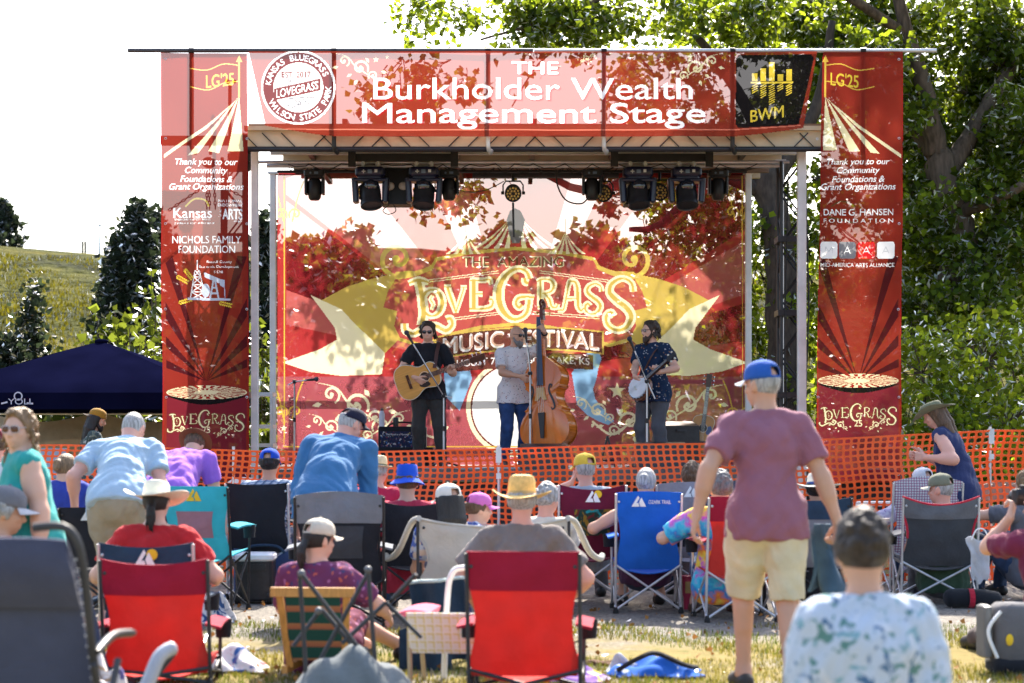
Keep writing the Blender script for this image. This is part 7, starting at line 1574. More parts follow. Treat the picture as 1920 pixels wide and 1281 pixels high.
# guitarist
Y = 23.4; x, y, yw = PX(803, Y), Y, 180
J = person('guitarist with dark wavy hair and sunglasses in a black shirt playing an acoustic guitar', x, y, yw, DZ, k=1.05, g=1.05, belly=.02, head=(-4, 10), wr=LP(780, 709, Y - .27, x, y, yw, DZ), er=(1, -.3, -.2), hr=LD(.75, -.05, -.5, yw), thumb_r=(0, .4, 1), cr=(30, 40, 25), wl=LP(842, 698, Y - .30, x, y, yw, DZ), el_=(-.5, -.6, -1), hl=LD(.25, -.3, .8, yw), thumb_l=(.6, .6, 0), cl=(55, 65, 45),
           ar=(.12, -.02, .085), al=(-.17, .05, .085), feet=(-12, 14), skin='skin_light', shirt=(fabric('shirt_black', (.014, .014, .018)), .62, .12), pants=(fabric('trousers_charcoal', (.035, .032, .03)), 2.0, .02), shoes=M_SHOE, hair=('curly', HB_), seed=3, h=.007, group=None)
glasses(J, M_FR, M_DGLASS)
# bass player
Yb = 23.75; x, y, yw = PX(964, Yb), Yb, 196
J = person('bald bass player with grey beard and sunglasses in a white speckled shirt and jeans', x, y, yw, DZ, k=1.03, g=1.0, head=(32, 4), wr=LP(976, 706, Yb - .36, x, y, yw, DZ), er=(1, -.2, -.6), hr=LD(.7, -.4, -.45, yw), thumb_r=(0, .4, 1), cr=(35, 40, 25), wl=LP(1021, 622, Yb - .40, x, y, yw, DZ), el_=(-1, -.1, -.9), hl=LD(-.55, -.1, .75, yw), thumb_l=(.3, -.3, 1), cl=(60, 70, 50),
           ar=(.13, .0, .085), al=(-.12, -.05, .085), skin='skin_tan', shirt=(dots('shirt_speckled', (.62, .58, .58), [(.20, .02, .05), (.03, .05, .2), (.10, .02, .02)], 34, .12), .7, .14), pants=(fabric('jeans_blue', (.025, .055, .15), .3), 2.0, .018), shoes=mat('shoe_brown', (.06, .03, .02), .5), hair=None, seed=5, h=.007)
glasses(J, M_FR, M_DGLASS); beard(J, H_SALT, .045)
mb = MB(); S, E_, Wp, d, th, cu = J.arms[-1]; u = unit(Wp - E_); c_ = E_ + (Wp - E_) * .88; a_ = unit(np.cross(u, (0, 0, 1))); b_ = np.cross(u, a_); mb.tube([tuple(c_ + (a_ * math.cos(q) + b_ * math.sin(q)) * .034) for q in [6.2832 * i / 14 for i in range(14)]], .010, 6, closed=True); mb.build('wrist_band', M_BLACKF, J.o, smooth=60)
# banjo player
Yj = 23.3; x, y, yw = PX(1226, Yj), Yj, 140
J = person('bearded banjo player with glasses in a navy bird-print shirt seen in profile', x, y, yw, DZ, k=1.05, g=1.12, belly=.04, head=(-26, 3), wr=LP(1190, 706, Yj - .33, x, y, yw, DZ), er=(1, -.8, -.4), hr=LD(.4, -.25, -.5, yw), thumb_r=(0, .5, 1), cr=(40, 50, 30), wl=LP(1233, 699, Yj - .42, x, y, yw, DZ), el_=(-1, -.3, -.9), hl=LD(-.15, -.35, .75, yw), thumb_l=(.8, .3, .2), cl=(60, 70, 50),
           ar=(.13, .02, .085), al=(-.15, .0, .085), feet=(-14, 10), skin='skin_light', shirt=(dots('shirt_birds', (.012, .026, .06), [(.45, .45, .48), (.28, .14, .08), (.012, .026, .06), (.35, .35, .4)], 26, .15), .66, .15), pants=(fabric('trousers_grey', (.075, .075, .085)), 2.0, .024), shoes=M_SHOE, hair=('curly', HB_), seed=8, h=.007)
glasses(J, M_FR, mat('clear_lens', (.25, .22, .22), .1), 'eyeglasses', .95); beard(J, HB_, .06); eyes(J)
STRAPJ = J
# ---- instruments
M_SPRUCE = mat('spruce_top', (.55, .28, .07), .25, .12, 5, stretch=(1, 1, 14)); M_ROSE = mat('rosewood', (.05, .018, .010), .3, .3, 12, stretch=(1, 6, 6)); M_EBONY = mat('ebony', (.012, .010, .012), .35); M_STEEL = mat('steel_string', (.5, .5, .48), .3, metal=1.0); M_BASS = mat('amber_varnish', (.55, .13, .018), .14, .22, 2.5, spec=.6, stretch=(3, 1, .6)); M_BASSR = mat('amber_varnish_rib', (.60, .15, .016), .14, .3, 4, spec=.6, stretch=(1, 1, 14)); M_IVORY = mat('ivory', (.6, .55, .45), .4); M_HEAD = mat('banjo_skin', (.62, .62, .64), .45); M_CHROME = mat('chrome', (.6, .6, .6), .15, metal=1.0)
def sym(half, n=6):
    top = catmull(half, n); return top + [(p[0], -p[1]) for p in reversed(top) if abs(p[1]) > 1e-4]
def guitar(label, Mx, top_m=M_SPRUCE, side_m=M_ROSE, name='acoustic_guitar', guard=M_EBONY):
    t = thing(name, label, 'guitar', (0, 0, 0)); t.matrix_world = Mx; t.location = Mx.to_translation(); t.rotation_euler = Mx.to_euler()
    half = [(-.255, 0), (-.25, .09), (-.215, .165), (-.14, .20), (-.06, .185), (.02, .138), (.07, .124), (.13, .136), (.185, .142), (.235, .11), (.255, .04), (.256, 0)]
    o = sym(half); mb = MB(); mb.prism(o, -.052, .052); mb.build('body', side_m, t, smooth=50, fixn=True)
    mb = MB(); mb.prism([(a * .985, b * .985) for a, b in o], -.058, -.051); mb.build('top', top_m, t, fixn=True)
    mb = MB(); mb.tube([(a * .99, -.055, b * .99) for a, b in o], .005, 5, closed=True); mb.build('binding', M_IVORY, t)
    c_ = [(.085 + .05 * math.cos(q), .05 * math.sin(q)) for q in [6.2832 * i / 24 for i in range(24)]]; mb = MB(); mb.prism(c_, -.0605, -.058); mb.build('sound_hole', M_EBONY, t, fixn=True); mb = MB(); mb.tube([(a + (a - .085) * .14, -.0605, b * 1.14) for a, b in c_], .003, 4, closed=True); mb.build('rosette', M_IVORY, t)
    mb = MB(); mb.prism(catmull([(.07, -.052), (.10, -.055), (.12, -.10), (.06, -.115), (.0, -.085), (.02, -.045)], 5, True), -.0600, -.0578); mb.build('pick_guard', guard, t, fixn=True)
    mb = MB(); mb.box((-.10, -.064, 0), (.032, .014, .16)); mb.build('bridge', M_ROSE, t)
    mb = MB(); mb.prism([(.13, .027), (.62, .022), (.62, -.022), (.13, -.027)], -.071, -.060); mb.build('fretboard', M_EBONY, t, fixn=True)
    mb = MB(); mb.prism([(.24, .026), (.62, .021), (.62, -.021), (.24, -.026)], -.0598, -.030); mb.build('neck', side_m, t, fixn=True)
    mb = MB(); k = .13
    for i in range(15): xx = .62 - .49 * (1 - 2 ** (-i / 12)) * 1.25; mb.box((xx, -.0718, 0), (.0022, .002, .046))
    mb.build('frets', M_CHROME, t); mb = MB(); mb.prism([(.62, .022), (.64, .034), (.80, .038), (.80, -.038), (.64, -.034), (.62, -.022)], -.060, -.044); mb.build('headstock', M_ROSE, t, fixn=True)
    for s in (-1, 1):
        for i in range(3): mb = MB(); mb.tube([(.665 + .05 * i, -.052, s * .036), (.665 + .05 * i, -.052, s * .062)], .006, 6); mb.sphere((.665 + .05 * i, -.052, s * .064), .011, 8, (1, .6, 1)); mb.build('tuning_peg', M_CHROME, t)
    mb = MB()
    for i in range(6): z = (i - 2.5) * .0075; mb.tube([(-.10, -.074, z * 1.25), (.62, -.0745, z)], .0009, 4)
    mb.build('strings', M_STEEL, t); return t
Yg = 23.4 - .20; g0, g1 = Vector((PX(784, Yg), Yg, PZ(710, Yg))), Vector((PX(897, Yg), Yg - .08, PZ(672, Yg))); dx = (g1 - g0).normalized(); n_ = Vector((0, 1, .12)); n_ = (n_ - dx * n_.dot(dx)).normalized(); up_ = dx.cross(n_)
Mx = Matrix.Translation(g0) @ Matrix((dx, n_, up_)).transposed().to_4x4() @ Matrix.Scale(1.06, 4)
gt = guitar('honey coloured acoustic guitar with dark neck held by the guitarist', Mx); gt.scale = (1.11,) * 3
b = (PX(803, 23.2), 23.2, PZ(660, 23.2)); mb = MB(); mb.tube([(PX(762, 23.25), 23.2, PZ(690, 23.2)), (PX(790, 23.25), 23.13, PZ(668, 23.2))], .012, 6)
pts = catmull([(PX(815, 23.1), 23.08, PZ(690, 23.1)), (PX(819, 23.2), 23.20, PZ(662, 23.2)), (PX(822, 23.3), 23.36, PZ(642, 23.3)), (PX(815, 23.5), 23.52, PZ(640, 23.5))], 6); mb = MB(); mb.grid(lambda u, v: (pts[min(len(pts) - 1, int(v * (len(pts) - 1)))][0] + (u - .5) * .045, pts[min(len(pts) - 1, int(v * (len(pts) - 1)))][1] - .01, pts[min(len(pts) - 1, int(v * (len(pts) - 1)))][2]), 2, len(pts) - 1, .005); tag(kid(mb, 'guitar_strap', mat('leather_brown', (.07, .03, .025), .5), None, b, loc=b), 'brown leather guitar strap over the guitarist black shirt', 'strap')
# second guitar on a stand
Ys = 24.6; Mx = Matrix.Translation((PX(1317, Ys), Ys, PZ(815, Ys))) @ Matrix.Rotation(math.radians(-82), 4, 'Y') @ Matrix.Rotation(math.radians(0), 4, 'X')
g2 = guitar('sunburst acoustic guitar with blue pick guard leaning on a stand at right', Mx, mat('sunburst_top', (.45, .20, .05), .25, .35, 4), M_ROSE, guard=mat('guard_blue', (.05, .09, .22), .3)); g2.rotation_euler = (math.radians(-8), math.radians(-83), 0)
b = (PX(1320, Ys), Ys + .15, DZ); t = thing('guitar_stand', 'thin black tripod stand under the sunburst guitar', 'stand', b)
for p in ((-.2, -.25), (.2, -.25), (0, .2)): mb = MB(); mb.tube([(0, 0, .35), (p[0], p[1], .01)], .012, 6); mb.build('leg', M_BLACK, t)
mb = MB(); mb.tube([(0, 0, .3), (0, .02, .62)], .012, 6); mb.build('stem', M_BLACK, t); mb = MB(); mb.tube([(-.12, -.16, .16), (-.12, -.02, .16), (.12, -.02, .16), (.12, -.16, .16)], .010, 6); mb.build('cradle', M_BLACK, t)
# upright bass
Yd = 23.3; base = Vector((PX(1030, Yd), Yd, PZ(836, Yd))); t = thing('double_bass', 'amber varnished double bass with dark fingerboard held upright beside the bass player', 'double bass', tuple(base)); t.rotation_euler = (math.radians(-5), math.radians(-5.5), math.radians(-30))
half = [(0, 0), (.004, .16), (.03, .25), (.12, .325), (.24, .338), (.36, .295), (.42, .25), (.455, .262), (.47, .235), (.53, .195), (.60, .180), (.66, .19), (.705, .215), (.72, .245), (.745, .235), (.81, .255), (.89, .25), (.98, .195), (1.05, .105), (1.10, .05), (1.11, 0)]
hp = catmull(half, 5); ol = [(h_, z) for z, h_ in hp] + [(-h_, z) for z, h_ in reversed(hp) if abs(h_) > 1e-4]; dep = .105
mb = MB(); n = len(ol); vs = [(a, -dep, c_) for a, c_ in ol] + [(a, dep, c_) for a, c_ in ol]; mb.add(vs, [(i, (i + 1) % n, (i + 1) % n + n, i + n) for i in range(n)]); mb.build('ribs', M_BASSR, t, smooth=60, fixn=True)
for s, nm in ((-1, 'front_plate'), (1, 'back_plate')):
    mb = MB(); vs = []; m = 6
    for j in range(m + 1):
        f = 1.03 * (1 - j / m); bulge = .045 * (1 - (1 - j / m) ** 2) * (1 if j else 0)
        vs += [(a * f, s * (dep + .006 + bulge), .55 + (c_ - .55) * (f if f > 1 else f ** .9)) for a, c_ in ol]
    fs = [(j * n + i, j * n + (i + 1) % n, (j + 1) * n + (i + 1) % n, (j + 1) * n + i) for j in range(m) for i in range(n)]; vs += [(a * 1.03, s * (dep - .008), .55 + (c_ - .55) * 1.03) for a, c_ in ol]; fs += [((m + 1) * n + i, (m + 1) * n + (i + 1) % n, (i + 1) % n, i) for i in range(n)]; mb.add(vs, fs); mb.build(nm, M_BASS, t, smooth=60, fixn=True)
for s in (-1, 1):
    mb = MB(); P = catmull([(s * .135, .70), (s * .155, .735), (s * .125, .74), (s * .115, .66), (s * .165, .54), (s * .18, .46), (s * .15, .43), (s * .135, .46)], 6); stroke(mb, P, [.010 + .016 * math.sin(math.pi * i / (len(P) - 1)) for i in range(len(P))], -dep - .046); 
    for v_i in range(len(mb.v)): p = mb.v[v_i]; mb.v[v_i] = (p[0], -dep - .050 + .12 * max(0, abs(p[0]) - .12), p[2])
    mb.build('f_hole', M_EBONY, t)
mb = MB(); mb.prism([(-.085, 0), (-.06, .07), (-.05, .16), (.05, .16), (.06, .07), (.085, 0), (.04, 0), (.0, .05), (-.04, 0)], -dep - .075, -dep - .050); mb.xf(Matrix.Translation((0, 0, .555))); mb.build('bridge', mat('maple', (.50, .30, .12), .45), t, fixn=True)
mb = MB(); mb.prism([(-.022, .08), (-.045, .40), (.045, .40), (.022, .08)], -dep - .075, -dep - .055); mb.build('tailpiece', M_EBONY, t, fixn=True)
mb = MB(); mb.grid(lambda u, v: ((u - .5) * (.085 - .042 * v), -dep - .085 + .02 * (2 * u - 1) ** 2 + .03 * v, .74 + .87 * v), 6, 4, .02); mb.build('fingerboard', mat('ebony_blue', (.02, .022, .05), .25), t, smooth=60)
mb = MB(); mb.tube([(0, -.06, 1.05), (0, -.055, 1.3), (0, -.045, 1.60)], [.042, .026, .022], 10); mb.build('neck', M_BASSR, t, smooth=60)
mb = MB(); mb.box((0, -.04, 1.68), (.05, .065, .18), taper=.85); P = [(.0, -.04 + .055 * math.cos(a) * (1 - a / 14), 1.785 + .05 * math.sin(a) * (1 - a / 14) + .01) for a in [-1.6 + .35 * i for i in range(26)]]; mb.tube(P, [.030 - .0008 * i for i in range(26)], 8); mb.build('scroll', mat('dark_varnish', (.10, .02, .01), .2), t, smooth=60)
for i in range(4): s = 1 if i % 2 else -1; z = 1.63 + .035 * i; mb = MB(); mb.tube([(s * .02, -.02, z), (s * .085, -.01, z)], .007, 6); mb.sphere((s * .09, -.01, z), .02, 8, (.4, 1, 1)); mb.build('tuning_peg', mat('brass', (.6, .42, .12), .25, metal=1.0), t)
mb = MB()
for i in range(4): mb.tube([((i - 1.5) * .022, -dep - .066, .40), ((i - 1.5) * .026, -dep - .082, .715), ((i - 1.5) * .009, -.098 - .02, 1.60)], .0018, 4)
mb.build('strings', M_STEEL, t); mb = MB(); mb.tube([(0, 0, 0), (0, 0, -.27)], .010, 6); mb.build('endpin', M_STEEL, t)
# banjo
Yk = 23.3 - .36; c_ = Vector((PX(1199, Yk), Yk, PZ(727, Yk))); tip = Vector((PX(1253, Yk - .12), Yk - .22, PZ(679, Yk - .12))); dx = (tip - c_).normalized(); n_ = Vector((.80, .60, -.12)); n_ = (n_ - dx * n_.dot(dx)).normalized(); up_ = dx.cross(n_)
t = thing('banjo', 'five-string banjo with white head held by the bearded player', 'banjo', tuple(c_)); t.rotation_euler = Matrix((dx, n_, up_)).transposed().to_euler()
ring_ = lambda r_, k=28: [(r_ * math.cos(6.2832 * i / k), r_ * math.sin(6.2832 * i / k)) for i in range(k)]
mb = MB(); mb.prism(ring_(.165), .0, .05); mb.build('resonator', mat('mahogany', (.14, .045, .02), .25), t, smooth=40, fixn=True); mb = MB(); mb.prism(ring_(.142), -.035, .0); mb.build('rim', M_CHROME, t, smooth=40, fixn=True); mb = MB(); mb.prism(ring_(.135), -.042, -.036); mb.build('drum_head', M_HEAD, t, fixn=True)
mb = MB()
for i in range(20): a = 6.2832 * i / 20; mb.tube([(.147 * math.cos(a), -.036, .147 * math.sin(a)), (.147 * math.cos(a), .0, .147 * math.sin(a))], .006, 5)
mb.build('tension_hooks', M_CHROME, t); mb = MB(); mb.box((-.03, -.052, 0), (.012, .02, .06)); mb.build('bridge', M_IVORY, t)
mb = MB(); mb.prism([(.14, .020), (.52, .017), (.52, -.017), (.14, -.022)], -.055, -.02); mb.build('neck', M_ROSE, t, fixn=True); mb = MB(); mb.prism([(.52, .017), (.55, .04), (.60, .03), (.66, .036), (.66, -.036), (.60, -.03), (.55, -.04), (.52, -.017)], -.05, -.03); mb.build('headstock', M_EBONY, t, fixn=True)
for s in (-1, 1):
    for i in range(2): mb = MB(); mb.sphere((.56 + .06 * i, -.04, s * .052), .014, 8); mb.tube([(.56 + .06 * i, -.04, s * .03), (.56 + .06 * i, -.04, s * .05)], .006, 5); mb.build('tuning_peg', M_IVORY, t)
mb = MB()
for i in range(5): mb.tube([(-.13, -.050, (i - 2) * .009), (-.03, -.064, (i - 2) * .010), (.52, -.058, (i - 2) * .006)], .0009, 4)
mb.build('strings', M_STEEL, t)
# strap over the shoulder of the banjo player
fq = STRAPJ; pc = [fq.tf(tuple(fq.chest + fq.f1 * a + fq.X * b + fq.t1 * c_)) for a, b, c_ in ((.165, .05, -.16), (.163, -.02, -.04), (.14, -.09, .08), (.06, -.125, .165), (-.04, -.12, .15))]; P = catmull(pc, 6); b = pc[1]
mb = MB(); s_ = Vector((.7, -.2, .6)).normalized() * .026; mb.grid(lambda u, v: tuple(Vector(P[int(round(v * (len(P) - 1)))]) + s_ * (2 * u - 1)), 2, len(P) - 1, .006); tag(kid(mb, 'banjo_strap', mat('leather_brown', (.07, .03, .025), .5), None, b, loc=b), 'brown leather strap across the banjo player navy shirt', 'strap')
# microphones on boom stands
def mic_stand(label, px, Y, top, pole_py, mic, cup=None, tail=None):
    b = (PX(px, Y), Y, DZ); t = thing('microphone_stand', label, 'microphone stand', b); q = lambda x_, y_, dy=0.0: (PX(x_, Y + dy) - b[0], dy, PZ(y_, Y + dy) - DZ)
    z = PZ(pole_py, Y) - DZ; mb = MB(); mb.tube([(0, 0, .06), (0, 0, z * .55)], .013, 8); mb.tube([(0, 0, z * .55), (0, 0, z)], .010, 8); mb.build('pole', M_ALU, t, smooth=60); mb = MB(); mb.tube([(0, 0, z * .55 - .03), (0, 0, z * .55 + .03)], .02, 8); mb.sphere((0, 0, z), .03, 10); mb.build('clutch', M_BLACK, t, smooth=60)
    for k in range(3): a = .5 + k * 2.094; mb = MB(); mb.tube([(0, 0, .09), (math.cos(a) * .28, math.sin(a) * .28, .012)], .011, 6); mb.build('leg', M_BLACK, t)
    e = q(*mic); tl = q(*tail) if tail else (0, 0, z); mb = MB(); mb.tube([tl, (0, -.015, z), e], .009, 8); mb.build('boom', M_ALU, t, smooth=60)
    d = (Vector(e) - Vector((0, 0, z))).normalized(); e = Vector(e); mb = MB(); mb.tube([e - d * .10, e + d * .04], [.012, .020], 10); mb.build('microphone_body', M_BLACK, t, smooth=60); mb = MB(); mb.sphere(e + d * .06, .032, 12); mb.build('microphone_grille', mat('grille', (.03, .03, .05), .5, bump=.5, bscale=400), t, smooth=180)
    mb = MB(); mb.tube([tuple(e - d * .1), tuple(e * .6 + Vector((.02, -.03, z * .4 - .05))), (0.01, -.03, z), (.02, -.02, z * .5), (.05, -.1, .02), (.4, -.3, .012)], .004, 5); mb.build('cable', M_RUBBER, t); return t
mic_stand('boom microphone stand in front of the guitarist', 832, 22.75, 0, 742, (767, 632), tail=(848, 746)); mic_stand('boom microphone stand in front of the bass player', 994, 22.9, 0, 700, (986, 628), tail=(997, 720)); mic_stand('boom microphone stand in front of the banjo player', 1213, 22.6, 0, 715, (1184, 644), tail=(1228, 748)); mic_stand('short microphone stand turned away at the left edge of the backdrop', 552, 25.2, 0, 716, (585, 712), tail=(540, 722))
# amplifier with stickers, bottle and can on it
Y = 24.3; zt = PZ(800, Y); b = (PX(755, Y), Y, DZ); t = thing('guitar_amplifier', 'small combo amplifier covered in stickers behind the guitarist', 'amplifier', b); hh_ = zt - DZ
mb = MB(); mb.rbox((0, 0, hh_ / 2), (.62, .3, hh_), .03); mb.build('cabinet', M_BLACKF, t, smooth=40); mb = MB(); mb.grid(lambda u, v: ((u - .5) * .56, -.156, hh_ * .36 + hh_ * .52 * v), 1, 1, .006); mb.build('stickered_panel', spots('stickers', (.02, .025, .06), [(.05, .15, .4), (.5, .5, .5), (.35, .05, .08), (.4, .32, .1)], 22, .36), t)
mb = MB(); mb.tube(catmull([(-.2, 0, hh_), (-.1, 0, hh_ + .05), (.1, 0, hh_ + .05), (.2, 0, hh_)], 5), .012, 6); mb.build('handle', M_BLACK, t); text_mb('The Road is a Mystery', .3, .03, -.06, hh_ * .80, 0, -.161).build('sticker_lettering', M_LOGO, t)
b = (PX(716, Y), Y, zt); mb = MB(); mb.lathe([(.0005, 0), (.036, 0), (.037, .16), (.022, .20), (.018, .21), (.0005, .21)], 18); t = mb.build('water_bottle', mat('bottle_white', (.55, .55, .62), .3), None, b, smooth=40); tag(t, 'white steel water bottle standing on the amplifier', 'bottle'); mb = MB(); mb.lathe([(.02, .205), (.021, .235), (.0005, .24)], 14); mb.build('lid', M_GUN, t, smooth=40)
b = (PX(742, Y), Y, zt + .002); mb = MB(); mb.lathe([(.0005, 0), (.034, 0), (.036, .01), (.036, .10), (.030, .115), (.0005, .115)], 18); t = mb.build('drink_can', M_BLACKP, None, b, smooth=40); tag(t, 'small black insulated can beside the white bottle', 'can'); mb = MB(); mb.lathe([(.0305, .114), (.031, .118), (.0005, .117)], 14); mb.build('lid', M_CHROME, t)
b = (PX(790, 23.9), 23.9, DZ); t = thing('instrument_case', 'low black instrument case lying in front of the amplifier', 'case', b); mb = MB(); mb.rbox((-.30, 0, .13), (.95, .30, .26), .05); mb.build('case_body', M_BLACKF, t, smooth=40); mb = MB(); mb.tube([(-.4, -.16, .15), (-.3, -.18, .15), (-.2, -.16, .15)], .012, 6); mb.build('handle', M_BLACK, t)
def wedge(label, px, Y, w, py, rz=0, name='monitor_wedge', tall=.34):
    b = (PX(px, Y), Y, DZ); t = thing(name, label, 'speaker', b, math.radians(rz)); zt = PZ(py, Y) - DZ if py else tall; mb = MB()
    pr = [(-.22, 0), (.20, 0), (.24, zt * .35), (.02, zt), (-.20, zt * .9)]; n = 5; mb.add([(-w / 2, p[0], p[1]) for p in pr] + [(w / 2, p[0], p[1]) for p in pr], [tuple(range(n)), tuple(range(2 * n - 1, n - 1, -1))] + [(i, i + n, (i + 1) % n + n, (i + 1) % n) for i in range(n)]); mb.build('cabinet', M_BLACKP, t, fixn=True)
    mb = MB(); mb.box((0, -.225 + .004, zt * .8), (.14, .012, .03)); mb.build('badge', M_GUN, t); mb = MB(); mb.grid(lambda u, v: ((u - .5) * w * .9, .225 - .20 * v, zt * .40 + zt * .57 * v + .008), 2, 2, .006); mb.build('grille', M_BLACKF, t); return t
wedge('black floor monitor in front of the double bass', 1020, 22.3, .57, 832); wedge('black floor monitor in front of the banjo player', 1237, 22.3, .60, 829); wedge('black floor monitor in front of the guitarist', 760, 22.4, .45, 855); wedge('black speaker cabinet behind the banjo player legs', 1265, 24.4, .52, 790, 20, 'speaker_cabinet')
b = (PX(1139, 23.0), 23.0, DZ); t = thing('a_frame_stand', 'small black A-shaped instrument stand on the deck', 'stand', b)
for sx in (-.1, .1): mb = MB(); mb.tube([(0, 0, PZ(818, 23) - DZ), (sx, -.03, 0)], .013, 6); mb.build('leg', M_BLACK, t)
mb = MB(); mb.tube([(-.07, -.1, .1), (.07, -.1, .1)], .010, 6); mb.tube([(0, 0, .12), (0, -.1, .1)], .01, 6); mb.build('cradle', M_BLACK, t)
# cables and set lists lying on the deck
mb = MB(); r = random.Random(5)
for k in range(9):
    x0 = r.uniform(-1.6, 1.6); mb.tube(catmull([(x0 + .35 * i + r.uniform(-.1, .1), 22.15 + r.uniform(0, .5), DZ + .012) for i in range(5)], 5), .009, 5)
b = (0, 22.4, DZ); tag(kid(mb, 'stage_cables', mat('cable_pale', (.35, .33, .33), .5), None, b, loc=b), 'tangle of pale cables lying on the front of the stage', 'cable')
for k, px in enumerate((846, 905, 1068)): mb = MB(); mb.grid(lambda u, v: ((u - .5) * .21, (v - .5) * .28, .006 + .01 * math.sin(3 * u)), 4, 4, .001); o = mb.build('set_list', M_LOGO, None, (PX(px, 22.25), 22.25, DZ), rot=(0, 0, .3 * k)); tag(o, 'white sheet of paper lying on the front of the stage', 'paper', 'papers on the stage')
mb = MB(); mb.tube([(0, 0, 0), (0, 0, .78)], .03, 8); b = (PX(412, 25.3), 25.3, 0)
# ------------------------------------------------------------------ the audience
F_ = lambda n, c, **k: fabric(n, c, **k)
sh_khaki = F_('shorts_khaki', (.30, .26, .19)); sh_cream = F_('shorts_cream', (.58, .50, .34)); jeans = F_('jeans_dark', (.03, .05, .10), var=.3); jeansb = F_('jeans_mid', (.05, .09, .18), var=.3); p_grey = F_('trousers_mid_grey', (.10, .10, .11)); p_teal = F_('trousers_teal', (.06, .28, .30))
straw = mat('straw', (.62, .50, .30), .8, .15, 40, .5, 180); straw_w = mat('straw_white', (.72, .68, .56), .8, .08, 40, .5, 180); straw_y = mat('straw_yellow', (.66, .43, .14), .8, .2, 40, .5, 180)
# --- man in mauve standing at right
Y = 9.8; x, y, yw = PX(1438, Y), Y, 2
J = person('standing man in a mauve t-shirt, blue cap and cream shorts seen from behind', x, y, yw, 0, k=.99, g=.96, belly=.02, head=(38, 4), wr=(.39, -.06, .82), er=(.6, -1, 0), hr=(.06, .1, -1), thumb_r=(-.3, 1, 0), cr=(50, 60, 40), wl=LP(1306, 968, Y - .1, x, y, yw), el_=(-.7, -1, .1), hl=(-.25, .0, -1), thumb_l=(.2, 1, 0), cl=(25, 30, 20),
           ar=(.10, -.16, .085), al=(-.10, .15, .085), feet=(-8, 8), skin='skin_tan', shirt=(F_('shirt_mauve', (.26, .105, .145), var=.06), .66, .11, .018), pants=(sh_cream, .98, .022), shoes=mat('shoe_dark', (.03, .025, .022), .6), hair=('fringe', H_GRY, 1), seed=11, h=.007)
cap(J, F_('cap_blue', (.02, .09, .36)), F_('cap_white', (.66, .68, .72)), yaw=0)
# jacket in his hand
Yq = 9.9; b = (PX(1552, Yq), Yq, PZ(1110, Yq)); t = thing('folded_jacket', 'dark blue folded jacket hanging from the standing man right hand', 'jacket', b); mb = MB(); mb.grid(lambda u, v: ((u - .5) * (.20 - .15 * v) - .03 * v + .02 * math.sin(9 * u + 5 * v), .04 * math.sin(u * 8) * (1 - v), .36 * v + .03 * math.sin(7 * u) * (1 - v)), 16, 12, .02); mb.build('cloth', F_('jacket_slate_blue', (.045, .085, .13), var=.2), t, smooth=60)
# --- man in the flowered shirt, near foreground
Y = 5.9; x, y = PX(1632, Y), Y
M_FLOWER = spots('shirt_flowers', (.45, .50, .57), [(.54, .56, .60), (.20, .34, .38), (.07, .14, .24), (.10, .21, .19)], 13, .40, warp=.2)
J = person('man in a pale blue flowered shirt sitting in the near foreground, seen from behind', x, y, 2, kind='sit', k=1.02, g=.68, belly=.02, pelvis=(0, 0, .245), lean=3, curl=8, head=(-2, 8), wr=(.20, .16, .22), er=(.3, -1, 0), wl=(-.20, .16, .22), el_=(-.3, -1, 0), ar=(.18, .62, .085), al=(-.18, .60, .085), skin='skin_tan', shirt=(M_FLOWER, .74, .14, .020), pants=(sh_khaki, 1.05), shoes=M_SHOE, hair=('short', mat('hair_dark_lit', (.03, .02, .015), .55, .5, 60, .5, 160)), seed=21, h=.006)
# --- left group
Y = 9.9; x, y, yw = PX(52, Y), Y, 118
J = person('smiling woman with curly hair and sunglasses in a teal sleeveless top', x, y, yw, 0, k=.845, g=1.25, female=True, head=(44, 2), wl=(-.26, .0, .74), wr=(.26, .02, .74), skin='skin_light', shirt=(F_('top_teal', (.03, .30, .28)), .0, .12), pants=(jeansb, 2.0), shoes=M_SHOE, hair=('wavy', H_BLD), seed=31, h=.007); glasses(J, mat('frame_clear', (.4, .35, .35), .3), mat('lens_brown', (.10, .04, .02), .1), size=1.15)
Y = 13.0; x, y, yw = PX(226, Y), Y, 4
J = person('grey-haired man in a pale blue t-shirt bending forward with hanging arms', x, y, yw, 0, k=1.03, g=1.1, belly=.03, pelvis=(0, -.08, .92), lean=33, curl=20, head=(-22, 44), wl=LP(140, 950, Y + .2, x, y, yw), el_=(-.4, -1, 0), hl=(.05, .1, -1), thumb_l=(.5, 1, 0), wr=LP(296, 955, Y + .3, x, y, yw), er=(.3, -1, 0), hr=(0, .2, -1), skin='skin_red', shirt=(F_('shirt_pale_blue', (.33, .45, .56), var=.06), .62, .08, .016), pants=(sh_khaki, 1.0, .02), shoes=M_SHOE, hair=('fringe', H_GRY), seed=41)
Y = 15.0; x, y, yw = PX(322, Y), Y, -14
J = person('woman in a purple shirt and brown felt hat stooping toward the fence', x, y, yw, 0, k=.98, g=1.25, belly=.04, female=True, pelvis=(.02, -.12, .90), lean=40, curl=22, head=(10, 50), wl=(-.32, .45, .52), wr=(.30, .45, .52), skin='skin_light', shirt=(F_('shirt_purple', (.30, .11, .48)), .6, .10), pants=(jeans, 2.0), shoes=M_SHOE, hair=('short', H_BRN, 1), seed=42); hat(J, mat('felt_brown', (.14, .045, .012), .8), (.088, .09), .07, .01, .03, band=F_('band_lilac', (.35, .15, .42)))
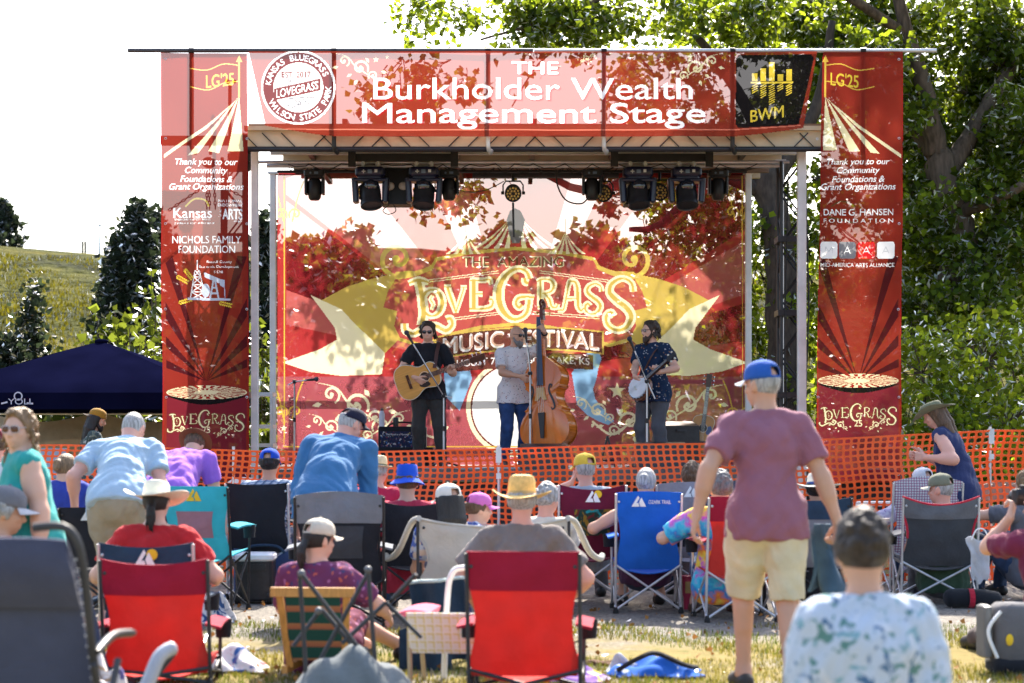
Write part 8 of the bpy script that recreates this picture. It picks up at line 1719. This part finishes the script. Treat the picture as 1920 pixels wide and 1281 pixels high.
def sitter(label, px, Y, head_py, yaw=0, head=(0, 5), seat=None, **k):
    """seat height follows from where the top of the head stands in the photo"""
    kk = k.get('k', 1.0); ztop = PZ(head_py, Y); pz = ztop - .845 * kk
    k.setdefault('lean', -8); k.setdefault('curl', 8); sx = .42 if pz < .4 else .48
    k.setdefault('ar', (.15, sx + .05, .085)); k.setdefault('al', (-.15, sx, .085))
    return person(label, PX(px, Y), Y, yaw, kind='sit', pelvis=(0, 0, max(.12, pz)), head=head, **k)
J = sitter('lady in a white wide-brimmed straw hat and red t-shirt with a dark ponytail', 292, 11.2, 897, head=(-8, 6), k=.98, g=1.24, belly=.04, female=True, wl=(-.30, .26, .50), wr=(.33, .22, .48), skin='skin_light', shirt=(F_('shirt_red', (.46, .02, .025)), .7, .1), pants=(jeans, 2.0), shoes=M_SHOE, hair=('ponytail', H_BLK, 1), seed=51); hat(J, straw_w, (.090, .108), .13, .02, .05, band=straw_w, tilt=4)
p = J; mb = MB(); c_ = p.chest - p.f1 * .150; mb.grid(lambda u, v: tuple(c_ + p.X * (u - .5) * .17 + p.t1 * (-.02 + .07 * v * (1 - .7 * abs(2 * u - 1)) - .02) - p.f1 * (.012 - .06 * (2 * u - 1) ** 2 * .3)), 10, 4, .004); mb.build('shirt_print', spots('print_gold', (.50, .16, .05), [(.62, .42, .10), (.5, .05, .03)], 30, .45), J.o, smooth=60)
J = sitter('person in a grey cap at the far left edge beside the slate lounge chair', 4, 9.6, 905, yaw=-60, head=(-10, 12), k=.98, skin='skin_tan', shirt=(F_('shirt_orange', (.42, .13, .05)), .6, .1), pants=(jeans, 2.0), shoes=M_SHOE, hair=('short', H_GRY, 1), seed=52); cap(J, F_('cap_grey', (.14, .14, .16)), F_('cap_grey_pale', (.42, .42, .45)))
J = sitter('small child with a brown hair bun and blue top behind the woman in teal', 120, 14.4, 850, k=.8, head=(-30, 10), skin='skin_light', shirt=(F_('shirt_blue_kid', (.03, .05, .28)), .5, .08), pants=(jeans, 1.0), shoes=M_SHOE, hair=('bun', H_BLD), seed=53)
Y = 21.9; x, y = PX(168, Y), Y
J = person('bearded sound man with ponytail and mustard cap standing under the navy canopy', x, y, -70, 0, k=.98, head=(-8, 16), wl=(-.15, .35, .95), wr=(.2, .35, .95), skin='skin_tan', shirt=(spots('shirt_palm', (.05, .07, .07), [(.35, .36, .33), (.14, .16, .12)], 16, .42), .65, .12), pants=(jeans, 2.0), shoes=M_SHOE, hair=('long', H_BLK, 1), seed=54); cap(J, F_('cap_mustard', (.30, .15, .02)), F_('cap_dark', (.06, .04, .03)), yaw=180); beard(J, H_BLK, .03)
J = sitter('man in a bright blue cap and checked shirt seen over the plain black chair', 505, 16.0, 838, k=1.0, head=(-6, 4), skin='skin_tan', shirt=(plaid('shirt_check', (.50, .55, .60), (.12, .20, .32), (.05, .08, .15), 7, diag=True), .6, .1), pants=(jeans, 2.0), shoes=M_SHOE, hair=('short', H_BLK, 1), seed=55); cap(J, F_('cap_royal', (.01, .06, .42)), yaw=0)
# --- man bending in blue
Y = 13.7; x, y, yw = PX(622, Y), Y, -6
J = person('big man in a blue long-sleeved shirt and jeans bending over with a navy cap', x, y, yw, 0, k=1.06, g=1.28, belly=.06, pelvis=(-.02, -.12, .90), lean=27, curl=22, roll=4, head=(-38, 34), wl=LP(552, 1000, Y + .1, x, y, yw), el_=(-.4, -1, 0), hl=(0, .1, -1), wr=LP(690, 1000, Y + .25, x, y, yw), er=(.4, -1, 0), hr=(0, .2, -1), skin='skin_red', shirt=(F_('shirt_blue_long', (.045, .145, .30), var=.08), 1.94, .06, .018, .008), pants=(jeans, 2.0, .02), shoes=M_SHOE, hair=('fringe', H_GRY, 1), seed=61, h=.007); cap(J, F_('cap_navy', (.012, .012, .03)), yaw=0, tilt=-14)
J = sitter('woman in a beige cap and flowered plum dress on the low wooden chair', 600, 10.7, 972, yaw=-8, head=(-40, 6), k=.93, female=True, lean=-18, wr=(.34, .26, .30), er=(.9, -.7, -.4), wl=(-.2, .3, .3), ar=(.35, .62, .085), al=(.12, .62, .085), skin='skin_light', shirt=(dots('dress_plum', (.13, .035, .09), [(.40, .10, .08), (.3, .12, .25), (.06, .05, .12)], 30, .2), .85, .16), pants=(dots('dress_plum_skirt', (.13, .03, .06), [(.38, .08, .06), (.25, .1, .2)], 24, .2), .95, .03, 'skirt'), shoes=M_SHOE, hair=('ponytail', H_BLK, 1), seed=62, h=.007); cap(J, F_('cap_beige', (.52, .46, .37)), yaw=0)
# --- middle rows
J = sitter('man in a pale straw fedora and red shirt beside the bending man in blue', 706, 15.6, 850, k=1.0, head=(-20, 5), skin='skin_red', shirt=(F_('shirt_crimson', (.42, .02, .06)), .6, .1), pants=(p_grey, 2.0), shoes=M_SHOE, hair=('short', H_GRY, 1), seed=63); hat(J, straw, (.085, .10), .045, .0, .015, band=F_('band_olive', (.12, .12, .06)), pinch=.15)
J = sitter('person in a bright blue bucket hat and pink-red t-shirt', 764, 14.3, 868, k=1.02, g=1.12, head=(4, 6), skin='skin_light', shirt=(F_('shirt_coral_red', (.48, .04, .075)), .6, .1), pants=(jeans, 2.0), shoes=M_SHOE, hair=('short', H_BRN, 1), seed=64); hat(J, F_('hat_royal', (.015, .08, .52)), (.090, .105), .055, .045, 0, bucket=True)
J = sitter('person with long dark hair, white cap turned sideways and blue flowered shirt', 845, 13.1, 903, k=1.0, head=(34, 6), skin='skin_tan', shirt=(dots('shirt_blue_flowers', (.35, .38, .46), [(.04, .07, .22), (.08, .12, .35), (.5, .4, .35)], 22, .34), .6, .1), pants=(jeans, 2.0), shoes=M_SHOE, hair=('long', H_BLK, 1), seed=65); cap(J, F_('cap_offwhite', (.60, .57, .52)))
J = sitter('child in a bright pink cap looking toward the right', 893, 13.3, 922, yaw=-10, head=(-62, 4), k=.84, female=True, skin='skin_light', shirt=(F_('shirt_peach', (.5, .3, .25)), .5, .1), pants=(jeans, 2.0), shoes=M_SHOE, hair=('short', H_BRN, 1), seed=66); cap(J, F_('cap_pink', (.55, .14, .42)))
J = sitter('man in a tan straw hat and grey-brown shirt behind the centre red chair', 978, 11.3, 892, k=1.04, g=1.16, head=(-4, 4), wl=(-.3, .2, .35), wr=(.3, .2, .35), el_=(-1, -.6, -.4), er=(1, -.6, -.4), skin='skin_red', shirt=(F_('shirt_taupe', (.17, .145, .135), var=.05), .7, .12, .016), pants=(jeans, 2.0), shoes=M_SHOE, hair=('short', H_GRY, 1), seed=67, h=.007); hat(J, straw_y, (.090, .125), .10, .025, .035, band=mat('straw_band', (.45, .32, .14), .8), pinch=.1)
J = sitter('woman with grey hair at the edge of the tan straw hat', 1022, 14.2, 902, head=(-40, 5), k=.98, female=True, skin='skin_red', shirt=(F_('shirt_cream', (.55, .5, .42)), .5, .1), pants=(jeans, 2.0), shoes=M_SHOE, hair=('short', H_GRY), seed=68)
J = sitter('man in a yellow cap and pale grey t-shirt raising a hand to his face', 1098, 15.5, 846, head=(16, 4), k=1.03, g=1.12, wl=(-.12, .17, .97), el_=(-1, .2, -.5), hl=(.5, -.2, .7), skin='skin_red', shirt=(F_('shirt_pale_grey', (.34, .38, .43)), .6, .1), pants=(p_grey, 2.0), shoes=M_SHOE, hair=('fringe', H_GRY, 1), seed=69); cap(J, F_('cap_yellow', (.62, .42, .05)), yaw=14)
J = sitter('woman with grey hair pinned up in the bright blue camp chair', 1210, 14.7, 872, head=(-14, 8), k=.97, g=1.05, female=True, wl=(-.40, .22, .62), el_=(-1, -.6, -.5), wr=(.28, .3, .62), skin='skin_tan', shirt=(F_('top_plum', (.06, .02, .05)), .0, .1), pants=(jeans, 1.05), shoes=M_RUBBER, hair=('bun', H_GRY), seed=70)
J = sitter('man with short brown hair in front of the grey camp chair', 1297, 15.8, 864, head=(-8, 4), k=1.0, skin='skin_light', shirt=(F_('shirt_dusty', (.30, .26, .30)), .6, .1), pants=(jeans, 2.0), shoes=M_SHOE, hair=('short', H_BRN), seed=71)
J = sitter('person in a rainbow tie-dye shirt in the red camp chair', 1352, 14.0, 880, head=(10, 5), k=1.0, g=1.1, wl=(-.36, .28, .60), el_=(-1, -.5, -.5), wr=(.3, .3, .6), skin='skin_light', shirt=(tiedye('shirt_tie_dye'), .85, .14, .024), pants=(jeansb, 1.1), shoes=mat('shoe_brown', (.06, .03, .02), .5), hair=('short', H_SALT), seed=72)
J = sitter('person in black shirt and straw hat mostly hidden by the man in mauve', 1532, 14.4, 882, head=(-10, 5), k=1.02, g=1.05, skin='skin_tan', shirt=(F_('shirt_black2', (.015, .015, .018)), .6, .1), pants=(jeans, 2.0), shoes=M_SHOE, hair=('short', H_BLK, 1), seed=73); hat(J, straw_w, (.088, .10), .10, .02, .02, band=F_('band_blue', (.03, .07, .25)))
J = sitter('man in an olive cap and dark green shirt looking left in the charcoal chair', 1768, 15.3, 884, head=(52, 4), k=1.02, g=1.12, skin='skin_red', shirt=(F_('shirt_forest', (.035, .065, .04)), .6, .1), pants=(p_grey, 2.0), shoes=M_SHOE, hair=('fringe', H_GRY, 1), seed=74); cap(J, F_('cap_olive', (.17, .17, .12)), F_('cap_olive_pale', (.42, .40, .33)), yaw=0)
J = sitter('person in a white cap and lilac shirt on the striped lawn chair', 1733, 16.7, 874, head=(24, 8), k=.98, g=1.08, wl=(-.36, .1, .62), el_=(-1, -.4, -.5), skin='skin_light', shirt=(spots('shirt_lilac', (.40, .36, .48), [(.25, .2, .36), (.5, .48, .55)], 16, .45), 1.2, .1), pants=(jeans, 2.0), shoes=M_SHOE, hair=('short', H_GRY, 1), seed=75); cap(J, F_('cap_white2', (.62, .62, .66)), F_('cap_grey', (.14, .14, .16)))
# --- standing woman right
Y = 16.1; x, y, yw = PX(1796, Y), Y, 62
J = person('long-haired woman in an olive brimmed hat and navy tank top standing by the fence', x, y, yw, 0, k=.98, g=1.12, belly=.03, female=True, lean=5, curl=14, head=(6, 26), wl=LP(1736, 858, Y - .15, x, y, yw), el_=(-.4, -1, -.5), hl=(.1, 1, .1), thumb_l=(0, .2, 1), cl=(50, 60, 40), wr=LP(1730, 856, Y + .05, x, y, yw), er=(.5, -1, -.5), hr=(-.1, 1, .1), thumb_r=(0, .2, 1), cr=(50, 60, 40), skin='skin_red', shirt=(F_('top_navy', (.025, .035, .10)), .0, .20), pants=(p_teal, 2.0), shoes=M_SHOE, hair=('long', H_BRN, 1), seed=81, h=.007); hat(J, F_('hat_olive', (.16, .16, .10)), (.09, .085), .10, .02, .05, band=F_('band_olive_dark', (.07, .07, .04)), tilt=-4)
# --- right edge
J = sitter('person in a maroon shirt holding a dark camera at the right edge', 1972, 11.0, 902, yaw=10, head=(34, 4), k=1.0, g=1.05, lean=4, wl=(-.17, .20, .86), el_=(-.2, -.3, -1), hl=(.4, .3, .8), thumb_l=(.5, .5, 0), cl=(50, 60, 40), wr=(.14, .26, .9), er=(1, -.2, -.9), ar=(.15, .85, .085), al=(-.1, .85, .085), skin='skin_light', shirt=(F_('shirt_maroon', (.15, .02, .05)), .66, .1), pants=(F_('trousers_brown', (.07, .05, .05)), 2.0), shoes=M_SHOE, hair=('short', H_BLK), seed=82)
cp = J.tf((-.03, .30, .98)); t = thing('camera', 'black camera held up by the person in maroon at the right edge', 'camera', cp, math.radians(10)); mb = MB(); mb.rbox((0, 0, 0), (.14, .07, .10), .015); mb.build('camera_body', M_BLACKP, t, smooth=40); mb = MB(); mb.tube([(0, .03, 0), (0, .13, 0)], [.04, .045], 16); mb.build('lens', M_BLACKP, t, smooth=40); mb = MB(); mb.rbox((0, 0, .06), (.05, .05, .03), .01); mb.build('viewfinder', M_BLACKP, t)
J = sitter('person with one hand resting forward beside the fence at the right edge', 1925, 15.6, 880, yaw=30, head=(10, 5), k=1.0, wl=(-.45, .45, .72), el_=(-1, 0, -.6), hl=(-.2, .5, -.8), skin='skin_light', shirt=(F_('shirt_grey_dark', (.10, .10, .12)), .6, .1), pants=(jeans, 2.0), shoes=M_SHOE, hair=('short', H_BLD), seed=83)
J = sitter('red-capped person at the far left edge behind the woman in teal', -6, 15.0, 800, head=(20, 4), k=1.0, skin='skin_red', shirt=(F_('shirt_white', (.6, .6, .6)), .6, .1), pants=(jeans, 2.0), shoes=M_SHOE, hair=('short', H_BRN, 1), seed=84); cap(J, F_('cap_dull_red', (.26, .04, .05)))
